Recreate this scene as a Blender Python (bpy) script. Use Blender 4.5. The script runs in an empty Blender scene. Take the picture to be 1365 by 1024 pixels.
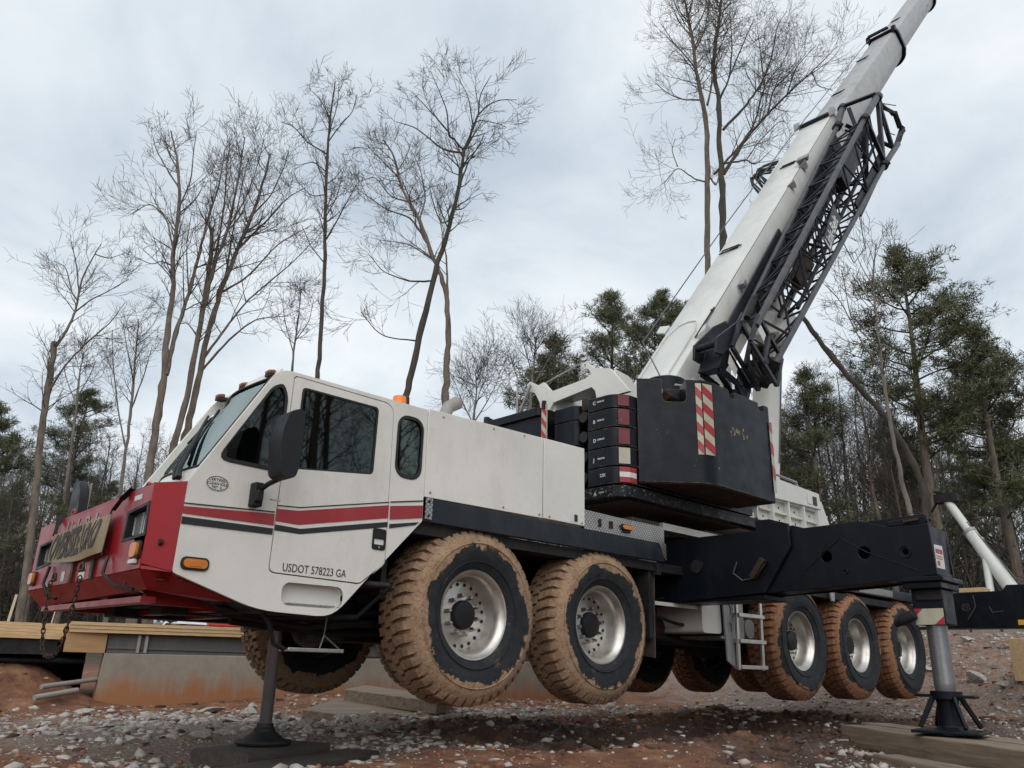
import bpy, bmesh, math, random
import numpy as np
from mathutils import Vector, Matrix, noise
from mathutils.geometry import tessellate_polygon
R = math.radians
random.seed(7); rng = np.random.default_rng(7)
scene = bpy.context.scene
col = scene.collection

# ---------------------------------------------------------------- camera
cam_d = bpy.data.cameras.new('camera'); cam = bpy.data.objects.new('camera', cam_d); col.objects.link(cam)
cr = Vector((0.72252802, -0.6908544, 0.02595112)); cu = Vector((-0.24578614, -0.22160753, 0.9436521)); cf = Vector((0.64617524, 0.6881935, 0.32992008))
M = Matrix.Identity(4)
for i in range(3):
    M[i][0] = cr[i]; M[i][1] = cu[i]; M[i][2] = -cf[i]
M[0][3], M[1][3], M[2][3] = -4.7259, -6.8708, 0.6888
cam.matrix_world = M
cam_d.sensor_fit = 'HORIZONTAL'; cam_d.sensor_width = 36.0; cam_d.lens = 36.0 * 1071.12 / 1365.0
cam_d.clip_start = 0.05; cam_d.clip_end = 900
scene.camera = cam

# ---------------------------------------------------------------- overcast sky
world = bpy.data.worlds.new('World'); scene.world = world; world.use_nodes = True
nt = world.node_tree; nt.nodes.clear()
def N(t, **k):
    n = nt.nodes.new(t)
    for a, v in k.items(): setattr(n, a, v)
    return n
SUN_EL, SUN_AZ = R(40), R(222)
out = N('ShaderNodeOutputWorld'); mix = N('ShaderNodeMixShader'); b1 = N('ShaderNodeBackground'); b2 = N('ShaderNodeBackground')
sky = N('ShaderNodeTexSky'); sky.sky_type = 'NISHITA'; sky.sun_disc = False; sky.sun_elevation = SUN_EL; sky.sun_rotation = SUN_AZ
b1.inputs['Strength'].default_value = 0.08; b2.inputs['Strength'].default_value = 1.0
tc = N('ShaderNodeTexCoord'); sep = N('ShaderNodeSeparateXYZ'); mx = N('ShaderNodeMath', operation='MAXIMUM'); ad = N('ShaderNodeMath', operation='ADD')
dx = N('ShaderNodeMath', operation='DIVIDE'); dy = N('ShaderNodeMath', operation='DIVIDE'); cmb = N('ShaderNodeCombineXYZ')
L = nt.links.new
L(tc.outputs['Generated'], sep.inputs[0]); L(sep.outputs['Z'], mx.inputs[0]); mx.inputs[1].default_value = 0.0
L(mx.outputs[0], ad.inputs[0]); ad.inputs[1].default_value = 0.30
L(sep.outputs['X'], dx.inputs[0]); L(ad.outputs[0], dx.inputs[1]); L(sep.outputs['Y'], dy.inputs[0]); L(ad.outputs[0], dy.inputs[1])
L(dx.outputs[0], cmb.inputs[0]); L(dy.outputs[0], cmb.inputs[1])
n1 = N('ShaderNodeTexNoise'); n1.inputs['Scale'].default_value = 1.9; n1.inputs['Detail'].default_value = 7; n1.inputs['Roughness'].default_value = 0.55; n1.inputs['Distortion'].default_value = 0.35
L(cmb.outputs[0], n1.inputs['Vector'])
cr_ = N('ShaderNodeValToRGB'); e = cr_.color_ramp.elements
e[0].position = 0.30; e[0].color = (0.39, 0.455, 0.53, 1); e[1].position = 0.66; e[1].color = (0.76, 0.79, 0.81, 1)
m_ = e.new(0.5); m_.color = (0.60, 0.655, 0.70, 1)
L(n1.outputs['Fac'], cr_.inputs[0]); L(cr_.outputs[0], b2.inputs['Color']); L(sky.outputs[0], b1.inputs['Color'])
mix.inputs[0].default_value = 0.93
L(b1.outputs[0], mix.inputs[1]); L(b2.outputs[0], mix.inputs[2]); L(mix.outputs[0], out.inputs[0])

sun_d = bpy.data.lights.new('sun', 'SUN'); sun_d.energy = 1.35; sun_d.angle = R(70); sun_d.color = (1.0, 0.97, 0.93)
sun = bpy.data.objects.new('sun', sun_d); col.objects.link(sun)
sd = Vector((math.sin(SUN_AZ) * math.cos(SUN_EL), math.cos(SUN_AZ) * math.cos(SUN_EL), math.sin(SUN_EL)))
sun.rotation_euler = (-sd).to_track_quat('-Z', 'Y').to_euler(); sun.location = (0, 0, 40)
scene.view_settings.view_transform = 'Standard'; scene.view_settings.look = 'None'
scene.view_settings.exposure = 0.42; scene.view_settings.gamma = 1.0; scene.view_settings.use_curve_mapping = False

# ---------------------------------------------------------------- materials
class NT:
    def __init__(s, name):
        s.m = bpy.data.materials.new(name); s.m.use_nodes = True; s.t = s.m.node_tree
        s.p = s.t.nodes['Principled BSDF']; s.tc = s.n('ShaderNodeTexCoord')
    def n(s, t, **k):
        n = s.t.nodes.new(t)
        for a, v in k.items(): setattr(n, a, v)
        return n
    def l(s, a, b): s.t.links.new(a, b)
    def noise(s, scale, detail=4, rough=0.55, vec=None, stretch=None):
        n = s.n('ShaderNodeTexNoise'); n.inputs['Scale'].default_value = scale; n.inputs['Detail'].default_value = detail; n.inputs['Roughness'].default_value = rough
        v = vec or s.tc.outputs['Object']
        if stretch:
            mp = s.n('ShaderNodeMapping'); mp.inputs['Scale'].default_value = stretch; s.l(v, mp.inputs[0]); v = mp.outputs[0]
        s.l(v, n.inputs['Vector']); return n.outputs['Fac']
    def ramp(s, fac, stops):
        r = s.n('ShaderNodeValToRGB'); el = r.color_ramp.elements
        while len(el) < len(stops): el.new(0.5)
        for i, (p, c) in enumerate(stops):
            el[i].position = p; el[i].color = tuple(c) + (1,) if len(c) == 3 else c
        s.l(fac, r.inputs[0]); return r.outputs[0]
    def mixc(s, fac, a, b):
        m = s.n('ShaderNodeMix', data_type='RGBA')
        for v, k in ((fac, 0), (a, 6), (b, 7)):
            if isinstance(v, (int, float)): m.inputs[k].default_value = v
            elif isinstance(v, tuple): m.inputs[k].default_value = v + (1,) if len(v) == 3 else v
            else: s.l(v, m.inputs[k])
        return m.outputs[2]
    def bump(s, h, strength=0.3, dist=0.01, prev=None):
        b = s.n('ShaderNodeBump'); b.inputs['Strength'].default_value = strength; b.inputs['Distance'].default_value = dist
        s.l(h, b.inputs['Height'])
        if prev is not None: s.l(prev, b.inputs['Normal'])
        s.l(b.outputs[0], s.p.inputs['Normal']); return b.outputs[0]
    def base(s, c):
        if isinstance(c, tuple): s.p.inputs['Base Color'].default_value = c + (1,)
        else: s.l(c, s.p.inputs['Base Color'])
    def rough(s, v):
        if isinstance(v, (int, float)): s.p.inputs['Roughness'].default_value = v
        else: s.l(v, s.p.inputs['Roughness'])
    def metal(s, v): s.p.inputs['Metallic'].default_value = v

EDGE = []
def painted(name, c, rough=0.35, dirt=(0.22, 0.17, 0.12), amount=0.25, chips=None, chip_pos=0.66, scale=2.0, metal=0.0, spec=0.5):
    s = NT(name)
    var = s.ramp(s.noise(scale, 6, 0.65), [(0.35, tuple(x * 0.9 for x in c)), (0.65, tuple(min(1, x * 1.05) for x in c))])
    f = s.ramp(s.noise(scale * 2.2, 8, 0.7, stretch=(1, 1, 0.35)), [(0.5, (0, 0, 0)), (0.8, (amount,) * 3)])
    cc = s.mixc(f, var, dirt)
    if chips:
        k = s.ramp(s.noise(28, 5, 0.75), [(chip_pos, (0, 0, 0)), (chip_pos + 0.015, (1, 1, 1))])
        cc = s.mixc(k, cc, chips)
    s.base(cc); s.rough(s.ramp(s.noise(6, 5, 0.6), [(0.3, (rough * 0.8,) * 3), (0.7, (min(1, rough * 1.35),) * 3)])); s.metal(metal)
    s.bump(s.noise(40, 3), 0.04, 0.003); s.p.inputs['Specular IOR Level'].default_value = spec
    return s.m
MT = {}
MT['white'] = painted('white_paint', (0.66, 0.645, 0.60), 0.30, amount=0.32, scale=0.9, chips=(0.36, 0.29, 0.22), chip_pos=0.77)
MT['boomwhite'] = painted('boom_white_paint', (0.60, 0.605, 0.575), 0.42, dirt=(0.30, 0.24, 0.17), amount=0.38, scale=1.2)
MT['greypaint'] = painted('grey_boom_paint', (0.36, 0.36, 0.36), 0.45, dirt=(0.14, 0.12, 0.11), amount=0.5, scale=1.8)
MT['red'] = painted('red_paint', (0.27, 0.009, 0.014), 0.32, dirt=(0.13, 0.03, 0.03), amount=0.5, scale=1.5, spec=0.35)
MT['redstripe'] = painted('red_stripe', (0.30, 0.02, 0.025), 0.4, amount=0.15)
MT['black'] = painted('black_blue_paint', (0.003, 0.0048, 0.0085), 0.40, dirt=(0.017, 0.016, 0.015), amount=0.8, scale=1.6, chips=(0.16, 0.13, 0.10), chip_pos=0.72, spec=0.2)
MT['weight'] = painted('chipped_weight_paint', (0.0028, 0.005, 0.0092), 0.38, dirt=(0.014, 0.018, 0.024), amount=0.8, scale=1.4, chips=(0.30, 0.22, 0.12), chip_pos=0.685, spec=0.22)
def edge_chips(m, col_, rad=0.02, keep=0.52):
    t = m.node_tree; p = t.nodes['Principled BSDF']; src = p.inputs['Base Color'].links[0].from_socket
    bv = t.nodes.new('ShaderNodeBevel'); bv.samples = 4; bv.inputs['Radius'].default_value = rad; ge = t.nodes.new('ShaderNodeNewGeometry')
    dp = t.nodes.new('ShaderNodeVectorMath'); dp.operation = 'DOT_PRODUCT'; t.links.new(bv.outputs[0], dp.inputs[0]); t.links.new(ge.outputs['True Normal'], dp.inputs[1])
    tc_ = t.nodes.new('ShaderNodeTexCoord'); nz = t.nodes.new('ShaderNodeTexNoise'); nz.inputs['Scale'].default_value = 16; nz.inputs['Detail'].default_value = 6; nz.inputs['Roughness'].default_value = 0.75; t.links.new(tc_.outputs['Object'], nz.inputs['Vector'])
    inv_ = t.nodes.new('ShaderNodeMath'); inv_.operation = 'SUBTRACT'; inv_.inputs[0].default_value = 1.0; t.links.new(dp.outputs['Value'], inv_.inputs[1])
    sm = t.nodes.new('ShaderNodeMath'); sm.operation = 'MULTIPLY_ADD'; t.links.new(inv_.outputs[0], sm.inputs[0]); sm.inputs[1].default_value = 0.42; t.links.new(nz.outputs['Fac'], sm.inputs[2])
    rp = t.nodes.new('ShaderNodeValToRGB'); rp.color_ramp.elements[0].position = keep + 0.10; rp.color_ramp.elements[1].position = keep + 0.13; t.links.new(sm.outputs[0], rp.inputs[0])
    g1 = t.nodes.new('ShaderNodeMath'); g1.operation = 'GREATER_THAN'; t.links.new(inv_.outputs[0], g1.inputs[0]); g1.inputs[1].default_value = 0.01
    g2 = t.nodes.new('ShaderNodeMath'); g2.operation = 'MULTIPLY'; t.links.new(g1.outputs[0], g2.inputs[0]); t.links.new(rp.outputs[0], g2.inputs[1])
    mx_ = t.nodes.new('ShaderNodeMix'); mx_.data_type = 'RGBA'; t.links.new(g2.outputs[0], mx_.inputs[0]); t.links.new(src, mx_.inputs[6]); mx_.inputs[7].default_value = col_ + (1,); t.links.new(mx_.outputs[2], p.inputs['Base Color'])
edge_chips(MT['weight'], (0.30, 0.22, 0.12), 0.025, 0.60)
MT['wornweight'] = painted('worn_slab_paint', (0.004, 0.007, 0.011), 0.5, dirt=(0.03, 0.03, 0.03), amount=0.8, scale=1.4, chips=(0.24, 0.19, 0.12), chip_pos=0.60, spec=0.25)
MT['chassis'] = painted('chassis_black', (0.006, 0.006, 0.007), 0.7, dirt=(0.05, 0.03, 0.02), amount=0.5, scale=1.5)
MT['underside'] = painted('rusty_underside', (0.05, 0.028, 0.022), 0.75, dirt=(0.10, 0.05, 0.03), amount=0.6)
MT['deckblack'] = painted('deck_blue_black', (0.010, 0.014, 0.021), 0.45, dirt=(0.06, 0.055, 0.045), amount=0.5, scale=2.0, spec=0.35)
MT['lattice'] = painted('lattice_blue_black', (0.010, 0.011, 0.018), 0.42, dirt=(0.07, 0.06, 0.055), amount=0.35, scale=3, chips=(0.13, 0.10, 0.08), chip_pos=0.72, spec=0.35)
MT['latticegrey'] = painted('worn_grey_tube', (0.04, 0.041, 0.05), 0.42, amount=0.4, scale=3)
MT['plastic'] = painted('black_plastic', (0.007, 0.008, 0.010), 0.5, dirt=(0.03, 0.03, 0.03), amount=0.3, spec=0.35)
MT['seal'] = painted('rubber_seal', (0.008, 0.008, 0.009), 0.55, amount=0.05)
MT['amber'] = painted('amber_lens', (0.55, 0.16, 0.01), 0.15, amount=0.05)
MT['beacon'] = painted('orange_beacon', (0.85, 0.20, 0.01), 0.2, amount=0.05)
MT['clearance'] = painted('dark_amber_lens', (0.25, 0.06, 0.02), 0.25, amount=0.05)
MT['label'] = painted('white_label', (0.6, 0.6, 0.58), 0.5, amount=0.1)
MT['mark'] = painted('stencil_white', (0.5, 0.5, 0.48), 0.6, amount=0.3)
MT['ink'] = painted('black_lettering', (0.012, 0.012, 0.014), 0.5, amount=0.0)
MT['redmark'] = painted('reflective_red', (0.33, 0.02, 0.03), 0.35, amount=0.4, dirt=(0.15, 0.1, 0.08), chips=(0.02, 0.02, 0.025), chip_pos=0.66)
MT['redfaded'] = painted('faded_red_reflector', (0.13, 0.012, 0.018), 0.4, amount=0.6, dirt=(0.03, 0.03, 0.03), chips=(0.25, 0.22, 0.17), chip_pos=0.66)
MT['palemark'] = painted('reflective_pale', (0.42, 0.40, 0.31), 0.35, amount=0.5, dirt=(0.15, 0.1, 0.08), chips=(0.02, 0.02, 0.025), chip_pos=0.66)
MT['chrome'] = painted('bare_steel', (0.42, 0.41, 0.40), 0.28, amount=0.3, metal=1.0, dirt=(0.2, 0.15, 0.1))
MT['polished'] = painted('cylinder_chrome', (0.20, 0.20, 0.205), 0.28, amount=0.2, metal=0.6, dirt=(0.12, 0.09, 0.07), scale=4)
MT['aluminium'] = painted('cast_aluminium', (0.56, 0.54, 0.505), 0.38, amount=0.5, metal=0.95, dirt=(0.24, 0.17, 0.11), scale=5)
MT['rusty'] = painted('rusty_chain', (0.05, 0.032, 0.025), 0.6, amount=0.6, metal=0.6, dirt=(0.13, 0.06, 0.03), scale=20)
MT['rope'] = painted('wire_rope', (0.10, 0.10, 0.10), 0.5, metal=0.5)
MT['galv'] = painted('galvanised_grey', (0.30, 0.30, 0.30), 0.45, amount=0.4, metal=0.3)
MT['tan'] = painted('tan_banner_cloth', (0.26, 0.205, 0.12), 0.8, dirt=(0.12, 0.09, 0.06), amount=0.6, scale=6)
MT['bannerink'] = painted('faded_banner_ink', (0.045, 0.04, 0.04), 0.8, amount=0.5, dirt=(0.3, 0.22, 0.12), scale=8)
MT['interior'] = painted('dark_interior', (0.02, 0.02, 0.022), 0.8)
MT['redplastic'] = painted('red_plastic', (0.42, 0.035, 0.025), 0.45, amount=0.2)
MT['yellow'] = painted('yellow_label', (0.6, 0.32, 0.03), 0.5, amount=0.1)
MT['sheet'] = painted('white_sheet', (0.62, 0.64, 0.66), 0.4, amount=0.05)
MT['blue'] = painted('blue_wrap', (0.08, 0.2, 0.42), 0.5)
MT['machineyellow'] = painted('olive_yellow_paint', (0.32, 0.27, 0.08), 0.5, amount=0.5)
MT['pvc'] = painted('grey_pvc', (0.28, 0.26, 0.24), 0.5, amount=0.6, dirt=(0.2, 0.09, 0.05))

def diamond():
    s = NT('diamond_plate'); s.metal(0.9)
    mp = s.n('ShaderNodeMapping'); mp.inputs['Rotation'].default_value = (0, R(45), 0); mp.inputs['Scale'].default_value = (38, 38, 38); s.l(s.tc.outputs['Object'], mp.inputs[0])
    v = s.n('ShaderNodeTexChecker'); v.inputs['Scale'].default_value = 1.0; s.l(mp.outputs[0], v.inputs['Vector'])
    vo = s.n('ShaderNodeTexVoronoi'); vo.inputs['Scale'].default_value = 1.0; mp2 = s.n('ShaderNodeMapping'); mp2.inputs['Rotation'].default_value = (0, R(45), 0); mp2.inputs['Scale'].default_value = (32, 0, 32); s.l(s.tc.outputs['Object'], mp2.inputs[0]); s.l(mp2.outputs[0], vo.inputs['Vector']); vo.inputs['Randomness'].default_value = 0.0
    hh = s.ramp(vo.outputs['Distance'], [(0.26, (1, 1, 1)), (0.34, (0, 0, 0))])
    s.base(s.mixc(hh, s.ramp(s.noise(5, 5), [(0.3, (0.19, 0.18, 0.165)), (0.7, (0.30, 0.29, 0.27))]), (0.55, 0.535, 0.50))); s.rough(0.35); s.bump(hh, 0.6, 0.004); return s.m
MT['diamond'] = diamond()

def wet(name, c1, c2, **k):
    s = NT(name); s.base(s.ramp(s.noise(6, 6, 0.7), [(0.3, c1), (0.7, c2)])); s.rough(k.get('rough', 0.9)); s.bump(s.noise(k.get('bs', 30), 6, 0.7), k.get('b', 0.6), 0.02); return s.m
def tyre_mat(name, mud1, mud2, ring):
    s = NT(name)
    sp = s.n('ShaderNodeSeparateXYZ'); s.l(s.tc.outputs['Object'], sp.inputs[0])
    cb = s.n('ShaderNodeCombineXYZ'); s.l(sp.outputs['X'], cb.inputs[0]); s.l(sp.outputs['Z'], cb.inputs[2])
    ln = s.n('ShaderNodeVectorMath', operation='LENGTH'); s.l(cb.outputs[0], ln.inputs[0])
    def ma(op, a, b):
        m = s.n('ShaderNodeMath', operation=op)
        for i, v in enumerate((a, b)):
            if isinstance(v, (int, float)): m.inputs[i].default_value = v
            else: s.l(v, m.inputs[i])
        return m.outputs[0]
    nz = s.noise(2.6, 7, 0.72); nz2 = s.noise(22, 4, 0.6)
    r = ma('ADD', ln.outputs['Value'], ma('MULTIPLY', ma('SUBTRACT', nz, 0.5), 0.42))
    r = ma('ADD', r, ma('MULTIPLY', ma('SUBTRACT', nz2, 0.5), 0.03))
    f = s.ramp(r, [(ring, (0, 0, 0)), (ring + 0.006, (1, 1, 1))])
    film = s.ramp(s.noise(6, 7, 0.7, stretch=(1, 1, 1)), [(0.60, (0, 0, 0)), (0.72, (0.40,) * 3)])
    mxf = s.n('ShaderNodeMath', operation='MAXIMUM'); s.l(f, mxf.inputs[0]); s.l(film, mxf.inputs[1]); f_all = mxf.outputs[0]
    mud = s.ramp(s.noise(9, 8, 0.7), [(0.28, mud1), (0.72, mud2)])
    ruts = s.ramp(s.noise(45, 6, 0.7), [(0.36, (0.35, 0.3, 0.28)), (0.5, (1, 1, 1))])
    mm = s.n('ShaderNodeMix', data_type='RGBA', blend_type='MULTIPLY'); mm.inputs[0].default_value = 0.7; s.l(mud, mm.inputs[6]); s.l(ruts, mm.inputs[7])
    rub = s.ramp(s.noise(7, 7, 0.7, stretch=(1, 1, 1)), [(0.4, (0.007, 0.009, 0.012)), (0.62, (0.018, 0.021, 0.025)), (0.75, (0.07, 0.055, 0.042))])
    s.base(s.mixc(f_all, rub, mm.outputs[2])); s.rough(0.85)
    b = s.bump(s.noise(26, 8, 0.75), 0.8, 0.02)
    h = s.mixc(f, (0.0, 0.0, 0.0), (1.0, 1.0, 1.0)); s.bump(h, 0.5, 0.008, b)
    return s.m
MT['tyre_front'] = tyre_mat('muddy_tyre_tan', (0.24, 0.145, 0.085), (0.42, 0.285, 0.18), 0.565)
MT['tyre_rear'] = tyre_mat('muddy_tyre_orange', (0.19, 0.085, 0.042), (0.36, 0.18, 0.092), 0.63)
MT['tread_front'] = wet('tan_mud', (0.15, 0.085, 0.05), (0.38, 0.25, 0.155), bs=28, b=0.9)
MT['tread_rear'] = wet('orange_mud', (0.12, 0.05, 0.025), (0.32, 0.155, 0.078), bs=28, b=0.9)
MT['muddyflap'] = wet('muddy_rubber', (0.018, 0.018, 0.02), (0.08, 0.06, 0.045), bs=20, b=0.4)

def glass(name, tint, rough=0.02, ior=1.6):
    s = NT(name); t = s.t
    g = s.n('ShaderNodeBsdfGlossy'); g.inputs['Roughness'].default_value = rough; g.inputs['Color'].default_value = (0.86, 0.97, 0.93, 1)
    tr = s.n('ShaderNodeBsdfTransparent'); tr.inputs['Color'].default_value = tint + (1,)
    fr = s.n('ShaderNodeFresnel'); fr.inputs['IOR'].default_value = ior
    m = s.n('ShaderNodeMixShader'); s.l(fr.outputs[0], m.inputs[0]); s.l(tr.outputs[0], m.inputs[1]); s.l(g.outputs[0], m.inputs[2])
    s.l(m.outputs[0], t.nodes['Material Output'].inputs['Surface']); return s.m
MT['glass'] = glass('tinted_glass', (0.30, 0.34, 0.33))
MT['windshield'] = glass('pale_green_glass', (0.72, 0.86, 0.80), ior=5.0)
MT['lens'] = NT('headlight_lens').m; p_ = MT['lens'].node_tree.nodes['Principled BSDF']; p_.inputs['Base Color'].default_value = (0.5, 0.5, 0.5, 1); p_.inputs['Metallic'].default_value = 0.7; p_.inputs['Roughness'].default_value = 0.12

def wood(name, c1, c2, axis=0, rough=0.75):
    s = NT(name); st = [9, 9, 9]; st[axis] = 0.6
    s.base(s.ramp(s.noise(2.5, 8, 0.7, stretch=tuple(st)), [(0.3, c1), (0.7, c2)])); s.rough(rough)
    s.bump(s.noise(3, 6, 0.7, stretch=tuple(v * 2 for v in st)), 0.35, 0.008); return s.m
MT['plank'] = wood('fresh_timber', (0.42, 0.27, 0.13), (0.58, 0.42, 0.24))
MT['ply'] = wood('plywood', (0.33, 0.19, 0.09), (0.42, 0.26, 0.13))
MT['oldtimber'] = wood('weathered_timber', (0.09, 0.062, 0.042), (0.30, 0.225, 0.16))
MT['darktimber'] = wood('dark_wet_timber', (0.02, 0.017, 0.015), (0.06, 0.048, 0.04))
MT['stake'] = wood('pale_stake', (0.5, 0.38, 0.26), (0.66, 0.54, 0.4), 2)
MT['steelbeam'] = painted('grey_steel_beam', (0.085, 0.085, 0.085), 0.6, amount=0.4)

def concrete():
    s = NT('stained_concrete')
    sp = s.n('ShaderNodeSeparateXYZ'); s.l(s.tc.outputs['Object'], sp.inputs[0])
    g = s.noise(3.0, 6, 0.65, stretch=(1, 1, 1)); strk = s.noise(3.0, 5, 0.7, stretch=(2.5, 2.5, 0.15))
    m = s.n('ShaderNodeMath', operation='MULTIPLY_ADD'); s.l(g, m.inputs[0]); m.inputs[1].default_value = 0.35; s.l(sp.outputs['Z'], m.inputs[2])
    m2 = s.n('ShaderNodeMath', operation='MULTIPLY_ADD'); s.l(strk, m2.inputs[0]); m2.inputs[1].default_value = 0.75; s.l(m.outputs[0], m2.inputs[2])
    f = s.ramp(m2.outputs[0], [(0.70, (1, 1, 1)), (1.12, (0, 0, 0))])
    con = s.ramp(s.noise(2.4, 7, 0.7), [(0.3, (0.20, 0.175, 0.145)), (0.7, (0.30, 0.265, 0.22))])
    s.base(s.mixc(f, con, (0.30, 0.13, 0.06))); s.rough(0.9); s.bump(s.noise(22, 6), 0.2, 0.01); return s.m
MT['concrete'] = concrete()

def bark(name, c1, c2):
    s = NT(name); s.base(s.ramp(s.noise(6, 7, 0.7, stretch=(1, 1, 0.3)), [(0.3, c1), (0.7, c2)])); s.rough(0.95)
    s.bump(s.noise(14, 6, 0.7, stretch=(1, 1, 0.3)), 0.7, 0.03); return s.m
MT['bark'] = bark('grey_brown_bark', (0.07, 0.055, 0.042), (0.21, 0.17, 0.135))
MT['barkdark'] = bark('dark_bark', (0.03, 0.026, 0.02), (0.085, 0.07, 0.055))
MT['barkpale'] = bark('pale_bark', (0.11, 0.095, 0.08), (0.24, 0.21, 0.18))
MT['twig'] = bark('twig_bark', (0.045, 0.038, 0.03), (0.12, 0.10, 0.085))
def needles():
    s = NT('pine_needles'); oi = s.n('ShaderNodeObjectInfo')
    s.base(s.ramp(s.noise(1.2, 4, 0.7), [(0.3, (0.05, 0.062, 0.028)), (0.55, (0.105, 0.115, 0.055)), (0.75, (0.17, 0.16, 0.085))])); s.rough(0.75)
    s.p.inputs['Transmission Weight'].default_value = 0.0; return s.m
MT['needles'] = needles()
MT['deadleaf'] = wet('dry_leaves', (0.10, 0.078, 0.058), (0.22, 0.18, 0.14), b=0)

def clay():
    s = NT('red_clay_ground')
    geo = s.n('ShaderNodeNewGeometry')
    v = s.tc.outputs['Object']
    big = s.noise(0.55, 5, 0.6, v); mid = s.noise(3.0, 7, 0.7, v); fine = s.noise(28, 8, 0.75, v)
    c = s.ramp(mid, [(0.3, (0.075, 0.026, 0.012)), (0.5, (0.235, 0.10, 0.048)), (0.7, (0.42, 0.225, 0.125))])
    grey = s.ramp(fine, [(0.3, (0.11, 0.075, 0.055)), (0.5, (0.27, 0.215, 0.175)), (0.68, (0.52, 0.48, 0.43))])
    at = s.n('ShaderNodeAttribute'); at.attribute_name = 'gravel'
    nn = s.n('ShaderNodeMath', operation='MULTIPLY_ADD'); s.l(s.noise(4.5, 7, 0.7, v), nn.inputs[0]); nn.inputs[1].default_value = 1.6; nn.inputs[2].default_value = -0.8
    su = s.n('ShaderNodeMath', operation='ADD'); s.l(nn.outputs[0], su.inputs[0]); s.l(at.outputs['Fac'], su.inputs[1])
    f = s.ramp(su.outputs[0], [(0.35, (0, 0, 0)), (0.65, (0.85, 0.85, 0.85))])
    at2 = s.n('ShaderNodeAttribute'); at2.attribute_name = 'litter'
    lit = s.ramp(s.noise(9, 8, 0.8, v), [(0.3, (0.05, 0.035, 0.022)), (0.7, (0.16, 0.11, 0.07))])
    at3 = s.n('ShaderNodeAttribute'); at3.attribute_name = 'mud'
    n3 = s.n('ShaderNodeMath', operation='MULTIPLY_ADD'); s.l(s.noise(2.5, 6, 0.7, v), n3.inputs[0]); n3.inputs[1].default_value = 1.4; n3.inputs[2].default_value = -0.7
    s3 = s.n('ShaderNodeMath', operation='ADD'); s.l(n3.outputs[0], s3.inputs[0]); s.l(at3.outputs['Fac'], s3.inputs[1])
    f3 = s.ramp(s3.outputs[0], [(0.35, (0, 0, 0)), (0.65, (0.9, 0.9, 0.9))])
    mudc = s.ramp(fine, [(0.3, (0.028, 0.015, 0.011)), (0.6, (0.10, 0.055, 0.038)), (0.75, (0.26, 0.20, 0.165))])
    cc = s.mixc(f, c, grey); cc = s.mixc(f3, cc, mudc); cc = s.mixc(at2.outputs['Fac'], cc, lit)
    s.base(cc); s.rough(s.mixc(f3, s.ramp(s.noise(3, 5), [(0.35, (0.65,) * 3), (0.6, (0.95,) * 3)]), (0.38, 0.38, 0.38)))
    b = s.bump(fine, 1.0, 0.05); s.bump(s.noise(90, 5, 0.7, v), 0.6, 0.01, b); return s.m
MT['clay'] = clay()
MT['mudclod'] = wet('dark_mud', (0.035, 0.018, 0.012), (0.13, 0.07, 0.045), bs=30, b=0.8)
MT['clayclod'] = wet('red_clay_crumbs', (0.15, 0.055, 0.026), (0.40, 0.19, 0.10), bs=30, b=0.8)
def rock(name='pale_stone', c=((0.15, 0.125, 0.105), (0.30, 0.275, 0.25), (0.44, 0.42, 0.39))):
    s = NT(name); oi = s.n('ShaderNodeObjectInfo'); s.base(s.ramp(s.noise(5, 6, 0.7), [(0.3, c[0]), (0.5, c[1]), (0.72, c[2])])); s.rough(0.85); s.bump(s.noise(14, 7, 0.75), 0.6, 0.02); return s.m
MT['rock'] = rock(c=((0.21, 0.165, 0.13), (0.38, 0.345, 0.31), (0.55, 0.53, 0.50)))

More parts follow.
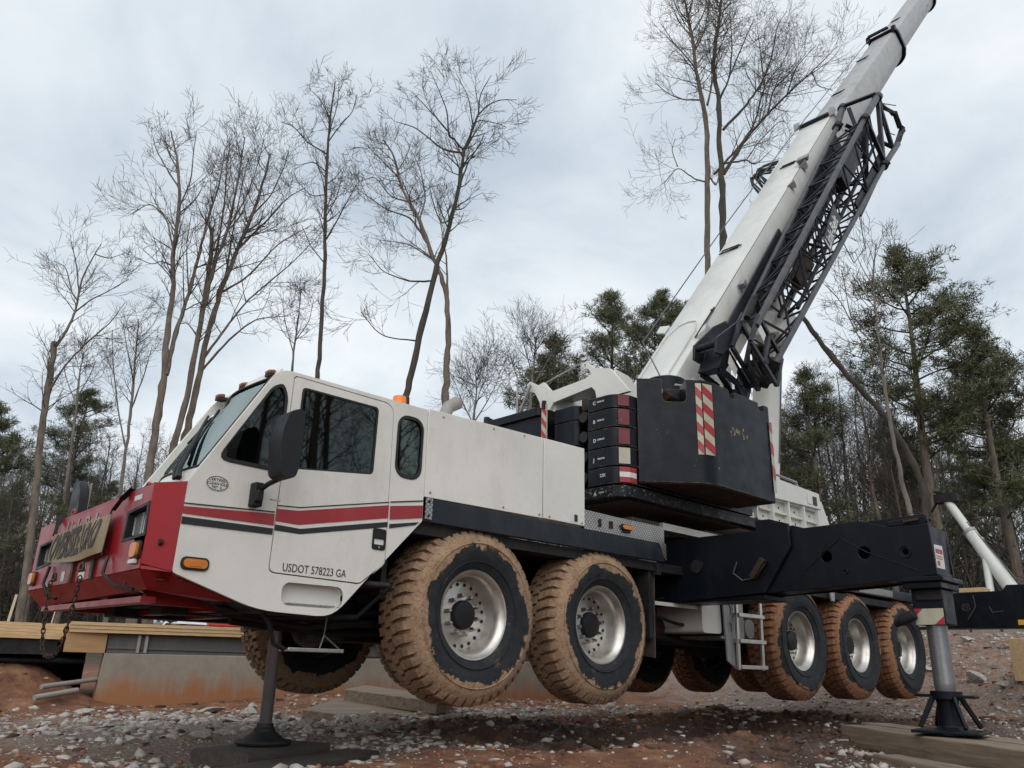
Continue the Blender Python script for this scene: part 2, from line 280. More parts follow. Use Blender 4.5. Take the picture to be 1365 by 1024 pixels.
# ---------------------------------------------------------------- mesh builder
class MB:
    def __init__(s): s.v = []; s.f = []; s.sm = []
    def add(s, vs, fs, smooth=False):
        o = len(s.v); s.v.extend([tuple(v) for v in vs]); s.f.extend([tuple(i + o for i in f) for f in fs]); s.sm.extend([smooth] * len(fs)); return s
    def box(s, lo, hi, rot=None, ctr=None):
        x0, y0, z0 = lo; x1, y1, z1 = hi
        vs = [Vector(p) for p in ((x0,y0,z0),(x1,y0,z0),(x1,y1,z0),(x0,y1,z0),(x0,y0,z1),(x1,y0,z1),(x1,y1,z1),(x0,y1,z1))]
        if rot is not None:
            c = Vector(ctr) if ctr else sum(vs, Vector()) / 8
            vs = [rot @ (p - c) + c for p in vs]
        return s.add(vs, [(0,3,2,1),(4,5,6,7),(0,1,5,4),(1,2,6,5),(2,3,7,6),(3,0,4,7)])
    def hexa(s, p8): return s.add(p8, [(0,3,2,1),(4,5,6,7),(0,1,5,4),(1,2,6,5),(2,3,7,6),(3,0,4,7)])
    def plate(s, outer, off0, off1, axis='y', holes=()):
        """polygon in the plane normal to axis, extruded between off0 and off1, with holes"""
        def P(a, b, o): return {'y': (a, o, b), 'x': (o, a, b), 'z': (a, b, o)}[axis]
        loops = [list(outer)] + [list(h) for h in holes]; pts = [p for l in loops for p in l]
        tri = tessellate_polygon([[Vector((p[0], p[1], 0)) for p in l] for l in loops]); n = len(pts)
        vs = [P(p[0], p[1], off0) for p in pts] + [P(p[0], p[1], off1) for p in pts]
        fs = [tuple(t) for t in tri] + [tuple(i + n for i in reversed(t)) for t in tri]
        k = 0
        for l in loops:
            m = len(l)
            for i in range(m): fs.append((k + i, k + (i + 1) % m, n + k + (i + 1) % m, n + k + i))
            k += m
        return s.add(vs, fs)
    def tube(s, pts, r, n=8, cap=True, smooth=True):
        pts = [Vector(p) for p in pts]; m = len(pts)
        rs = r if isinstance(r, (list, tuple)) else [r] * m
        vs = []; up = None
        for i, p in enumerate(pts):
            d = (pts[min(i + 1, m - 1)] - pts[max(i - 1, 0)])
            d = d.normalized() if d.length > 1e-9 else Vector((0, 0, 1))
            if up is None: up = Vector((0, 0, 1)) if abs(d.z) < 0.9 else Vector((1, 0, 0))
            a = d.cross(up).normalized(); b = a.cross(d).normalized(); up = b
            for k in range(n):
                t = 2 * math.pi * k / n; vs.append(p + a * math.cos(t) * rs[i] + b * math.sin(t) * rs[i])
        fs = [(i*n+k, i*n+(k+1)%n, (i+1)*n+(k+1)%n, (i+1)*n+k) for i in range(m-1) for k in range(n)]
        s.add(vs, fs, smooth)
        if cap: s.f.append(tuple(len(s.v) - len(vs) + k for k in reversed(range(n)))); s.f.append(tuple(len(s.v) - n + k for k in range(n))); s.sm += [False, False]
        return s
    def beam(s, p, q, w, h, up=(0, 0, 1)):
        p, q = Vector(p), Vector(q); d = (q - p).normalized(); u = Vector(up); a = d.cross(u).normalized(); b = a.cross(d).normalized()
        c = [(-w/2,-h/2),(w/2,-h/2),(w/2,h/2),(-w/2,h/2)]
        return s.add([p + a*x + b*y for x, y in c] + [q + a*x + b*y for x, y in c], [(0,3,2,1),(4,5,6,7),(0,1,5,4),(1,2,6,5),(2,3,7,6),(3,0,4,7)])
    def lathe(s, prof, n=32, axis='y', ctr=(0,0,0), closed=False, smooth=True):
        vs = []
        for (r, h) in prof:
            for k in range(n):
                t = 2*math.pi*k/n; a, b = r*math.cos(t), r*math.sin(t)
                vs.append({'y': (ctr[0]+a, ctr[1]+h, ctr[2]+b), 'z': (ctr[0]+a, ctr[1]+b, ctr[2]+h), 'x': (ctr[0]+h, ctr[1]+a, ctr[2]+b)}[axis])
        m = len(prof); e = m if closed else m - 1
        return s.add(vs, [(i*n+k, i*n+(k+1)%n, ((i+1)%m)*n+(k+1)%n, ((i+1)%m)*n+k) for i in range(e) for k in range(n)], smooth)
    def mesh(s, name, m):
        me = bpy.data.meshes.new(name); me.from_pydata(s.v, [], s.f); me.polygons.foreach_set('use_smooth', s.sm)
        if m: me.materials.append(MT[m] if isinstance(m, str) else m)
        bm = bmesh.new(); bm.from_mesh(me); bmesh.ops.recalc_face_normals(bm, faces=bm.faces); bm.to_mesh(me); bm.free()
        me.set_sharp_from_angle(angle=R(38)); me.update(); return me
    def obj(s, name, m, parent=None, bevel=0, seg=2, **props):
        o = bpy.data.objects.new(name, s.mesh(name, m)); col.objects.link(o)
        if parent: o.parent = parent
        if bevel:
            b = o.modifiers.new('bevel', 'BEVEL'); b.width = bevel; b.segments = seg; b.limit_method = 'ANGLE'; b.angle_limit = R(35)
        for k, v in props.items(): o[k] = v
        return o
def empty(name, loc, label=None, cat=None, group=None, parent=None):
    o = bpy.data.objects.new(name, None); col.objects.link(o); o.location = loc; o.empty_display_size = 0.3
    if parent: o.parent = parent
    if label: o['label'] = label
    if cat: o['category'] = cat
    if group: o['group'] = group
    return o
def rrect(x0, z0, x1, z1, r, n=5):
    P = []
    for cx, cz, a0 in ((x1-r, z0+r, -90), (x1-r, z1-r, 0), (x0+r, z1-r, 90), (x0+r, z0+r, 180)):
        for k in range(n+1): a = R(a0 + 90*k/n); P.append((cx + r*math.cos(a), cz + r*math.sin(a)))
    return P
def circ(cx, cz, r, n=16): return [(cx + r*math.cos(2*math.pi*k/n), cz + r*math.sin(2*math.pi*k/n)) for k in range(n)]
def roundpoly(pts, r, n=4):
    out_ = []; m = len(pts); rr = r if isinstance(r, (list, tuple)) else [r]*m
    for i in range(m):
        p = Vector(pts[i]); a = (Vector(pts[i-1]) - p); b = (Vector(pts[(i+1) % m]) - p); q = min(rr[i], a.length*0.45, b.length*0.45)
        if q < 1e-4: out_.append(tuple(p)); continue
        s0 = p + a.normalized()*q; s1 = p + b.normalized()*q
        for k in range(n+1):
            t = k/n; out_.append(tuple(s0*(1-t)**2 + p*2*t*(1-t) + s1*t*t))
    return out_
def text(body, name, size, mat, parent, origin, right, up, extrude=0.0008, xscale=1.0, shear=0.0, bold=0.0, align='LEFT', **props):
    c = bpy.data.curves.new(name, 'FONT'); c.body = body; c.size = size; c.extrude = extrude; c.offset = bold; c.shear = shear; c.align_x = align; c.resolution_u = 3
    o = bpy.data.objects.new(name, c)
    rt = Vector(right).normalized(); u = Vector(up).normalized(); nrm = rt.cross(u)
    m = Matrix.Identity(4)
    for i in range(3): m[i][0] = rt[i]*xscale; m[i][1] = u[i]; m[i][2] = nrm[i]; m[i][3] = origin[i]
    me = None
    col.objects.link(o); bpy.context.view_layer.update()
    me = bpy.data.meshes.new_from_object(o.evaluated_get(bpy.context.evaluated_depsgraph_get())); me.transform(m)
    bpy.data.objects.remove(o); me.materials.clear(); me.materials.append(MT[mat])
    o = bpy.data.objects.new(name, me); col.objects.link(o)
    if parent: o.parent = parent
    for k, v in props.items(): o[k] = v
    return o
# ================================================================ ground
def sstep(a, b, x):
    t = np.clip((x - a) / (b - a), 0, 1); return t*t*(3-2*t)
def fbm(x, y, f, oct=4, seed=0):
    """cheap value noise on arrays"""
    tot = np.zeros_like(x); amp = 1.0; s = 0
    for o in range(oct):
        xs = x*f + 37.7*o + seed; ys = y*f - 19.3*o + seed*1.7
        xi = np.floor(xs).astype(np.int64); yi = np.floor(ys).astype(np.int64); fx = xs - xi; fy = ys - yi
        fx = fx*fx*(3-2*fx); fy = fy*fy*(3-2*fy)
        def h(a, b):
            n = (a*374761393 + b*668265263 + 1442695040) & 0xFFFFFFFF
            n = ((n ^ (n >> 13)) * 1274126177) & 0xFFFFFFFF
            return ((n ^ (n >> 16)) & 0xFFFF) / 65535.0
        v = (h(xi, yi)*(1-fx) + h(xi+1, yi)*fx)*(1-fy) + (h(xi, yi+1)*(1-fx) + h(xi+1, yi+1)*fx)*fy
        tot += amp*(v - 0.5); s += amp; amp *= 0.5; f *= 2.1
    return tot / s
def height(x, y):
    x = np.asarray(x, float); y = np.asarray(y, float)
    far = np.hypot(x - 3, y)
    h = 0.17*sstep(0.0, 2.5, x)*sstep(3.0, 5.2, y)                         # rises behind the crane
    h = h + 0.62*sstep(4.9, 6.6, y)*sstep(-0.2, -1.6, x)*(1-sstep(9, 14, y))  # clay bank under the platform
    h = h + 1.7*sstep(10.0, 17, x + 0.15*y)                                # rising ground to the rear
    h = h + 0.9*sstep(14, 40, far)
    h = h + 0.62*np.exp(-(((x-12.5)/1.1)**2 + ((y+2.7)/0.9)**2))*(1+0.5*fbm(x,y,1.5,3,51))
    rut = fbm(x*0.5 + y*0.12, y*1.6 - x*0.2, 1.0, 3, 5)
    mudz = sstep(0.3, 1.5, x)*(1 - sstep(9, 11, x))*sstep(-5.2, -3.0, y)*(1 - sstep(2.2, 3.4, y))
    h = h + mudz*(0.20*rut + 0.14*(np.abs(fbm(x, y, 1.3, 4, 9))*2 - 0.25)) + 0.10*np.abs(fbm(x, y, 6.0, 5, 12))*(0.3+mudz)
    h = h + 0.20*np.exp(-(((x-4.9)/1.5)**2 + ((y+3.1)/0.5)**2))*(0.6+fbm(x,y,1.7,4,31)*1.6) + 0.13*np.exp(-(((x-1.4)/1.8)**2 + ((y+2.7)/0.45)**2))*(0.6+fbm(x,y,1.9,4,33)*1.6) + 0.15*np.exp(-(((x-8.2)/1.8)**2 + ((y+3.0)/0.5)**2))*(0.6+fbm(x,y,1.7,4,35)*1.6) - 0.07*mudz*np.exp(-((y+1.4)/0.7)**2)
    h = h + 0.05*fbm(x, y, 0.8, 4, 1) + 0.045*fbm(x, y, 5.0, 4, 2) + 0.03*np.abs(fbm(x, y, 13.0, 3, 17)) + 0.25*fbm(x, y, 0.25, 2, 3)*sstep(9, 16, far)
    pad = np.exp(-(((x+1.35)/1.1)**2 + ((y+0.6)/0.8)**2)**2)
    h = h*(1-pad) - pad*0.15
    pad2 = np.exp(-(((x-3.4)/1.5)**2 + ((y+3.9)/0.9)**2)**2)
    h = h*(1-pad2) - pad2*0.04
    return h
def hz(x, y): return float(height(np.array([x]), np.array([y]))[0])
NX, NY = 560, 460
tx = np.linspace(-1, 1, NX); ty = np.linspace(-1, 1, NY)
wx = 2.5 + 8.5*tx + 480*np.sign(tx)*np.abs(tx)**13; wy = 0.2 + 6.8*ty + 480*np.sign(ty)*np.abs(ty)**13
X, Y = np.meshgrid(wx, wy); Z = height(X, Y)
vv = np.stack([X.ravel(), Y.ravel(), Z.ravel()], 1)
idx = np.arange(NX*NY).reshape(NY, NX)
q = np.stack([idx[:-1,:-1].ravel(), idx[:-1,1:].ravel(), idx[1:,1:].ravel(), idx[1:,:-1].ravel()], 1)
me = bpy.data.meshes.new('ground'); me.vertices.add(len(vv)); me.vertices.foreach_set('co', vv.ravel())
me.loops.add(q.size); me.loops.foreach_set('vertex_index', q.ravel()); me.polygons.add(len(q)); me.polygons.foreach_set('loop_start', np.arange(0, q.size, 4)); me.polygons.foreach_set('loop_total', np.full(len(q), 4))
me.polygons.foreach_set('use_smooth', np.ones(len(q), bool)); me.update(calc_edges=True)
xf, yf = X.ravel(), Y.ravel(); farf = np.hypot(xf-3, yf)
grav = 0.85*np.exp(-(((xf+1.0)/2.3)**2 + ((yf-1.1)/2.6)**2)**1.5) + 0.55*np.exp(-(((xf-7)/4.5)**2 + ((yf+4.6)/2.2)**2)) + 0.55*sstep(8.5, 11, xf)*(1-sstep(18, 24, xf)) + 0.62*np.exp(-(((xf-4.5)/5)**2 + ((yf-2.4)/1.6)**2)) + 0.5*np.exp(-(((xf-3.0)/2.2)**2 + ((yf+3.9)/0.8)**2))
mudm = sstep(0.0, 1.5, xf)*(1-sstep(9.5, 11, xf))*sstep(-5.4, -4.2, yf)*(1-sstep(-0.2, 1.2, yf))*0.72
litm = sstep(17, 24, farf)
for nm, arr in (('gravel', grav), ('mud', mudm), ('litter', litm)):
    a = me.attributes.new(nm, 'FLOAT', 'POINT'); a.data.foreach_set('value', arr.astype(np.float32))
me.materials.append(MT['clay']); g = bpy.data.objects.new('ground', me); col.objects.link(g); g['kind'] = 'structure'

# ================================================================ the crane
CR = empty('mobile_crane', (0, 0, 0), 'big white and red mobile crane raised off its wheels on outriggers', 'crane')
def part(mb, name, m, bevel=0.0, parent=None, **k): return mb.obj(name, m, parent or CR, bevel, **k)
YN = -1.5
# ---- wheels
def tyre_mesh():
    b = MB()
    prof = [(0.365,0.05),(0.385,0.02),(0.43,-0.005),(0.50,-0.03),(0.57,-0.038),(0.63,-0.025),(0.675,0.0),(0.695,0.025),(0.704,0.06),(0.706,0.12),(0.707,0.20),(0.707,0.24),(0.706,0.32),(0.704,0.38),(0.695,0.415),(0.675,0.44),(0.63,0.465),(0.57,0.478),(0.50,0.47),(0.43,0.445),(0.385,0.42),(0.365,0.39)]
    b.lathe(prof, 96); b.lathe([(0.365,0.05),(0.365,0.39)], 48)
    for rr in (0.445, 0.60): b.lathe([(rr-0.006, -0.012 if rr < .5 else -0.0335),(rr, -0.024 if rr < .5 else -0.043),(rr+0.006,-0.016 if rr < .5 else -0.034)], 96)
    return b
def tread_mesh():
    b = MB(); n = 46
    for k in range(n):
        for side in (0, 1):
            a = 2*math.pi*(k + 0.5*side)/n; hw = 2*math.pi/n*0.33
            ys = [(-0.002, 0.668), (0.018, 0.706), (0.055, 0.742), (0.135, 0.747)]
            tw = [0.0, 0.0, 0.0, 0.35]
            if side: ys = [(0.44 - y, r) for y, r in ys]
            vs = []
            for j, (y, r) in enumerate(ys):
                for sg in (-1, 1):
                    aa = a + sg*hw*(1 if j else 0.8) + tw[j]*hw*(1 if not side else -1)
                    for rr in (r, r - 0.055): vs.append((rr*math.cos(aa), y, rr*math.sin(aa)))
            fs = []
            for j in range(3):
                o = j*4; fs += [(o,o+2,o+6,o+4),(o+1,o+5,o+7,o+3),(o,o+4,o+5,o+1),(o+2,o+3,o+7,o+6)]
            fs += [(0,1,3,2),(12,14,15,13)]; b.add(vs, fs)
        for j, y0 in enumerate((0.15, 0.235)):
            a = 2*math.pi*(k + 0.25 + 0.5*j)/n; hw = 2*math.pi/n*0.36
            vs = []
            for y, sh in ((y0, -0.3), (y0 + 0.068, 0.3)):
                for sg in (-1, 1):
                    aa = a + sg*hw + sh*hw
                    for rr in (0.746, 0.700): vs.append((rr*math.cos(aa), y, rr*math.sin(aa)))
            b.add(vs, [(0,2,6,4),(0,1,3,2),(4,6,7,5),(0,4,5,1),(2,3,7,6)])
    return b
def rim_mesh():
    b = MB()
    b.lathe([(0.377,0.040),(0.379,0.030),(0.374,0.022),(0.362,0.026),(0.352,0.045),(0.335,0.062),(0.322,0.075),(0.312,0.13),(0.300,0.20),(0.285,0.225),(0.20,0.228),(0.135,0.20),(0.10,0.20),(0.0,0.20)], 64)
    b.lathe([(0.377,0.04),(0.366,0.06),(0.36,0.4),(0.377,0.41)], 48)
    return b
tyre_b, tread_b, rim_b = tyre_mesh(), tread_mesh(), rim_mesh()
meshes = {}
for kind in ('front', 'rear'):
    meshes['tyre_'+kind] = tyre_b.mesh('tyre', 'tyre_'+kind); meshes['tread_'+kind] = tread_b.mesh('tread', 'tread_'+kind)
meshes['rim'] = rim_b.mesh('rim', 'aluminium')
hub = MB(); hub.lathe([(0.126,0.20),(0.124,0.165),(0.114,0.15),(0.08,0.142),(0.0,0.14)], 32); meshes['hub'] = hub.mesh('hub_cap', 'plastic')
nut = MB(); nut.lathe([(0.022,0.0),(0.021,-0.030),(0.015,-0.042),(0.015,-0.06),(0.0,-0.064)], 6, smooth=False); meshes['nut'] = nut.mesh('lug_nut', 'chrome')
vh = MB()
for k in range(20):
    a = 2*math.pi*k/20; vh.lathe([(0.0,0.0),(0.0165,0.0),(0.0165,0.004)], 12, ctr=(0.262*math.cos(a), 0.2215, 0.262*math.sin(a)), smooth=False)
    vh.v = vh.v
meshes['vent'] = vh.mesh('vent_hole', 'seal')
def link(name, me_, parent, mat=None, loc=None):
    o = bpy.data.objects.new(name, me_); col.objects.link(o); o.parent = parent
    if loc is not None: o.location = loc
    return o
WX = [0.0, 1.68, 5.728, 7.437, 9.158]
for i, wx_ in enumerate(WX):
    kind = 'front' if i < 2 else 'rear'
    for side in (-1, 1):
        w = empty('wheel', (wx_, side*1.472, 1.09), parent=CR)
        ty_ = link('tyre', meshes['tyre_'+kind], w); td = link('tread', meshes['tread_'+kind], w); rm = link('rim', meshes['rim'], w); hb = link('hub_cap', meshes['hub'], w)
        roll = rng.uniform(0, 6.28); w.rotation_euler = (0, roll, 0) if side < 0 else (0, roll, math.pi)
        if side < 0:
            link('vent_holes', meshes['vent'], w)
            for k in range(10):
                a = 2*math.pi*k/10; link('lug_nut', meshes['nut'], w, loc=(0.165*math.cos(a), 0.212, 0.165*math.sin(a)))
        if i >= 2: hb.scale = (1, 0.9, 1)
# ---- chassis
b = MB()
b.box((-2.35,-0.62,0.98),(10.2,-0.38,1.72)); b.box((-2.35,0.38,0.98),(10.2,0.62,1.72))
for x in (-2.2,-0.9,0.85,2.3,3.9,5.0,6.6,8.3,9.9): b.box((x-0.08,-0.4,1.05),(x+0.08,0.4,1.6))
part(b, 'frame', 'chassis', 0.01)
for i, wx_ in enumerate(WX):
    b = MB(); b.tube([(wx_,-1.12,1.09),(wx_,1.12,1.09)], 0.085, 12); b.lathe([(0.0,-0.32),(0.17,-0.24),(0.24,-0.08),(0.24,0.08),(0.17,0.24),(0.0,0.32)], 20, ctr=(wx_,0.05,1.09))
    for s_ in (-1, 1):
        b.box((wx_-0.09, s_*0.95-0.09, 0.93),(wx_+0.09, s_*0.95+0.09, 1.25)); b.beam((wx_-0.75, s_*0.72, 1.2),(wx_+0.75, s_*0.72, 1.2), 0.09, 0.07)
        b.tube([(wx_+0.2, s_*0.6, 1.15),(wx_+0.15, s_*0.7, 1.75)], 0.07, 10)
    part(b, 'axle', 'chassis')
b = MB(); b.box((-0.6,-0.36,0.85),(0.9,0.36,1.5)); b.tube([(0.9,0,1.2),(1.6,0,1.12)], 0.06, 10); b.tube([(1.9,0,1.1),(5.6,0,1.12)], 0.06, 10); b.tube([(-1.9,-0.55,1.2),(-1.2,-0.75,1.0),(-0.3,-0.8,0.98)], 0.035, 8)
b.box((-0.95,0.2,0.95),(-0.75,0.9,1.2)); b.tube([(-0.9,-0.5,1.05),(-0.5,-1.0,1.1),(0,-1.1,1.15)], 0.03, 8); part(b, 'engine_block', 'chassis', 0.02)
for k, P_ in enumerate((((-2.2,-1.2,1.02),(-1.7,-1.1,0.98),(-1.0,-1.15,1.02),(-0.7,-1.2,1.3)),((-2.0,-0.9,1.0),(-1.3,-0.85,0.93),(-0.6,-0.9,1.0),(0.2,-0.85,1.15)),((-1.8,-0.6,0.96),(-0.9,-0.62,0.90),(0.0,-0.6,0.95),(1.2,-0.62,0.98)),((2.8,-1.1,1.3),(3.4,-1.1,1.2),(4.4,-1.0,1.15),(5.2,-0.9,1.25)),((0.6,-0.8,1.6),(0.84,-1.0,1.35),(1.1,-0.8,1.6)),((2.3,-0.9,1.55),(2.7,-1.0,1.25),(3.2,-0.9,1.05),(4.0,-0.85,1.0)))):
    b = MB(); b.tube(P_, 0.02 + 0.006*(k % 3), 8); part(b, 'air_line', 'plastic' if k % 2 else 'chassis')
b = MB(); b.box((-1.75,-1.3,1.0),(-1.35,-0.9,1.2)); part(b, 'battery_box', 'chassis', 0.02)
b = MB(); b.tube([(2.75,-0.75,1.15),(3.5,-0.75,1.15)], 0.15, 16); part(b, 'muffler', 'rusty', 0.01)
b = MB(); b.box((-2.0,-1.448,1.70),(10.3,1.448,1.795)); part(b, 'deck_floor', 'chassis')
# inner wheel arches
for lo_, hi_ in (((-0.95,-1.38,1.2),(-0.9,-0.66,1.72)),((2.5,-1.42,1.0),(2.56,-0.66,1.72))): b = MB(); b.box(lo_, hi_); part(b, 'wheel_arch', 'chassis')
b = MB(); b.plate([(-1.42,1.80),(-1.12,1.80),(-1.13,0.83),(-1.40,0.80)], 2.60, 2.62, 'x'); part(b, 'mud_flap', 'muddyflap')
b = MB(); b.box((2.58,-1.48,1.66),(2.66,-0.9,1.79)); part(b, 'flap_bracket', 'chassis')
# ---- single cab: hollow, with cut-out windows
CAB_F = [(-2.645,1.80),(-2.655,1.20),(-2.03,1.0),(-1.44,0.985),(-0.665,1.80),(-0.675,2.765),(-2.09,2.765)]
CAB = roundpoly(CAB_F, [0.01,0.02,0.15,0.12,0.01,0.02,0.10])
WINF = roundpoly([(-2.475,1.99),(-2.01,1.985),(-2.005,2.55),(-2.05,2.645),(-2.13,2.60)], [0.10,0.03,0.05,0.04,0.07])
DOOR = roundpoly([(-1.985,1.262),(-1.225,1.245),(-1.008,1.42),(-1.035,2.725),(-1.965,2.735)], [0.05,0.03,0.04,0.10,0.03])
WIND = roundpoly([(-1.895,2.02),(-1.185,2.10),(-1.18,2.665),(-1.89,2.665)], 0.04)
WINR = rrect(-0.975,2.135,-0.715,2.655,0.10)
REC = rrect(-1.865,1.045,-1.36,1.205,0.06)
def grow_poly(P, d):
    c = Vector((sum(p[0] for p in P)/len(P), sum(p[1] for p in P)/len(P)))
    return [tuple(c + (Vector(p)-c)*(1 + d/max(0.05,(Vector(p)-c).length))) for p in P]
cabE = empty('cab', (0,0,0), parent=CR)
b = MB(); b.plate(CAB, YN, YN+0.035, 'y', holes=[WINF, grow_poly(DOOR, 0.006), WINR, REC]); b.obj('side_panel', 'white', cabE, 0.006)
b = MB(); b.plate(CAB, -0.46, -0.425, 'y', holes=[WINF]); b.obj('side_panel', 'white', cabE, 0.006)
b = MB()
b.box((-2.06,YN+0.04,2.735),(-0.675,-0.465,2.768)); b.box((-0.71,YN+0.036,1.8),(-0.675,-0.465,2.73)); b.obj('roof', 'white', cabE, 0.012, 3)
b = MB(); b.box((-2.6,YN+0.04,1.24),(-0.9,-0.465,1.28)); b.box((-1.2,-1.25,1.28),(-0.8,-0.75,2.25)); b.box((-1.75,-1.22,1.5),(-1.2,-0.78,1.62)); b.box((-2.55,-1.4,1.28),(-2.25,-0.5,1.9))
b.obj('cab_interior', 'interior', cabE, 0.03)
b = MB(); th_ = [(-2.18+0.07*math.cos(t)*0.5, -1.0+0.2*math.sin(t), 2.0+0.2*math.cos(t)) for t in np.linspace(0, 2*math.pi, 25)]; b.tube(th_, 0.014, 6, cap=False); b.tube([(-2.35,-1.0,1.7),(-2.18,-1.0,2.0)], 0.02, 6); b.obj('steering_wheel', 'interior', cabE)
b = MB(); b.plate(REC, YN+0.075, YN+0.08, 'y'); 
n_ = len(REC); o_ = len(b.v); b.add([(p[0], YN+0.004, p[1]) for p in REC] + [(p[0], YN+0.075, p[1]) for p in REC], [(i,(i+1)%n_,n_+(i+1)%n_,n_+i) for i in range(n_)], True); b.obj('step_recess', 'white', cabE)
b = MB(); b.box((-1.80,YN-0.004,1.056),(-1.42,YN+0.06,1.066)); b.obj('step_tread', 'chrome', cabE)
for P, nm in ((WINF,'corner_window'),(WINR,'rear_window')):
    b = MB(); b.plate(grow_poly(P,-0.012), YN+0.012, YN+0.017, 'y'); w = b.obj(nm, 'glass', cabE)
    b = MB(); b.plate(grow_poly(P,0.012), YN-0.006, YN+0.012, 'y', holes=[grow_poly(P,-0.020)]); b.obj('window_seal', 'seal', cabE, 0.003)
b = MB(); b.plate(grow_poly(WINF,-0.012), -0.45, -0.445, 'y'); b.obj('corner_window', 'glass', cabE)
# front wall with windshield (bulges forward in plan)
def front_x(y, z):
    t = (z-1.82)/(2.74-1.82); xb = -2.62 + 0.53*t; k = (y + 1.0)/0.5
    return xb - 0.03 + (0.13*max(0,k)**2 + 0.03*min(0,k)**2)
ys_ = np.linspace(YN+0.002, -0.43, 17); zs_ = np.linspace(1.80, 2.765, 13)
def front_sheet(y0, y1, z0, z1, off, m, name, parent, n=14):
    b = MB(); ya = np.linspace(y0, y1, n); za = np.linspace(z0, z1, 8); vs = []
    for d in (0, 0.012):
        for z in za:
            for y in ya: vs.append((front_x(y, z) + off + d, y, z))
    K = n*8; fs = []
    for s_ in (0, K):
        for j in range(7):
            for i in range(n-1): a = s_ + j*n + i; fs.append((a, a+1, a+n+1, a+n))
    rim_ = [i for i in range(n)] + [j*n+n-1 for j in range(1,8)] + [7*n+i for i in range(n-2,-1,-1)] + [j*n for j in range(6,0,-1)]
    for a, c in zip(rim_, rim_[1:]+rim_[:1]): fs.append((a, c, c+K, a+K))
    b.add(vs, fs, True); return b.obj(name, m, parent)
front_sheet(YN+0.002, -0.43, 2.69, 2.765, 0.0, 'white', 'windshield_header', cabE)
front_sheet(YN+0.002, -1.445, 1.80, 2.69, 0.0, 'white', 'windshield_pillar', cabE, 4)
front_sheet(-0.475, -0.43, 1.80, 2.69, 0.0, 'white', 'windshield_pillar', cabE, 4)
front_sheet(-1.445, -0.475, 1.80, 1.93, 0.0, 'white', 'cowl', cabE)
front_sheet(-1.44, -0.48, 1.935, 2.685, 0.006, 'windshield', 'windshield', cabE)
b = MB()
edge = [(front_x(y,1.93)-0.004, y, 1.93) for y in np.linspace(-1.443,-0.477,12)] + [(front_x(-0.477,z)-0.004,-0.477,z) for z in np.linspace(1.98,2.64,6)] + [(front_x(y,2.69)-0.004,y,2.69) for y in np.linspace(-0.477,-1.443,12)] + [(front_x(-1.443,z)-0.004,-1.443,z) for z in np.linspace(2.64,1.93,6)]
b.tube(edge, 0.009, 6, cap=False); b.obj('windshield_seal', 'seal', cabE)
b = MB(); b.box((-2.645,YN+0.036,1.28),(-2.60,-0.465,1.80)); b.obj('nose_panel', 'white', cabE)
b = MB(); b.add([(-2.655,YN+0.03,1.20),(-2.03,YN+0.03,1.005),(-2.03,-0.43,1.005),(-2.655,-0.43,1.20),(-2.655,YN+0.03,1.24),(-2.03,YN+0.03,1.045),(-2.03,-0.43,1.045),(-2.655,-0.43,1.24)],[(0,3,2,1),(4,5,6,7),(0,1,5,4),(1,2,6,5),(2,3,7,6),(3,0,4,7)])
b.box((-2.03,YN+0.03,0.99),(-1.44,-0.43,1.03)); b.obj('floor_pan', 'chassis', cabE)
# clearance lights on the roof edge
for y in (-1.40,-0.965,-0.53):
    b = MB(); b.box((-2.150,y-0.035,2.728),(-2.085,y+0.035,2.764), Matrix.Rotation(R(-15),3,'Y')); b.obj('clearance_light', 'clearance', cabE, 0.012)
    b = MB(); b.box((-2.14,y-0.045,2.712),(-2.07,y+0.045,2.735)); b.obj('light_base', 'seal', cabE)
# wipers
def onf(y, z, off=-0.03): return (front_x(y,z)+off, y, z)
b = MB(); b.tube([onf(-1.36,1.84,-0.04), onf(-1.30,1.92,-0.06), onf(-0.72,2.50,-0.05)], [0.024,0.018,0.010], 6); b.tube([onf(-1.30,1.84,-0.04), onf(-1.22,1.92,-0.06), onf(-0.64,2.50,-0.05)], [0.014,0.012,0.008], 6); b.obj('wiper_arm', 'plastic', cabE)
b = MB(); b.tube([onf(-1.12,2.02,-0.02), onf(-0.62,2.60,-0.02)], 0.012, 5); b.tube([onf(-0.92,2.20,-0.04), onf(-0.62,2.52,-0.03)], 0.008, 5); b.obj('wiper_blade', 'plastic', cabE)
b = MB(); b.tube([onf(-1.02,1.96,-0.015), onf(-0.86,2.25,-0.015)], 0.007, 5); b.obj('wiper_blade', 'plastic', cabE)
# door with window, handle, lettering
doorE = MB(); doorE.plate(grow_poly(DOOR,-0.004), YN-0.003, YN+0.03, 'y', holes=[WIND]); door = doorE.obj('door', 'white', CR, 0.004)
b = MB(); b.plate(grow_poly(DOOR,0.01), YN+0.03, YN+0.038, 'y', holes=[grow_poly(WIND,0.02)]); b.obj('door_seal', 'seal', door)
b = MB(); b.plate(grow_poly(WIND,-0.008), YN+0.008, YN+0.012, 'y'); b.obj('door_window', 'glass', door)
b = MB(); b.plate(grow_poly(WIND,0.012), YN-0.001, YN+0.018, 'y', holes=[grow_poly(WIND,-0.02)]); b.obj('window_seal', 'seal', door)
b = MB(); b.plate(rrect(-1.145,1.515,-1.02,1.68,0.02), YN-0.011, YN-0.003, 'y', holes=[rrect(-1.13,1.555,-1.035,1.625,0.01)]); b.box((-1.13,YN-0.0005,1.555),(-1.035,YN+0.002,1.625)); b.obj('door_handle', 'plastic', door, 0.003)
b = MB(); b.box((-1.13,YN-0.014,1.60),(-1.035,YN-0.004,1.625)); b.obj('handle_lever', 'plastic', door, 0.003)
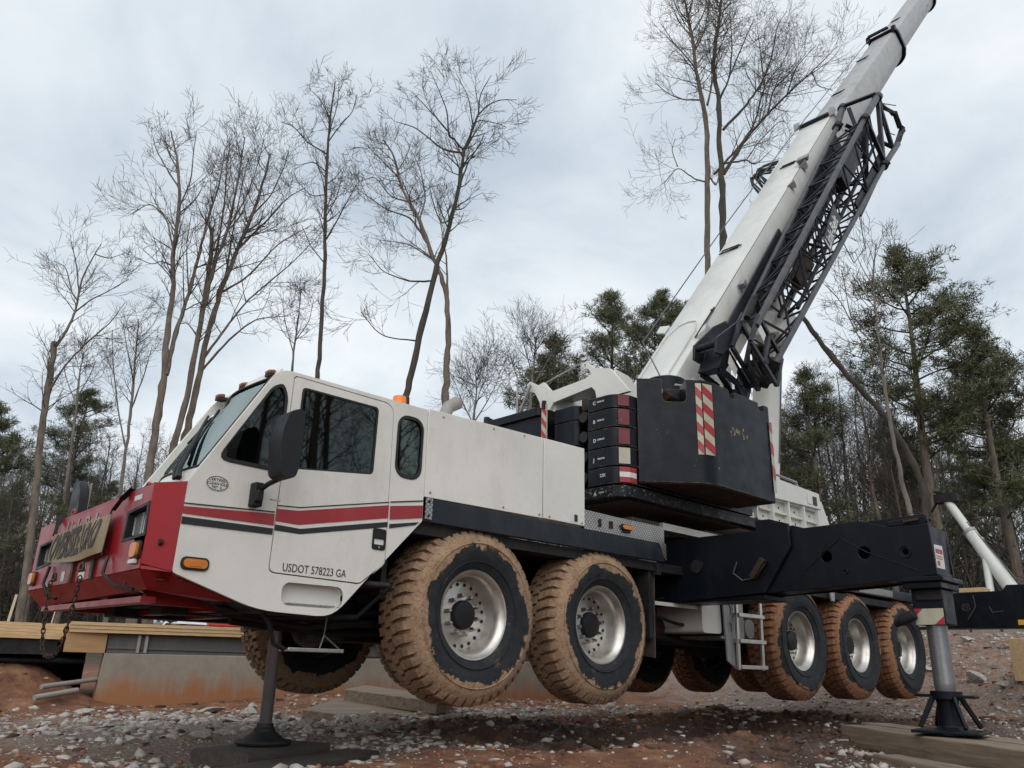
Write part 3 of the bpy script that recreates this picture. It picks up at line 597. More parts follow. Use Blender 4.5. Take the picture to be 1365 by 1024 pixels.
b = MB(); b.lathe([(0,0),(0.008,0),(0.008,0.004)], 12, ctr=(-1.083,YN-0.015,1.535)); b.obj('door_lock', 'chrome', door)
text('USDOT 578223 GA', 'lettering', 0.082, 'ink', door, (-1.885,YN-0.005,1.278), (1,0,0), (0,0,1), xscale=0.78)
# stripes
def stripe(P, m): b = MB(); b.plate(P, YN-0.0065, YN-0.0035, 'y'); return part(b, 'stripe', m)
stripe([(-2.652,1.655),(-1.993,1.688),(-1.993,1.680),(-2.652,1.647)],'ink'); stripe([(-2.652,1.63),(-1.993,1.671),(-1.992,1.588),(-2.652,1.583)],'redstripe'); stripe([(-2.65,1.562),(-1.993,1.566),(-1.993,1.522),(-2.65,1.514)],'ink')
stripe([(-1.979,1.738),(-1.798,1.749),(-1.013,1.908),(-1.013,1.899),(-1.797,1.741),(-1.979,1.730)],'ink'); stripe([(-1.979,1.71),(-1.808,1.720),(-1.013,1.880),(-1.012,1.775),(-1.794,1.617),(-1.979,1.62)],'redstripe'); stripe([(-1.979,1.597),(-1.778,1.591),(-1.012,1.745),(-1.012,1.703),(-1.773,1.552),(-1.979,1.554)],'ink')
stripe([(-0.998,1.913),(-0.672,1.972),(-0.672,1.962),(-0.998,1.903)],'ink'); stripe([(-0.998,1.876),(-0.672,1.928),(-0.672,1.824),(-0.994,1.768)],'redstripe'); stripe([(-0.992,1.731),(-0.70,1.785),(-0.735,1.757),(-0.992,1.697)],'ink')
# oval decal and side marker
b = MB(); ov = [(-2.444+0.083*math.cos(t), 1.818+0.055*math.sin(t)) for t in np.linspace(0,2*math.pi,33)[:-1]]; b.plate(ov, YN-0.003, YN-0.001, 'y'); oval = part(b, 'decal', 'label')
b = MB(); ov1 = [(-2.444+0.078*math.cos(t), 1.818+0.050*math.sin(t)) for t in np.linspace(0,2*math.pi,33)[:-1]]; ov2 = [(-2.444+0.074*math.cos(t), 1.818+0.046*math.sin(t)) for t in np.linspace(0,2*math.pi,33)[:-1]]
b.plate(ov1, YN-0.005, YN-0.003, 'y', holes=[ov2]); b.obj('decal_border', 'ink', oval)
for tx_, z_, s_ in (('CERTIFIED',1.832,0.028),('CLEAN IDLE',1.806,0.027),('MET  IL',1.782,0.024)): text(tx_, 'decal_text', s_, 'ink', oval, (-2.444,YN-0.0045,z_), (1,0,0), (0,0,1), align='CENTER')
b = MB(); b.plate(rrect(-2.612,1.222,-2.420,1.308,0.035), YN-0.012, YN, 'y'); mk = part(b, 'side_marker', 'seal', 0.004)
b = MB(); b.plate(rrect(-2.597,1.236,-2.435,1.294,0.028), YN-0.024, YN-0.011, 'y'); b.obj('marker_lens', 'amber', mk, 0.006)
b = MB(); b.box((-2.555,YN-0.027,1.245),(-2.475,YN-0.022,1.285)); b.obj('marker_lens_bar', 'amber', mk, 0.003)
# near mirror
b = MB()
prof_ = roundpoly([(-2.20,1.86),(-2.225,2.15),(-2.18,2.32),(-2.09,2.355),(-2.06,2.31),(-2.065,1.93),(-2.09,1.85)], [0.05,0.1,0.1,0.05,0.05,0.06,0.05])
b.plate(prof_, -1.92, -1.74, 'y'); mir = part(b, 'mirror', 'plastic', 0.04, seg=3)
b = MB(); b.tube([(-2.12,-1.76,1.87),(-2.15,-1.66,1.84),(-2.17,-1.57,1.80)], 0.02, 8); b.box((-2.205,-1.585,1.69),(-2.135,-1.50,1.86)); b.box((-2.20,-1.62,1.72),(-2.15,-1.58,1.80)); b.obj('mirror_arm', 'plastic', mir, 0.008)
b = MB(); b.box((-2.09,-1.62,1.742),(-2.02,-1.60,1.752)); b.obj('arm_bolt', 'chrome', mir)
b = MB(); b.plate([(y*1.0,z) for y,z in ((-1.90,1.93),(-1.76,1.93),(-1.76,2.28),(-1.90,2.28))], -2.059, -2.056, 'x'); b.obj('mirror_glass', 'galv', mir)
# far mirror on the far fender
b = MB(); b.plate(roundpoly([(1.12,1.84),(1.16,2.10),(1.30,2.22),(1.42,2.20),(1.42,1.84)], [0.02,0.15,0.08,0.05,0.02]), -2.58, -2.50, 'x'); fm = part(b, 'mirror', 'plastic', 0.03)
b = MB(); b.box((-2.50,1.14,1.86),(-2.495,1.40,2.18)); b.obj('mirror_glass', 'galv', fm)
b = MB(); b.tube([(-2.54,1.3,1.84),(-2.5,1.36,1.70)], 0.02, 6); b.obj('mirror_arm', 'plastic', fm)
# ---- red front: hood, fascia, chamfered corners
yl, yr = 1.30, -1.32
HL = [(-1.345,1.665),(-0.905,1.635),(-0.90,1.43),(-1.37,1.435)]
HLn = [(-1.30,1.66),(-0.92,1.63),(-0.905,1.43),(-1.315,1.44)]; HLf = [(1.185,1.57),(0.80,1.59),(0.775,1.39),(1.16,1.365)]
b = MB(); b.plate([(yr,1.79),(yr,1.22),(0.0,1.20),(yl,1.19),(yl,1.745),(0,1.765)], -2.80, -2.77, 'x', holes=[HLn, HLf]); fas = part(b, 'front_fascia', 'red', 0.006)
b = MB(); b.add([(-2.80,yr,1.79),(-2.648,YN,1.80),(-2.655,YN,1.20),(-2.80,yr,1.25),(-2.78,yr+0.02,1.79),(-2.63,YN+0.03,1.80),(-2.635,YN+0.03,1.20),(-2.78,yr+0.02,1.25)],[(0,1,2,3),(7,6,5,4),(0,4,5,1),(1,5,6,2),(2,6,7,3),(3,7,4,0)]); b.obj('corner_panel', 'red', fas, 0.005)
b = MB(); b.add([(-2.80,yl,1.745),(-2.648,1.5,1.74),(-2.655,1.5,1.20),(-2.80,yl,1.19),(-2.78,yl-0.02,1.745),(-2.63,1.47,1.74),(-2.635,1.47,1.20),(-2.78,yl-0.02,1.19)],[(0,3,2,1),(7,4,5,6),(0,1,5,4),(1,2,6,5),(2,3,7,6),(3,0,4,7)]); b.obj('corner_panel', 'red', fas, 0.005)
b = MB(); b.add([(-2.80,yr,1.79),(-2.645,YN,1.80),(-2.60,-0.42,1.79),(-2.3,-0.42,1.78),(-2.3,1.5,1.745),(-2.648,1.5,1.742),(-2.80,yl,1.745),(-2.80,0,1.765)],[(0,1,2,3,4,5,6,7)]); b.add([(-2.80,yr,1.77),(-2.645,YN,1.78),(-2.60,-0.42,1.77),(-2.3,-0.42,1.76),(-2.3,1.5,1.725),(-2.648,1.5,1.722),(-2.80,yl,1.725),(-2.80,0,1.745)],[(7,6,5,4,3,2,1,0)]); b.obj('hood', 'red', fas)
b = MB(); b.plate(circ(-1.42,1.39,0.022,12), -2.742, -2.728, 'x'); b.obj('corner_hole', 'seal', fas)
# lower lip, slanted back
b = MB(); b.hexa([(-2.80,yr,1.215),(-2.80,yl,1.185),(-2.70,yl-0.1,1.06),(-2.70,yr+0.1,1.10),(-2.77,yr,1.215),(-2.77,yl,1.185),(-2.68,yl-0.1,1.06),(-2.68,yr+0.1,1.10)]); b.obj('lower_lip', 'red', fas)
b = MB()
for (z0, z1, xa, xb_) in ((1.02,1.06,-2.70,-2.60),): b.box((xa,-1.15,z0),(xb_,1.15,z1))
b.box((-2.60,-0.95,1.02),(-1.7,-0.90,1.14)); b.box((-2.60,0.9,1.02),(-1.7,0.95,1.14)); b.box((-2.15,-0.9,1.0),(-2.05,0.9,1.04)); b.box((-1.75,-1.0,0.99),(-1.65,0.95,1.06)); b.add([(-2.69,-1.2,1.12),(-2.69,1.2,1.09),(-1.7,1.2,1.22),(-1.7,-1.2,1.22)],[(0,1,2,3)]); part(b, 'bumper_frame', 'red')
b = MB(); b.hexa([(-2.70,-1.2,1.10),(-2.55,-1.42,1.16),(-2.1,-1.42,1.04),(-1.9,-0.98,1.04),(-2.70,-1.2,1.13),(-2.55,-1.42,1.19),(-2.1,-1.42,1.07),(-1.9,-0.98,1.07)]); part(b, 'bumper_gusset', 'red')
for yy, zz_ in ((yr, 1.22), (yl, 1.19)):
    sg_ = -1 if yy < 0 else 1; b = MB(); b.hexa([(-2.795,yy,zz_),(-2.655,sg_*1.495,1.20),(-2.55,sg_*1.42,1.165),(-2.70,yy-sg_*0.1,1.10),(-2.79,yy,zz_+0.02),(-2.65,sg_*1.49,1.22),(-2.545,sg_*1.415,1.185),(-2.695,yy-sg_*0.1,1.12)]); b.obj('corner_gusset', 'red', fas)
    b = MB(); b.plate(circ(0,0,1,4),0,0.001) if False else b.lathe([(0,0),(0.045,0),(0.045,0.004)], 14, 'z', ctr=(-2.66,yy*1.03,1.152)); b.obj('gusset_hole', 'seal', fas)
for y in (-0.95,-0.5,0.1,0.5): b = MB(); b.lathe([(0,0),(0.018,0),(0.018,0.004)], 10, 'x', ctr=(-2.752,y,1.155)); part(b, 'bumper_bolt', 'seal')
for P, s_ in ((HLn,-1),(HLf,1)):
    c = (sum(p[0] for p in P)/4, sum(p[1] for p in P)/4)
    b = MB(); b.plate(grow_poly(P,0.012), -2.806, -2.70, 'x', holes=[grow_poly(P,-0.030)]); b.box((-2.70,c[0]-0.22,c[1]-0.14),(-2.69,c[0]+0.22,c[1]+0.14)); hl = part(b, 'headlight', 'plastic')
    for k in (-0.085, 0.085):
        b = MB(); b.plate(rrect(c[0]+k-0.075,c[1]-0.07,c[0]+k+0.075,c[1]+0.065,0.012), -2.755, -2.73, 'x'); b.obj('lamp', 'lens', hl, 0.01)
    b = MB(); b.plate(grow_poly(rrect(c[0]-0.175,c[1]-0.088,c[0]+0.175,c[1]+0.08,0.01),0), -2.76, -2.735, 'x', holes=[rrect(c[0]-0.162,c[1]-0.072,c[0]-0.005,c[1]+0.066,0.01), rrect(c[0]+0.005,c[1]-0.072,c[0]+0.162,c[1]+0.066,0.01)]); b.obj('lamp_bezel', 'chrome', hl)
    ty = -1.225 if s_ < 0 else 1.17; tz = 1.345 if s_ < 0 else 1.285
    b = MB(); b.plate(rrect(ty-0.075,tz-0.06,ty+0.075,tz+0.06,0.03), -2.815, -2.80, 'x'); t_ = part(b, 'turn_signal', 'seal', 0.004)
    b = MB(); b.plate(rrect(ty-0.055,tz-0.048,ty+0.055,tz+0.048,0.03), -2.835, -2.814, 'x'); b.obj('signal_lens', 'amber', t_, 0.008)
    b = MB(); b.tube([(-2.72,-0.92*(1 if s_<0 else -0.8),1.79),(-2.72,-0.92*(1 if s_<0 else -0.8),1.80)],0.02,8); yy=-0.98 if s_<0 else 0.70
    b = MB(); b.tube([(-2.72+0.0, yy+0.033*math.cos(t), 1.815+0.033*math.sin(t)) for t in np.linspace(0,2*math.pi,17)], 0.010, 6, cap=False); part(b, 'lifting_eye', 'red')
b = MB(); b.box((-2.83,-1.26,1.255),(-2.802,-1.16,1.285)); part(b, 'small_lamp', 'label', 0.004)
for lo_, hi_ in (((-2.803,-1.14,1.70),(-2.801,-1.0,1.735)),((-2.803,-0.42,1.26),(-2.801,-0.32,1.31)),((-2.803,-0.20,1.22),(-2.801,-0.06,1.33)),((-2.803,0.3,1.22),(-2.801,0.38,1.30))): b = MB(); b.box(lo_, hi_); part(b, 'sticker', 'label')
text('Link-Belt', 'hood_lettering', 0.17, 'galv', fas, (-2.8045,0.52,1.585), (0,-1,0), (0,0,1), shear=0.2, bold=0.003, xscale=1.35)
b = MB(); b.plate([(-1.14,1.60),(-1.08,1.66),(-1.02,1.60)], -2.803, -2.801, 'x')
for lo_, hi_ in (((-2.82,0.05,1.20),(-2.74,0.10,1.37)),((-2.82,-0.42,1.20),(-2.74,-0.36,1.35))): b = MB(); b.box(lo_, hi_); part(b, 'tow_bracket', 'rusty')
b = MB(); b.tube([(-2.82,-0.72,1.34),(-2.84,-0.74,1.22),(-2.80,-0.9,1.13),(-2.74,-1.1,1.10)], 0.012, 6); part(b, 'air_hose', 'plastic'); b = MB(); b.tube([(-2.82,0.68,1.36),(-2.84,0.70,1.22),(-2.80,0.66,1.12),(-2.76,0.55,1.10)], 0.013, 6); part(b, 'air_hose', 'plastic')
# ---- engine cabinet behind the cab
b = MB(); b.plate([(-0.665,2.005),(0.765,2.02),(0.765,2.815),(-0.665,2.78)], YN, YN+0.03, 'y'); cabn = part(b, 'cabinet_panel', 'white', 0.006)
b = MB(); b.plate([(0.775,2.022),(1.375,2.022),(1.375,2.83),(0.775,2.816)], YN, YN+0.03, 'y'); part(b, 'cabinet_panel', 'white', 0.006)
b = MB(); b.box((-0.655,YN+0.035,2.01),(1.37,1.35,2.775)); part(b, 'engine_cabinet', 'white', 0.01)
for x, z in ((-0.60,2.05),(-0.50,2.74),(0.1,2.765),(0.25,2.05),(0.72,2.05),(0.86,2.05),(1.33,2.05),(0.5,2.78)):
    b = MB(); b.lathe([(0,0),(0.010,0.002),(0.013,0.008)], 10, ctr=(x,YN-0.008,z)); part(b, 'panel_screw', 'chrome')
b = MB(); b.box((1.16,YN-0.002,2.04),(1.27,YN-0.0005,2.13)); st = part(b, 'sticker', 'label'); b = MB(); b.box((1.215,YN-0.003,2.05),(1.265,YN-0.0021,2.12)); b.obj('sticker_print', 'ink', st)
b = MB(); b.plate([(-0.645,1.82),(-0.575,1.82),(-0.575,2.0),(-0.645,2.0)], YN-0.012, YN, 'y'); al = part(b, 'bracket', 'diamond'); 
for z in (1.85, 1.97): b = MB(); b.lathe([(0,0),(0.012,0.0),(0.014,0.006)], 8, ctr=(-0.61,YN-0.018,z)); b.obj('bolt', 'chassis', al)
# exhaust tip and beacon
b = MB(); b.tube([(0.05,-0.8,2.75),(0.05,-0.8,3.0),(0.10,-0.8,3.12),(0.22,-0.8,3.20)], [0.065,0.065,0.065,0.07], 14); part(b, 'exhaust_pipe', 'pvc')
b = MB(); b.lathe([(0.0,0.105),(0.052,0.10),(0.060,0.09),(0.063,0.0),(0.07,-0.01),(0.07,-0.03)], 24, 'z', ctr=(-0.72,-1.12,2.86)); part(b, 'beacon', 'beacon')
b = MB(); b.tube([(-0.72,-1.12,2.75),(-0.72,-1.12,2.835)], 0.035, 10); part(b, 'beacon_bracket', 'plastic')
# ---- deck edge beam, checker plate
b = MB(); b.plate([(-0.66,1.80),(2.71,1.80),(2.71,2.0),(-0.57,2.0)], YN, YN+0.05, 'y'); b.box((-0.6,YN+0.05,1.97),(2.7,-0.9,2.0)); part(b, 'deck_edge', 'deckblack', 0.006)
b = MB(); b.plate([(1.38,2.003),(2.72,2.003),(2.72,2.175),(1.38,2.195)], YN+0.01, YN+0.02, 'y'); part(b, 'checker_plate', 'diamond')
b = MB(); b.plate([(2.60,2.0),(2.72,2.0),(2.72,1.82),(2.68,1.84)], YN-0.012, YN-0.002, 'y'); part(b, 'bracket', 'diamond')
b = MB(); b.box((1.38,YN+0.02,2.15),(2.72,-0.4,2.19)); part(b, 'deck_plate', 'diamond')
b = MB(); b.plate(rrect(1.955,2.065,2.13,2.128,0.028), YN-0.014, YN+0.01, 'y'); mk = part(b, 'side_marker', 'seal'); b = MB(); b.plate(rrect(1.967,2.073,2.118,2.120,0.022), YN-0.026, YN-0.013, 'y'); b.obj('marker_lens', 'amber', mk, 0.006)
for lo_, hi_ in (((1.98,YN-0.008,2.04),(2.10,YN+0.01,2.058)),((1.77,YN+0.0,2.055),(1.82,YN+0.01,2.13)),((1.60,YN+0.0,2.05),(1.635,YN+0.01,2.13))): b = MB(); b.box(lo_, hi_); part(b, 'plate_slot', 'chassis')
b = MB(); b.box((2.75,-1.1,1.80),(3.1,1.2,2.10)); part(b, 'cross_member', 'white', 0.01)
# ---- mid outrigger (extended towards the near side)
XB = 3.10
S1 = [(-1.18,1.40),(-2.47,1.465),(-2.79,1.915),(-2.785,2.150),(-2.57,2.22),(-2.41,2.222),(-2.405,2.11),(-1.18,2.105)]
S2 = [(-2.30,1.455),(-3.45,1.500),(-3.93,1.540),(-4.156,1.556),(-4.14,2.018),(-3.79,2.02),(-3.50,2.108),(-3.31,2.102),(-2.30,2.085)]
b = MB(); b.plate(S1, XB, XB+0.03, 'x'); b.box((XB+0.03,-2.40,2.05),(XB+0.50,1.3,2.105)); b.plate(S1, XB+0.50, XB+0.53, 'x'); b.box((XB+0.03,-2.45,1.40),(XB+0.50,1.3,1.45)); ob = part(b, 'outrigger_box', 'black', 0.006)
b = MB(); b.plate(circ(-1.64,1.79,0.075,24), XB-0.002, XB-0.0005, 'x'); b.obj('bore', 'chassis', ob)
b = MB(); b.tube([(XB-0.004,-1.64+0.085*math.cos(t),1.79+0.085*math.sin(t)) for t in np.linspace(0,2*math.pi,25)], 0.005, 5, cap=False); b.obj('bore_ring', 'black', ob)
b = MB(); b.tube([(XB-0.02,-2.17,1.80),(XB-0.03,-2.12,1.68),(XB-0.02,-2.22,1.60),(XB-0.02,-2.36,1.62),(XB-0.02,-2.47,1.78)], 0.008, 5); b.obj('safety_cable', 'rope', ob)
b = MB(); b.beam((XB-0.05,-2.50,1.80),(XB-0.05,-2.36,1.62),0.06,0.07,(1,0,0)); b.tube([(XB-0.06,-2.52,1.75),(XB-0.10,-2.50,1.70),(XB-0.10,-2.42,1.63)], 0.006, 5); b.obj('lock_pin', 'rusty', ob, 0.006)
b = MB(); b.plate(S2, XB+0.04, XB+0.07, 'x', holes=[circ(-3.14,1.79,0.055), circ(-3.52,1.80,0.06), circ(-3.905,1.778,0.028)]); b.plate(S2, XB+0.45, XB+0.48, 'x')
b.hexa([(XB+0.07,-2.3,2.05),(XB+0.45,-2.3,2.05),(XB+0.45,-3.4,2.07),(XB+0.07,-3.4,2.07),(XB+0.07,-2.3,2.08),(XB+0.45,-2.3,2.08),(XB+0.45,-3.4,2.10),(XB+0.07,-3.4,2.10)])
b.hexa([(XB+0.07,-2.3,1.46),(XB+0.45,-2.3,1.46),(XB+0.45,-4.15,1.56),(XB+0.07,-4.15,1.56),(XB+0.07,-2.3,1.49),(XB+0.45,-2.3,1.49),(XB+0.45,-4.15,1.59),(XB+0.07,-4.15,1.59)])
b.box((XB+0.07,-4.14,1.58),(XB+0.45,-4.11,2.0)); b.box((XB+0.07,-4.11,1.97),(XB+0.45,-3.75,2.0)); beam = part(b, 'outrigger_beam', 'black', 0.005)
b = MB(); b.plate([(-3.45,2.05),(-4.05,2.06),(-4.10,2.09),(-4.04,2.147),(-3.45,2.13)], XB+0.25, XB+0.28, 'x'); b.tube([(XB+0.12,-3.80,2.05),(XB+0.12,-4.05,2.075)], 0.025, 8); b.obj('top_rib', 'black', beam, 0.004)
b = MB(); b.plate([(-3.75,2.03),(-3.77,2.075),(-4.08,2.10),(-4.13,2.08),(-4.13,2.03)], XB+0.06, XB+0.10, 'x'); b.obj('lug_plate', 'black', beam, 0.008)
b = MB(); b.tube([(XB+0.05,-3.92,2.055),(XB+0.05,-4.06,2.065)], 0.014, 8); b.obj('pin', 'rusty', beam)
for P, q_ in (((-3.30,1.96),(-3.55,1.80)),((-3.55,1.80),(-4.0,1.60)),((-3.30,1.96),(-2.90,1.66)),((-3.30,1.45+0.06),(-3.30,1.46+0.055))):
    b = MB(); b.tube([(XB+0.038,P[0],P[1]),(XB+0.038,q_[0],q_[1])], 0.005, 5); b.obj('weld_seam', 'black', beam)
b = MB(); b.tube([(XB+0.036,-3.905+0.05*math.cos(t),1.778+0.05*math.sin(t)) for t in np.linspace(0,2*math.pi,21)], 0.008, 5, cap=False); b.tube([(XB+0.036,-3.32+0.02*math.cos(t),1.63+0.02*math.sin(t)) for t in np.linspace(0,2*math.pi,13)], 0.008, 5, cap=False); b.obj('boss', 'black', beam)
b = MB(); b.plate([(XB+0.10,1.835),(XB+0.30,1.84),(XB+0.30,1.625),(XB+0.10,1.625)], -4.144, -4.141, 'y'); sk = b.obj('sticker', 'label', beam)
b = MB(); b.box((XB+0.12,-4.147,1.76),(XB+0.28,-4.1445,1.80)); b.box((XB+0.12,-4.147,1.73),(XB+0.27,-4.1445,1.737)); b.box((XB+0.12,-4.147,1.71),(XB+0.26,-4.1445,1.716)); b.box((XB+0.13,-4.147,1.65),(XB+0.18,-4.1445,1.69)); b.obj('sticker_print', 'redstripe', sk)
# jack at the beam end
jx, jy = XB+0.26, -4.01
b = MB(); b.box((jx-0.26,jy-0.20,1.50),(jx+0.26,jy+0.20,1.545)); b.box((jx-0.23,jy-0.165,1.44),(jx+0.23,jy+0.165,1.50)); jk = part(b, 'jack', 'black', 0.008)
b = MB(); b.box((jx-0.14,jy-0.135,1.13),(jx+0.14,jy+0.135,1.44)); b.obj('jack_housing', 'black', jk, 0.01)
b = MB(); b.box((jx-0.16,jy-0.14,1.34),(jx-0.13,jy+0.10,1.44)); b.tube([(jx-0.2,jy+0.10,1.22),(jx-0.2,jy+0.24,1.16)], 0.05, 10); b.tube([(jx-0.18,jy+0.22,1.16),(jx-0.16,jy+0.30,1.14)], 0.035, 8); b.obj('valve_block', 'chassis', jk, 0.01)
b = MB(); b.box((jx-0.144,jy-0.125,1.13),(jx-0.1405,jy+0.125,1.27)); wq = b.obj('warning_plate', 'palemark', jk)
b = MB(); b.plate([(jy+0.125,1.27),(jy+0.125,1.20),(jy+0.05,1.27)], jx-0.147, jx-0.1445, 'x'); b.plate([(jy-0.125,1.13),(jy-0.125,1.20),(jy-0.04,1.13)], jx-0.147, jx-0.1445, 'x'); b.obj('warning_stripe', 'redmark', wq)
b = MB(); b.lathe([(0,1.16),(0.088,1.16),(0.088,0.64),(0.09,0.62),(0.082,0.56),(0.0,0.555)], 32, 'z', ctr=(jx,jy,0)); b.obj('jack_cylinder', 'polished', jk)
b = MB(); b.box((jx-0.07,jy-0.25,0.515),(jx+0.07,jy+0.25,0.54)); b.lathe([(0.0,0.57),(0.13,0.57),(0.13,0.50),(0.0,0.50)], 20, 'z', ctr=(jx,jy,0))
b.lathe([(0.0,0.52),(0.10,0.52),(0.085,0.45),(0.10,0.28),(0.15,0.24),(0,0.24)], 14, 'z', ctr=(jx,jy,0))
b.box((jx-0.27,jy-0.27,0.225),(jx+0.27,jy+0.27,0.25), Matrix.Rotation(R(8),3,'Z'))
for k in range(4):
    a = R(45+90*k); dx_, dy_ = math.cos(a), math.sin(a); b.hexa([(jx+dx_*0.10-dy_*0.015,jy+dy_*0.10+dx_*0.015,0.51),(jx+dx_*0.10+dy_*0.015,jy+dy_*0.10-dx_*0.015,0.51),(jx+dx_*0.25+dy_*0.015,jy+dy_*0.25-dx_*0.015,0.26),(jx+dx_*0.25-dy_*0.015,jy+dy_*0.25+dx_*0.015,0.26),(jx+dx_*0.14-dy_*0.015,jy+dy_*0.14+dx_*0.015,0.53),(jx+dx_*0.14+dy_*0.015,jy+dy_*0.14-dx_*0.015,0.53),(jx+dx_*0.28+dy_*0.015,jy+dy_*0.28-dx_*0.015,0.28),(jx+dx_*0.28-dy_*0.015,jy+dy_*0.28+dx_*0.015,0.28)])
b.obj('jack_foot', 'black', jk, 0.006)
# ---- rear outrigger
XR = 10.35
b = MB(); b.plate([(-1.45,1.46),(-3.25,1.45),(-3.25,2.12),(-2.70,2.13),(-2.62,2.04),(-1.7,2.03),(-1.45,2.06)], XR, XR+0.03, 'x', holes=[circ(-2.05,1.80,0.07)]); b.box((XR+0.03,-3.2,2.0),(XR+0.5,1.3,2.03)); b.box((XR+0.03,-3.2,1.46),(XR+0.5,1.3,1.49)); b.box((XR+0.03,-1.44,1.5),(XR+0.5,-1.40,2.0)); ob2 = part(b, 'outrigger_beam', 'black', 0.006)
b = MB(); b.tube([(XR-0.01,-2.18,1.98),(XR-0.02,-2.2,1.8),(XR-0.01,-2.05,1.6)], 0.006, 5); b.tube([(XR-0.01,-2.4,1.8),(XR-0.03,-2.44,1.70),(XR-0.01,-2.6,1.72)], 0.006, 5); b.obj('safety_cable', 'rope', ob2)
b = MB(); b.box((XR-0.003,-2.98,1.5),(XR-0.001,-2.78,1.58)); b.obj('sticker', 'yellow', ob2)
b = MB(); b.lathe([(0,1.45),(0.10,1.45),(0.10,0.85),(0,0.85)], 24, 'z', ctr=(XR+0.2,-3.02,0)); b.lathe([(0,0.9),(0.09,0.9),(0.09,0.5),(0.3,0.46),(0.3,0.42),(0,0.42)], 24, 'z', ctr=(XR+0.2,-3.02,0)); b.obj('jack', 'galv', ob2)
# rear deck edge, fenders
b = MB(); b.plate([(3.75,1.84),(10.2,1.84),(10.2,1.98),(3.75,1.98)], YN+0.02, YN+0.06, 'y'); b.box((5.1,YN+0.06,1.86),(10.2,-0.7,1.90)); part(b, 'fender', 'deckblack', 0.005)
b = MB(); b.plate([(6.6,1.80),(6.75,1.80),(6.72,1.66),(6.63,1.66)], YN+0.0, YN+0.02, 'y'); part(b, 'bracket', 'galv')
b = MB(); b.box((7.6,YN+0.01,1.86),(8.8,YN+0.02,1.96)); part(b, 'checker_plate', 'diamond')
# ---- ladder
rx = (4.20, 4.75); la = empty('ladder', (0,0,0), parent=CR)
for r_ in rx: b = MB(); b.beam((r_,YN+0.05,1.6),(r_-0.035,YN+0.05,0.70),0.03,0.05); b.obj('rail', 'aluminium', la, 0.003)
for z in (1.33, 1.03, 0.735): b = MB(); b.box((rx[0]-0.03,YN+0.0,z-0.022),(rx[1],YN+0.12,z+0.022)); b.obj('rung', 'aluminium', la, 0.003)
b = MB(); b.plate([(4.02,0.80),(4.18,0.72),(4.2,1.5),(3.98,1.5)], YN+0.10, YN+0.12, 'y', holes=[rrect(4.05,1.12,4.15,1.24,0.04), rrect(4.05,1.32,4.15,1.44,0.04)]); b.obj('ladder_bracket', 'galv', la)
# tanks and boxes under the deck
b = MB(); b.plate(roundpoly([(3.60,1.10),(4.0,1.10),(4.0,1.55),(3.60,1.55)],0.06), -1.35, -0.7, 'y'); part(b, 'fuel_tank', 'white', 0.03, seg=3)
b = MB(); b.plate(roundpoly([(4.06,1.05),(4.62,1.05),(4.62,1.55),(4.06,1.55)],0.06), -1.28, -0.7, 'y'); b.tube([(4.9,-1.2,1.2),(4.9,-0.7,1.2)], 0.12, 16); part(b, 'air_tank', 'galv', 0.02)
for x in (4.02,): b = MB(); b.box((x-0.02,-1.36,1.08),(x+0.02,-0.7,1.57)); part(b, 'tank_strap', 'seal', 0.01)
for lo_, hi_ in (((2.75,-1.3,1.36),(3.7,-1.27,1.40)),((3.15,-1.42,1.44),(3.6,-1.40,1.50))): b = MB(); b.box(lo_, hi_); part(b, 'support_bar', 'white')
# ---- front bumper jack and hanging step
b = MB(); b.lathe([(0,1.5),(0.051,1.5),(0.051,0.20),(0.045,0.19),(0.045,0.175),(0,0.175)], 24, 'z', ctr=(-1.26,-0.35,-0.01)); fj = part(b, 'front_jack', 'polished')
b = MB(); b.lathe([(0.0,0.20),(0.065,0.20),(0.07,0.17),(0.085,0.165),(0.085,0.14),(0.16,0.085),(0.215,0.075),(0.225,0.06),(0.215,0.045),(0,0.045)], 28, 'z', ctr=(-1.26,-0.35,-0.012)); b.obj('jack_foot', 'chassis', fj)
b = MB(); b.lathe([(0,1.6),(0.09,1.6),(0.09,1.1),(0,1.1)], 20, 'z', ctr=(-1.26,-0.35,0)); b.obj('jack_housing', 'chassis', fj)
b = MB(); b.tube([(-1.93,-1.36,1.0),(-1.86,-1.36,0.93),(-1.81,-1.36,0.79),(-1.72,-1.36,0.752)], 0.018, 6); st_ = part(b, 'cab_step', 'plastic')
b = MB(); b.box((-1.73,-1.44,0.738),(-1.27,-1.30,0.766)); b.obj('step_tread', 'chrome', st_, 0.004)
b = MB(); b.tube([(-1.40,-1.37,1.0),(-1.41,-1.37,0.86),(-1.26,-1.37,0.76)], 0.006, 5); b.tube([(-1.41,-1.37,0.86),(-1.44,-1.37,0.76)], 0.006, 5); b.obj('step_hanger', 'rope', st_)

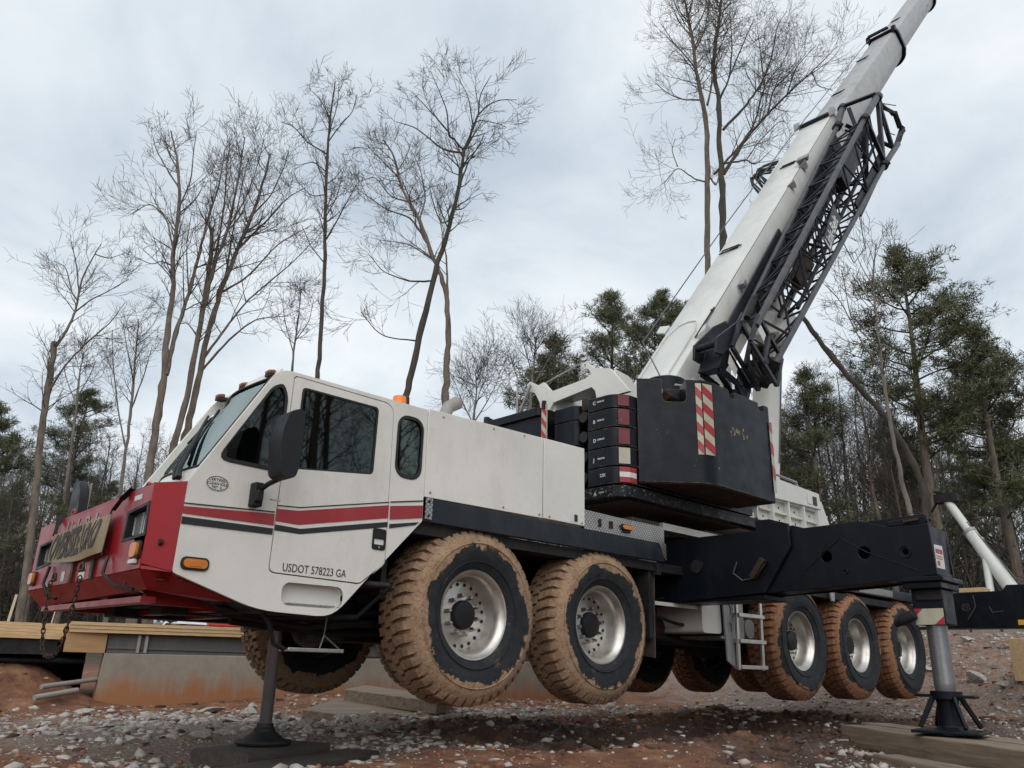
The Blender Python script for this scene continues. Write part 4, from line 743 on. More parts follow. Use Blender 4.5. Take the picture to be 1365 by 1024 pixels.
# ---- superstructure
b = MB(); b.lathe([(0.0,2.02),(0.95,2.02),(0.95,2.12),(0.85,2.14),(0.85,2.38),(0,2.38)], 40, 'z', ctr=(5.2,0,0)); part(b, 'slew_ring', 'chassis')
b = MB(); b.box((4.3,-1.0,2.38),(7.2,1.2,2.75)); part(b, 'slew_frame', 'boomwhite', 0.02)
b = MB(); b.plate([(4.9,2.80),(5.0,3.30),(6.95,3.26),(6.98,3.02),(5.2,2.98),(5.2,2.80)], -1.32, -1.28, 'y'); b.box((5.0,-1.28,2.98),(6.95,-0.9,3.24)); sf = part(b, 'superstructure_side', 'boomwhite', 0.01)
b = MB(); b.box((5.1,-1.22,2.62),(6.95,-1.19,3.0)); b.box((5.1,-1.32,2.62),(6.95,-1.19,2.65)); b.obj('recess_panel', 'boomwhite', sf)
for x in (5.12,5.55,6.0,6.45,6.9): b = MB(); b.box((x-0.02,-1.31,2.62),(x+0.02,-1.22,3.0)); b.obj('rib', 'boomwhite', sf)
b = MB(); b.box((5.14,-1.28,2.80),(6.88,-1.222,2.82)); b.obj('rib', 'boomwhite', sf)
for x in (5.25,5.4,5.7,5.85,6.15,6.3,6.6,6.75):
    for z in (2.72,2.9): b = MB(); b.lathe([(0,0),(0.014,0),(0.014,0.005)], 8, ctr=(x,-1.228,z)); b.obj('bolt', 'chassis', sf)
b = MB(); b.plate([(6.98,2.60),(6.98,3.20),(7.15,3.18),(7.5,2.6)], -1.25, -1.0, 'y'); part(b, 'superstructure_nose', 'boomwhite', 0.01)
b = MB(); b.box((6.55,-1.327,3.06),(6.68,-1.3215,3.20)); q_ = b.obj('sticker', 'label', sf); b = MB(); b.box((6.72,-1.327,3.06),(6.84,-1.3215,3.19)); b.obj('sticker_print', 'ink', sf)
b = MB(); b.tube([(5.7,-1.2,3.25),(5.7,-1.2,3.40),(6.5,-1.2,3.38),(6.5,-1.2,3.24)], 0.018, 6); b.tube([(5.7,-1.2,3.33),(6.5,-1.2,3.31)], 0.012, 6); part(b, 'handrail', 'galv')
b = MB(); b.box((4.42,-1.42,2.40),(4.83,-1.05,2.66)); bx = part(b, 'control_box', 'label', 0.012)
b = MB(); b.box((4.62,-1.428,2.45),(4.70,-1.42,2.56)); b.box((4.44,-1.43,2.44),(4.56,-1.421,2.56)); b.obj('latch', 'chassis', bx)
for lo_, hi_ in (((2.9,-0.9,2.35),(4.6,-0.6,2.40)),((2.9,-1.35,2.20),(4.4,-1.30,2.28))): b = MB(); b.box(lo_, hi_); part(b, 'support_bar', 'white')
b = MB(); b.plate([(3.9,2.7),(7.0,2.7),(6.9,3.3),(5.6,3.4),(4.9,4.6),(4.2,4.65),(3.7,3.4)], 0.52, 0.60, 'y'); b.plate([(3.9,2.7),(7.0,2.7),(6.9,3.3),(5.6,3.4),(4.9,4.6),(4.2,4.65),(3.7,3.4)], -0.60, -0.52, 'y'); part(b, 'boom_support', 'boomwhite', 0.01)

# ---- counterweight: three columns of slabs on a base slab
edges = [(3.575,3.425),(3.410,3.205),(3.190,2.985),(3.970-1.0,2.765),(2.750,2.565)]
labels = [('C','22'), ('B','22K'), ('D','22000'), ('J','22K'), ('','22K')]
for k, (z1, z0) in enumerate(edges):
    P = roundpoly([(1.90,-1.08),(1.90,-1.44),(2.05,-1.56),(4.55,-1.56),(4.55,-1.08)], [0.03,0.12,0.10,0.02,0.02])
    b = MB(); b.plate(P, z0, z1, 'z'); sl = part(b, 'counterweight_slab', 'weight', 0.018)
    a_, c_ = labels[k]
    if a_: text(a_, 'stencil', 0.055, 'mark', sl, (1.897,-1.17,z0+0.07), (0,-1,0), (0,0,1), bold=0.002)
    text('22K' if k == 4 else '22000 LB', 'stencil', 0.05 if k == 4 else 0.026, 'mark', sl, (1.897,-1.26 if k == 4 else -1.23,z0+0.085), (0,-1,0), (0,0,1), bold=0.001)
    # reflective patch on the rounded end
    if k < 4:
        b = MB(); zz0, zz1 = z0+0.015, z1-0.012
        q1, q2, q3 = Vector((1.900,-1.425)), Vector((1.945,-1.497)), Vector((2.05,-1.560))
        b.add([(q2.x-.004,q2.y,zz0),(q3.x,q3.y-.006,zz0),(q3.x,q3.y-.006,zz1),(q2.x-.004,q2.y,zz1)],[(0,1,2,3)]); b.obj('reflector', 'redfaded' if k != 3 else 'palemark', sl)
    else:
        for m_i, (zz0, zz1) in enumerate(((2.575,2.632),(2.632,2.688),(2.688,2.742))):
            b = MB(); b.add([(1.938,-1.505,zz0),(2.04,-1.566,zz0),(2.04,-1.566,zz1),(1.938,-1.505,zz1)],[(0,1,2,3)]); b.add([(2.04,-1.566,zz0),(2.15,-1.568,zz0),(2.15,-1.568,zz1),(2.04,-1.566,zz1)],[(0,1,2,3)]); b.obj('reflector', 'label' if m_i == 1 else 'redstripe', sl)
P = roundpoly([(1.90,-1.08),(1.90,-1.42),(2.0,-1.56),(4.9,-1.56),(5.2,-1.2),(5.2,1.5),(1.90,1.5)], [0.02,0.1,0.1,0.1,0.1,0.1,0.1])
b = MB(); b.plate(P, 2.42, 2.545, 'z'); sl = part(b, 'base_slab', 'wornweight', 0.02); text('A', 'stencil', 0.06, 'mark', sl, (1.897,-1.17,2.45), (0,-1,0), (0,0,1), bold=0.002); text('22000', 'stencil', 0.03, 'mark', sl, (1.897,-1.24,2.47), (0,-1,0), (0,0,1))
b = MB(); b.box((2.1,-1.45,2.405),(5.0,1.4,2.418)); b.obj('slab_underside', 'underside', sl)
for k, (z1, z0) in enumerate(((3.60,3.43),(3.415,3.12),(3.10,2.80),(2.78,2.56))):
    b = MB(); b.plate(roundpoly([(2.0,-0.46),(2.0,-0.78),(2.06,-0.84),(4.4,-0.84),(4.4,-0.46)],0.03), z0, z1, 'z'); part(b, 'counterweight_slab', 'weight', 0.018)
for k, (z1, z0) in enumerate(((3.655,3.56),(3.55,3.30),(3.28,3.0),(2.98,2.7))):
    x_ = 1.88 if k == 0 else 1.93
    b = MB(); b.plate(roundpoly([(x_,1.2),(x_,-0.28),(x_+0.05,-0.33),(4.4,-0.33),(4.4,1.2)],0.03), z0, z1, 'z'); part(b, 'counterweight_slab', 'weight', 0.018)
for z in (3.42, 3.18, 2.94, 2.7): b = MB(); b.tube([(1.98,-0.95,z),(2.5,-0.95,z)], 0.065, 14); part(b, 'lug_pin', 'chassis')
b = MB(); b.box((2.15,-1.07,2.56),(3.8,-0.85,3.42)); b.box((2.12,-1.0,3.42),(2.5,-0.86,3.62)); b.tube([(2.05,-0.93,3.5),(2.05,-0.93,3.66)], 0.05, 10); part(b, 'slab_guide', 'chassis', 0.02)
# striped posts
b = MB(); b.box((1.865,-0.465,2.7),(1.885,-0.385,3.66)); po = part(b, 'marker_board', 'palemark')
for k in range(6):
    z = 2.72 + 0.155*k; b = MB(); b.plate([(-0.385,z+0.10),(-0.465,z),(-0.465,z+0.075),(-0.385,z+0.175)], 1.860, 1.8635, 'x'); b.obj('red_band', 'redmark', po)
b = MB(); b.box((1.84,-0.45,3.60),(1.88,-0.41,3.70)); b.obj('hinge', 'chassis', po)
# big hanging wing block
WB = [(2.17,-1.57),(2.72,-2.08),(2.86,-2.12),(4.15,-2.12),(4.15,-1.58)]
WBp = roundpoly(WB, [0.03,0.05,0.05,0.05,0.03]); zt, zb = 3.80, 2.61
b = MB(); b.plate(WBp, zb, zt, 'z'); wb = part(b, 'counterweight_wing', 'weight')
lerp = lambda p, q, t: (p[0]+(q[0]-p[0])*t, p[1]+(q[1]-p[1])*t)
A_, B_ = WB[0], WB[1]; fd = Vector((B_[0]-A_[0], B_[1]-A_[1], 0)); fl = fd.length; fd.normalize(); fn_ = Vector((-fd.y, fd.x, 0))
if fn_.x < 0: fn_ = -fn_
def cut(o, cb):
    c = cb.obj('cutter', None); md = o.modifiers.new('cut', 'BOOLEAN'); md.operation = 'DIFFERENCE'; md.solver = 'EXACT'; md.object = c
    bpy.context.view_layer.update(); m_ = bpy.data.meshes.new_from_object(o.evaluated_get(bpy.context.evaluated_depsgraph_get())); o.modifiers.clear(); o.data = m_; bpy.data.objects.remove(c)
    m_.materials.clear(); m_.materials.append(MT['weight']); m_.polygons.foreach_set('use_smooth', np.zeros(len(m_.polygons), bool))
U_ = roundpoly([(0.40,4.2),(0.40,3.535),(0.76,3.535),(0.76,4.2)], [0,0.06,0.06,0]); cb = MB(); vs = []
for d_ in (-0.1, 0.34):
    for t_, z_ in U_: p_ = Vector((A_[0],A_[1],0)) + fd*fl*t_ + fn_*d_; vs.append((p_.x,p_.y,z_))
n_ = len(U_); cb.add(vs, [tuple(range(n_)), tuple(range(2*n_-1,n_-1,-1))] + [(k,(k+1)%n_,n_+(k+1)%n_,n_+k) for k in range(n_)]); cut(wb, cb)
for x_ in (3.22, 3.88): cb = MB(); cb.plate(roundpoly([(x_,3.72),(x_+0.13,3.70),(x_+0.15,4.0),(x_-0.02,4.0)],[0.04,0.04,0,0]), -2.3, -1.92, 'y'); cut(wb, cb)
bv_ = wb.modifiers.new('bevel','BEVEL'); bv_.width = 0.018; bv_.segments = 2; bv_.limit_method = 'ANGLE'; bv_.angle_limit = R(35)
b = MB(); b.plate([(p[0]*0.98+0.07, p[1]*0.97-0.045) for p in WB], zb-0.012, zb-0.003, 'z'); b.obj('block_underside', 'underside', wb)
b = MB(); b.tube([(2.52,-1.72,3.64),(3.0,-1.66,3.64)], 0.055, 12); b.obj('lifting_pin', 'rusty', wb)
# warning stripe wrapped over the corner
def band(p0, p1, z0, z1, off, m_a, m_b, n=9, slant=0.13, first=0):
    d = Vector((p1[0]-p0[0], p1[1]-p0[1])).normalized(); nr = Vector((d.y, -d.x)); 
    if nr.y > 0: nr = -nr
    o0 = (p0[0]+nr.x*off, p0[1]+nr.y*off); o1 = (p1[0]+nr.x*off, p1[1]+nr.y*off)
    bb = MB(); bb.add([(o0[0],o0[1],z0),(o1[0],o1[1],z0),(o1[0],o1[1],z1),(o0[0],o0[1],z1)],[(0,1,2,3)]); base_ = bb.obj('warning_band', m_b, wb)
    o0 = (o0[0]+nr.x*0.003, o0[1]+nr.y*0.003); o1 = (o1[0]+nr.x*0.003, o1[1]+nr.y*0.003); h_ = (z1-z0)/n
    for k in range(n):
        if k % 2 == first:
            za, zb_ = z0+k*h_, z0+(k+1)*h_
            def cl(v): return min(z1, max(z0, v))
            bb = MB(); bb.add([(o0[0],o0[1],cl(za+slant)),(o1[0],o1[1],cl(za)),(o1[0],o1[1],cl(zb_)),(o0[0],o0[1],cl(zb_+slant))],[(0,1,2,3)]); bb.obj('red_band', m_a, base_)
band(lerp(A_,B_,0.90), (2.716,-2.074), 2.93, 3.76, 0.004, 'redmark', 'palemark', 8, 0.07)
band((2.722,-2.082), (2.85,-2.124), 2.93, 3.76, 0.006, 'redmark', 'palemark', 8, 0.09)
band((4.08,-2.126), (4.145,-2.126), 2.72, 3.60, 0.007, 'redmark', 'palemark', 6, 0.05, 1)
b = MB()
for _ in range(0):
    x = 3.42 + rng.normal(0,0.10); z = 3.30 + rng.normal(0,0.045); s_ = rng.uniform(0.008,0.028); b.add([(x-s_,-2.1215,z),(x,-2.1215,z-s_*rng.uniform(.5,1.6)),(x+s_*0.7,-2.1215,z),(x,-2.1215,z+s_*rng.uniform(.5,1.8))],[(0,1,2,3)])

for _ in range(22):
    x = 3.42 + rng.normal(0,0.10); z = 3.30 + rng.normal(0,0.045); s_ = rng.uniform(0.008,0.03); b = MB(); b.add([(x-s_,-2.1215,z),(x-s_*.3,-2.1215,z-s_*rng.uniform(.5,1.6)),(x+s_*0.7,-2.1215,z-s_*.2),(x+s_*.4,-2.1215,z+s_*rng.uniform(.5,1.8)),(x-s_*.4,-2.1215,z+s_*rng.uniform(.3,1.0))],[(0,1,2,3,4)]); b.obj('paint_scab', 'tan', wb)
# white A-frame above the slabs
b = MB()
G1 = [(0.20,4.15),(0.14,4.17),(0.05,4.10),(-0.10,4.09),(-0.17,4.00),(-0.22,3.93),(-0.85,3.99),(-0.90,4.02),(-0.82,4.12),(-0.74,4.17),(-0.76,4.19),(-0.80,4.20),(-0.93,4.10),(-1.17,4.03),(-1.46,3.68),(-0.96,3.68),(-0.94,3.78),(-0.88,3.86),(-0.24,3.84),(-0.20,3.74),(-0.19,3.62),(-0.05,3.62),(0.0,3.80),(0.06,3.95),(0.20,4.08)]
G = [(0.215,4.155),(0.16,4.175),(0.02,4.09),(-0.08,4.11),(-0.19,3.985),(-0.26,3.955),(-0.80,3.99),(-0.885,4.03),(-0.845,4.10),(-0.73,4.155),(-0.745,4.20),(-0.80,4.205),(-0.93,4.09),(-1.17,4.03),(-1.46,3.68),(-0.97,3.68),(-0.945,3.80),(-0.89,3.86),(-0.26,3.80),(-0.20,3.72),(-0.17,3.64),(-0.05,3.64),(-0.02,3.85),(0.07,4.0),(0.20,4.06)]
b.plate(G, 2.20, 2.25, 'x', holes=[circ(0.165,4.125,0.018,10), circ(-0.785,4.165,0.018,10)]); fr_ = part(b, 'gantry_frame', 'white', 0.008)
b = MB(); b.box((2.25,-0.24,3.66),(2.9,-0.19,3.98)); b.box((2.25,-0.99,3.68),(2.9,-0.94,4.02)); b.box((2.25,-0.94,3.90),(2.6,-0.24,3.95)); b.plate([(2.25,3.68),(2.95,3.68),(2.5,4.0),(2.25,4.02)], -1.22, -1.19, 'y'); b.obj('gantry_web', 'white', fr_, 0.006)
b = MB(); b.tube([(2.05,0.24,3.62),(2.05,0.24,4.12)], 0.012, 6); b.tube([(2.4,0.1,4.18),(2.4,-0.5,4.30),(2.4,-0.55,4.28),(2.4,-0.56,4.15)], 0.012, 6); b.beam((2.15,0.1,4.10),(2.15,0.35,3.66),0.03,0.03); part(b, 'handrail', 'galv')
b = MB(); b.box((1.9,0.7,3.66),(2.0,0.64,3.72)); b.lathe([(0,0.09),(0.04,0.08),(0.045,0)],12,'z',ctr=(1.95,0.7,3.66)); part(b, 'work_light', 'plastic', 0.004)
b = MB(); b.lathe([(0,0.26),(0.26,0.26),(0.28,0.24),(0.28,-0.3),(0,-0.3)], 24, 'z', ctr=(3.9,-0.75,4.15)); part(b, 'winch_drum', 'weight')
b = MB(); b.tube([(2.9,-1.6,3.9),(3.5,-1.55,4.02),(3.85,-1.5,4.08)], 0.02, 6); b.tube([(3.3,-1.58,3.98),(3.55,-1.45,3.85)], 0.025, 6); b.box((3.4,-1.52,3.80),(3.55,-1.40,4.15)); part(b, 'pipe_bracket', 'galv', 0.01)

# ---- telescopic boom
E1, E2 = R(50.7), R(48.41)
BC = Vector((5.37, 0.0, 5.713)); BD = Vector((math.cos(E1),0,math.sin(E1))); BN = Vector((-math.sin(E1),0,math.cos(E1)))
BC2 = BC + BD*9.8; BD2 = Vector((math.cos(E2),0,math.sin(E2))); BN2 = Vector((-math.sin(E2),0,math.cos(E2)))
def BP(s, y, n):
    p = (BC + BD*s + BN*n) if s <= 9.8 else (BC2 + BD2*(s-9.8) + BN2*n)
    return Vector((p.x, y, p.z))
def boom_section(s0, s1, w, n0, depth, name, m, ns=2, cap=True):
    r = 0.06
    prof = [(-w, n0-0.10),( -w+0.02, n0-0.03),(-w+0.07, n0),(w-0.07, n0),(w-0.02, n0-0.03),(w, n0-0.10)]
    low = n0 - depth
    prof += [(w+0.02, low+0.42),(w-0.02, low+0.30)] + [((w-0.04)*math.cos(t), low+0.30-0.30*math.sin(t)) for t in np.linspace(0.15, math.pi-0.15, 13)] + [(-w+0.02, low+0.30),(-w-0.02, low+0.42)]
    ss = np.linspace(s0, s1, ns); n = len(prof); vs = [BP(s, y, nn) for s in ss for y, nn in prof]
    b = MB(); b.add(vs, [(i*n+k, i*n+(k+1)%n, (i+1)*n+(k+1)%n, (i+1)*n+k) for i in range(ns-1) for k in range(n)]); b.f.append(tuple(range(n))); b.f.append(tuple(range((ns-1)*n, ns*n))); b.sm += [False]*2
    return part(b, name, m, 0.0)
def collar(s, w, n0, depth, name, m, th=0.09, gr=0.05, ears=True):
    low = n0 - depth
    P = [(-w-gr, n0-0.12),(-w-gr+0.02, n0-0.02),(-w+0.02, n0+gr),(w-0.02, n0+gr),(w+gr-0.02, n0-0.02),(w+gr, n0-0.12),(w+gr, low+0.30)] + [((w+gr-0.03)*math.cos(t), low+0.28-(0.28+gr)*math.sin(t)) for t in np.linspace(0.15, math.pi-0.15, 11)] + [(-w-gr, low+0.30)]
    b = MB(); n = len(P); vs = [BP(s+d, y, nn) for d in (0, th) for y, nn in P]; b.add(vs, [(k,(k+1)%n,n+(k+1)%n,n+k) for k in range(n)]); b.f.append(tuple(range(n))); b.f.append(tuple(range(n,2*n))); b.sm += [False]*2
    c = part(b, name, m, 0.012)
    if ears:
        for y in (w+gr*0.2, -w-gr*0.2):
            b = MB(); sg = 1 if y > 0 else -1; vs = []
            for yy in (y-0.05, y+0.06):
                for d, nn in ((-0.16,0.02),(0.10,0.02),(0.10,0.14),(0.0,0.17),(-0.10,0.10)): vs.append(BP(s+d, yy, n0+nn))
            b.add(vs, [(0,1,2,3,4),(9,8,7,6,5)] + [(k,(k+1)%5,5+(k+1)%5,5+k) for k in range(5)]); b.obj('collar_ear', m, c, 0.008)
    return c
boom_section(-2.2, 9.75, 0.44, 0.0, 1.12, 'boom_base', 'boomwhite')
boom_section(8.5, 18.1, 0.372, -0.06, 0.97, 'boom_section', 'greypaint')
boom_section(17.5, 25.3, 0.325, -0.12, 0.84, 'boom_section', 'greypaint')
boom_section(24.5, 34, 0.28, -0.17, 0.72, 'boom_section', 'greypaint')
collar(9.72, 0.44, 0.0, 1.12, 'boom_collar', 'greypaint', 0.14, 0.02)
collar(18.1, 0.372, -0.06, 0.97, 'boom_collar', 'black', 0.16, 0.09)
collar(25.3, 0.325, -0.12, 0.84, 'boom_collar', 'black', 0.16, 0.08)
b = MB(); b.beam(BP(9.70,0.36,0.055), BP(9.70,-0.34,0.055), 0.10, 0.07, BN); part(b, 'collar_bar', 'lattice')
b = MB(); b.beam(BP(18.1,0.42,0.10), BP(18.1,-0.25,0.10), 0.05, 0.06, BN); b.tube([BP(18.25,0.40,0.12), BP(18.25,-0.2,0.12)], 0.03, 6); part(b, 'collar_bar', 'black')
for s_, y in ((16.6,-0.378),(23.8,-0.332)):
    b = MB(); vs = [BP(s_+0.16*math.cos(t), y-0.005, -0.55+0.05*math.sin(t)) for t in np.linspace(0,2*math.pi,17)[:-1]]; b.add(vs, [tuple(range(16))]); part(b, 'boom_slot', 'seal')
# seams, fins, plates on the base section
b = MB(); b.tube([BP(-0.1,-0.43,0.0)+BN*0.004, BP(9.6,-0.43,0.0)+BN*0.004], 0.0075, 5); part(b, 'control_wire', 'rope')
b = MB(); b.tube([BP(-0.2,-0.40,0.02), BP(0.7,-0.42,0.02)], 0.014, 5); b.box(tuple(BP(0.55,-0.44,0)), tuple(BP(0.6,-0.40,0.05))); part(b, 'wire_clip', 'rusty')
def fin(s, y, h=0.14, ln=0.3, w=0.28, m='boomwhite'):
    b = MB(); b.add([BP(s-ln/2,y+0.05,0.0),BP(s+ln/2,y+0.05,0.0),BP(s+ln*0.3,y-0.12,h),BP(s-ln*0.2,y-0.14,h*0.8),BP(s-ln/2,y-0.10,-0.10),BP(s+ln/2,y-0.10,-0.10)],[(0,1,2,3),(3,2,5,4),(0,3,4),(1,5,2)]); return part(b, 'boom_bracket', m)
fin(-0.02,-0.42,0.07,0.30); fin(5.6,-0.42,0.07,0.10,m='galv'); fin(6.6,-0.42,0.09,0.14,m='galv')
b = MB(); b.hexa([BP(6.7,-0.34,0.0),BP(6.7,-0.56,0.02),BP(6.76,-0.56,0.02),BP(6.76,-0.34,0.0),BP(6.62,-0.34,0.13),BP(6.62,-0.60,0.13),BP(6.82,-0.60,0.13),BP(6.82,-0.34,0.13)]); part(b, 'jib_bracket', 'galv', 0.01)
b = MB(); b.hexa([BP(1.7,-0.46,-0.25),BP(1.7,-0.56,-0.25),BP(1.76,-0.56,-0.25),BP(1.76,-0.46,-0.25),BP(1.64,-0.46,-0.12),BP(1.64,-0.57,-0.12),BP(1.82,-0.57,-0.12),BP(1.82,-0.46,-0.12)]); part(b, 'jib_bracket', 'galv', 0.01)
for s_, y0, y1 in ((3.1,-0.05,0.30),(7.0,-0.15,0.15),(12.2,-0.05,0.2),(15.6,0.0,0.25),(20.5,-0.05,0.15)):
    n_ = 0.012 if s_ < 9.8 else (-0.045 if s_ < 18 else -0.105)
    b = MB(); b.tube([BP(s_,y0,n_),BP(s_,y1,n_),BP(s_+0.12,y1,n_),BP(s_+0.12,y0,n_),BP(s_,y0,n_)], 0.012, 5); b.tube([BP(s_-0.08,y1,n_+0.02),BP(s_+0.0,y0-0.1,n_+0.02)], 0.015, 5); part(b, 'guide_plate', 'lattice')
b = MB(); pl_ = [BP(s,y,0.014) for s, y in ((-1.4,0.30),(0.15,0.30),(0.42,0.18),(0.48,0.0),(0.42,-0.18),(0.15,-0.27),(-1.4,-0.27))]; b.tube(pl_, 0.010, 6); part(b, 'inspection_plate', 'boomwhite')
b = MB(); b.beam(BP(-1.5,-0.31,0.02), BP(0.05,-0.31,0.02), 0.025, 0.05, BN); part(b, 'boom_rail', 'boomwhite')
b = MB(); b.hexa([BP(-2.6,-0.40,0.0),BP(-2.6,0.40,0.0),BP(-2.6,0.40,-0.9),BP(-2.6,-0.40,-0.9),BP(-2.15,-0.43,0.0),BP(-2.15,0.43,0.0),BP(-2.15,0.43,-1.1),BP(-2.15,-0.43,-1.1)]); part(b, 'boom_foot', 'boomwhite', 0.02)
b = MB(); b.add([BP(0.35,0.42,0),BP(0.6,0.42,0),BP(0.62,0.62,0.03),BP(0.4,0.60,0.03)],[(0,1,2,3)]); b.add([BP(0.35,0.42,-0.03),BP(0.6,0.42,-0.03),BP(0.62,0.62,0),BP(0.4,0.60,0)],[(3,2,1,0)]); part(b, 'side_tab', 'boomwhite')
# hoist rope and hose bundle on the back of the boom
b = MB(); b.tube([Vector((3.9,-0.72,4.4)) , BP(-0.4,0.35,0.30), BP(3.6,0.42,0.22), BP(8.9,0.40,0.10), BP(17.9,0.33,0.06)], 0.011, 5); part(b, 'hoist_rope', 'rope')
b = MB()
for k in range(9):
    s0 = 6.4 + 0.09*k + rng.uniform(-.05,.05); h_ = rng.uniform(.10,.22); b.tube([BP(s0-0.25,0.46,-0.1),BP(s0-0.1,0.58+rng.uniform(-.05,.08),h_*.6),BP(s0+0.18,0.60+rng.uniform(-.06,.08),h_),BP(s0+0.5,0.54,h_*.5),BP(s0+0.75,0.46,-0.02)], 0.02, 6)
part(b, 'hose_bundle', 'plastic')
# lift cylinder under the boom
b = MB(); p0 = Vector((8.35,-0.05,2.2)); p1 = Vector((8.25,-0.05,7.6)); b.tube([Vector((7.2,-0.15,2.3)), Vector((7.95,-0.15,6.2)), Vector((8.2,-0.15,7.4))], 0.24, 24); lc = part(b, 'lift_cylinder', 'boomwhite')
b = MB(); b.tube([Vector((7.55,-0.40,4.0)), Vector((8.0,-0.40,6.2))], 0.012, 5); b.obj('hydraulic_line', 'rope', lc)
b = MB(); b.box((7.1,-0.7,2.0),(8.2,0.6,2.9)); part(b, 'cylinder_mount', 'boomwhite', 0.02)

# ---- stowed lattice jib on the near side of the boom
c1 = lambda s: BP(s,-1.50,0.0); c2 = lambda s: BP(s,-1.50,-0.65-0.45*(s+0.4)/8.5); c3 = lambda s: BP(s,-0.76,-0.36+0.036*s); c4 = lambda s: BP(s,-0.76,-1.06)
jibE = empty('lattice_jib', (0,0,0), parent=CR)
for f_, s0, s1, m_ in ((c1,-0.4,8.1,'latticegrey'),(c2,-0.45,8.0,'latticegrey'),(c3,0.2,8.7,'latticegrey'),(c4,0.3,8.0,'latticegrey')):
    b = MB(); b.tube([f_(s0), f_(s1)], 0.052, 10); b.obj('chord', m_, jibE)
def lace(fa, fb, s0, s1, n, r=0.022, cross=False):
    ss = np.linspace(s0, s1, n+1)
    for k in range(n):
        a, c = (fa(ss[k]), fb(ss[k+1])) if k % 2 == 0 else (fb(ss[k]), fa(ss[k+1]))
        b = MB(); b.tube([a, c], r, 6, cap=False); b.obj('lattice_bar', 'lattice', jibE)
        if cross and k % 2 == 0: b = MB(); b.tube([fa(ss[k+1]), fb(ss[k+1])], r*0.8, 6, cap=False); b.obj('lattice_bar', 'lattice', jibE)
lace(c1, c2, -0.2, 8.0, 14); lace(c1, c3, 0.0, 8.0, 16, 0.02, True); lace(c2, c4, 0.1, 8.0, 14, 0.02, True); lace(c3, c4, 0.4, 7.8, 14, 0.02)
# second, shorter lattice nested inside
n1_ = lambda s: BP(s,-1.28,-0.25); n2_ = lambda s: BP(s,-1.28,-0.80); n3_ = lambda s: BP(s,-0.92,-0.35); n4_ = lambda s: BP(s,-0.92,-0.85)
for f_ in (n1_,n2_,n3_,n4_): b = MB(); b.tube([f_(1.5), f_(9.3)], 0.036, 8); b.obj('chord', 'lattice', jibE)
lace(n1_, n2_, 1.6, 9.2, 16, 0.017); lace(n1_, n3_, 1.6, 9.2, 14, 0.017); lace(n2_, n4_, 1.6, 9.2, 14, 0.017); lace(n3_, n4_, 1.6, 9.2, 14, 0.015)
# end frames
b = MB(); b.hexa([BP(5.6,-1.40,-0.55),BP(5.6,-1.0,-0.55),BP(7.2,-1.0,-0.5),BP(7.2,-1.40,-0.5),BP(5.6,-1.40,-0.25),BP(5.6,-1.0,-0.25),BP(7.4,-1.0,-0.2),BP(7.4,-1.40,-0.2)]); b.obj('jib_plate', 'lattice', jibE, 0.01)
b = MB(); b.beam(BP(5.4,-1.46,-0.95), BP(8.3,-1.46,-1.0), 0.04, 0.32, BN); b.obj('jib_plate', 'black', jibE, 0.01)
b = MB(); b.tube([c1(7.9), BP(9.8,-1.42,-0.10)], 0.075, 12); b.obj('stub_tube', 'latticegrey', jibE); b = MB(); b.tube([c3(8.5), BP(9.75,-0.66,0.02)], 0.075, 12); b.obj('stub_tube', 'latticegrey', jibE)
for f_, s_ in ((c1,8.0),(c3,8.6),(c2,7.9)):
    b = MB(); b.tube([f_(s_)-BD*0.08, f_(s_)+BD*0.10], 0.10, 10); b.beam(f_(s_)+Vector((0,0.13,0)), f_(s_)-Vector((0,0.13,0)), 0.05, 0.05, BN); b.obj('connector', 'chassis', jibE, 0.006)
b = MB(); b.tube([BP(9.8,-1.42,-0.12)-BD*0.1, BP(9.8,-1.42,-0.12)+BD*0.08], 0.11, 10); b.tube([BP(9.75,-0.66,0.02)-BD*0.1, BP(9.75,-0.66,0.02)+BD*0.08], 0.10, 10); b.beam(BP(9.8,-1.42,-0.02),BP(9.75,-0.66,0.05),0.10,0.08,BN); b.obj('end_frame', 'lattice', jibE, 0.006)
for a, c in ((BP(9.75,-1.42,-0.15),BP(8.0,-1.46,-1.12)),(BP(9.75,-1.42,-0.15),BP(9.3,-1.40,-1.20)),(BP(9.7,-0.8,-0.05),BP(8.4,-1.1,-1.0)),(BP(8.1,-1.5,-0.05),BP(8.0,-1.5,-1.1)),(BP(8.1,-1.5,-0.05),BP(7.3,-1.2,-1.1)),(BP(9.0,-0.8,-0.2),BP(9.3,-1.4,-1.2))):
    b = MB(); b.beam(a, c, 0.09, 0.09, BN); b.obj('strut', 'lattice', jibE, 0.01)
b = MB(); b.tube([c2(7.9), BP(9.6,-1.45,-1.28)], 0.065, 10); b.obj('stub_tube', 'latticegrey', jibE)
b = MB(); pts_ = [BP(10.0,-1.42,-0.45),BP(10.45,-1.42,-0.72),BP(10.55,-1.42,-0.80),BP(10.5,-1.42,-1.12),BP(10.6,-1.42,-1.22),BP(9.9,-1.42,-1.28),BP(9.5,-1.42,-1.28)]
for k in range(5): b.tube([p + Vector((rng.uniform(-.06,.06),rng.uniform(-.05,.05),rng.uniform(-.06,.06))) for p in [BP(9.8,-1.4,-0.2)]+pts_], 0.024, 6)
b.tube([BP(9.9,-1.42,-0.3),BP(10.9,-1.42,-0.7)],0.012,5); b.tube([BP(9.6,-1.42,-0.5),BP(9.3,-1.42,-0.8),BP(9.8,-1.42,-1.1)],0.012,5); b.obj('hose_bundle', 'plastic', jibE)
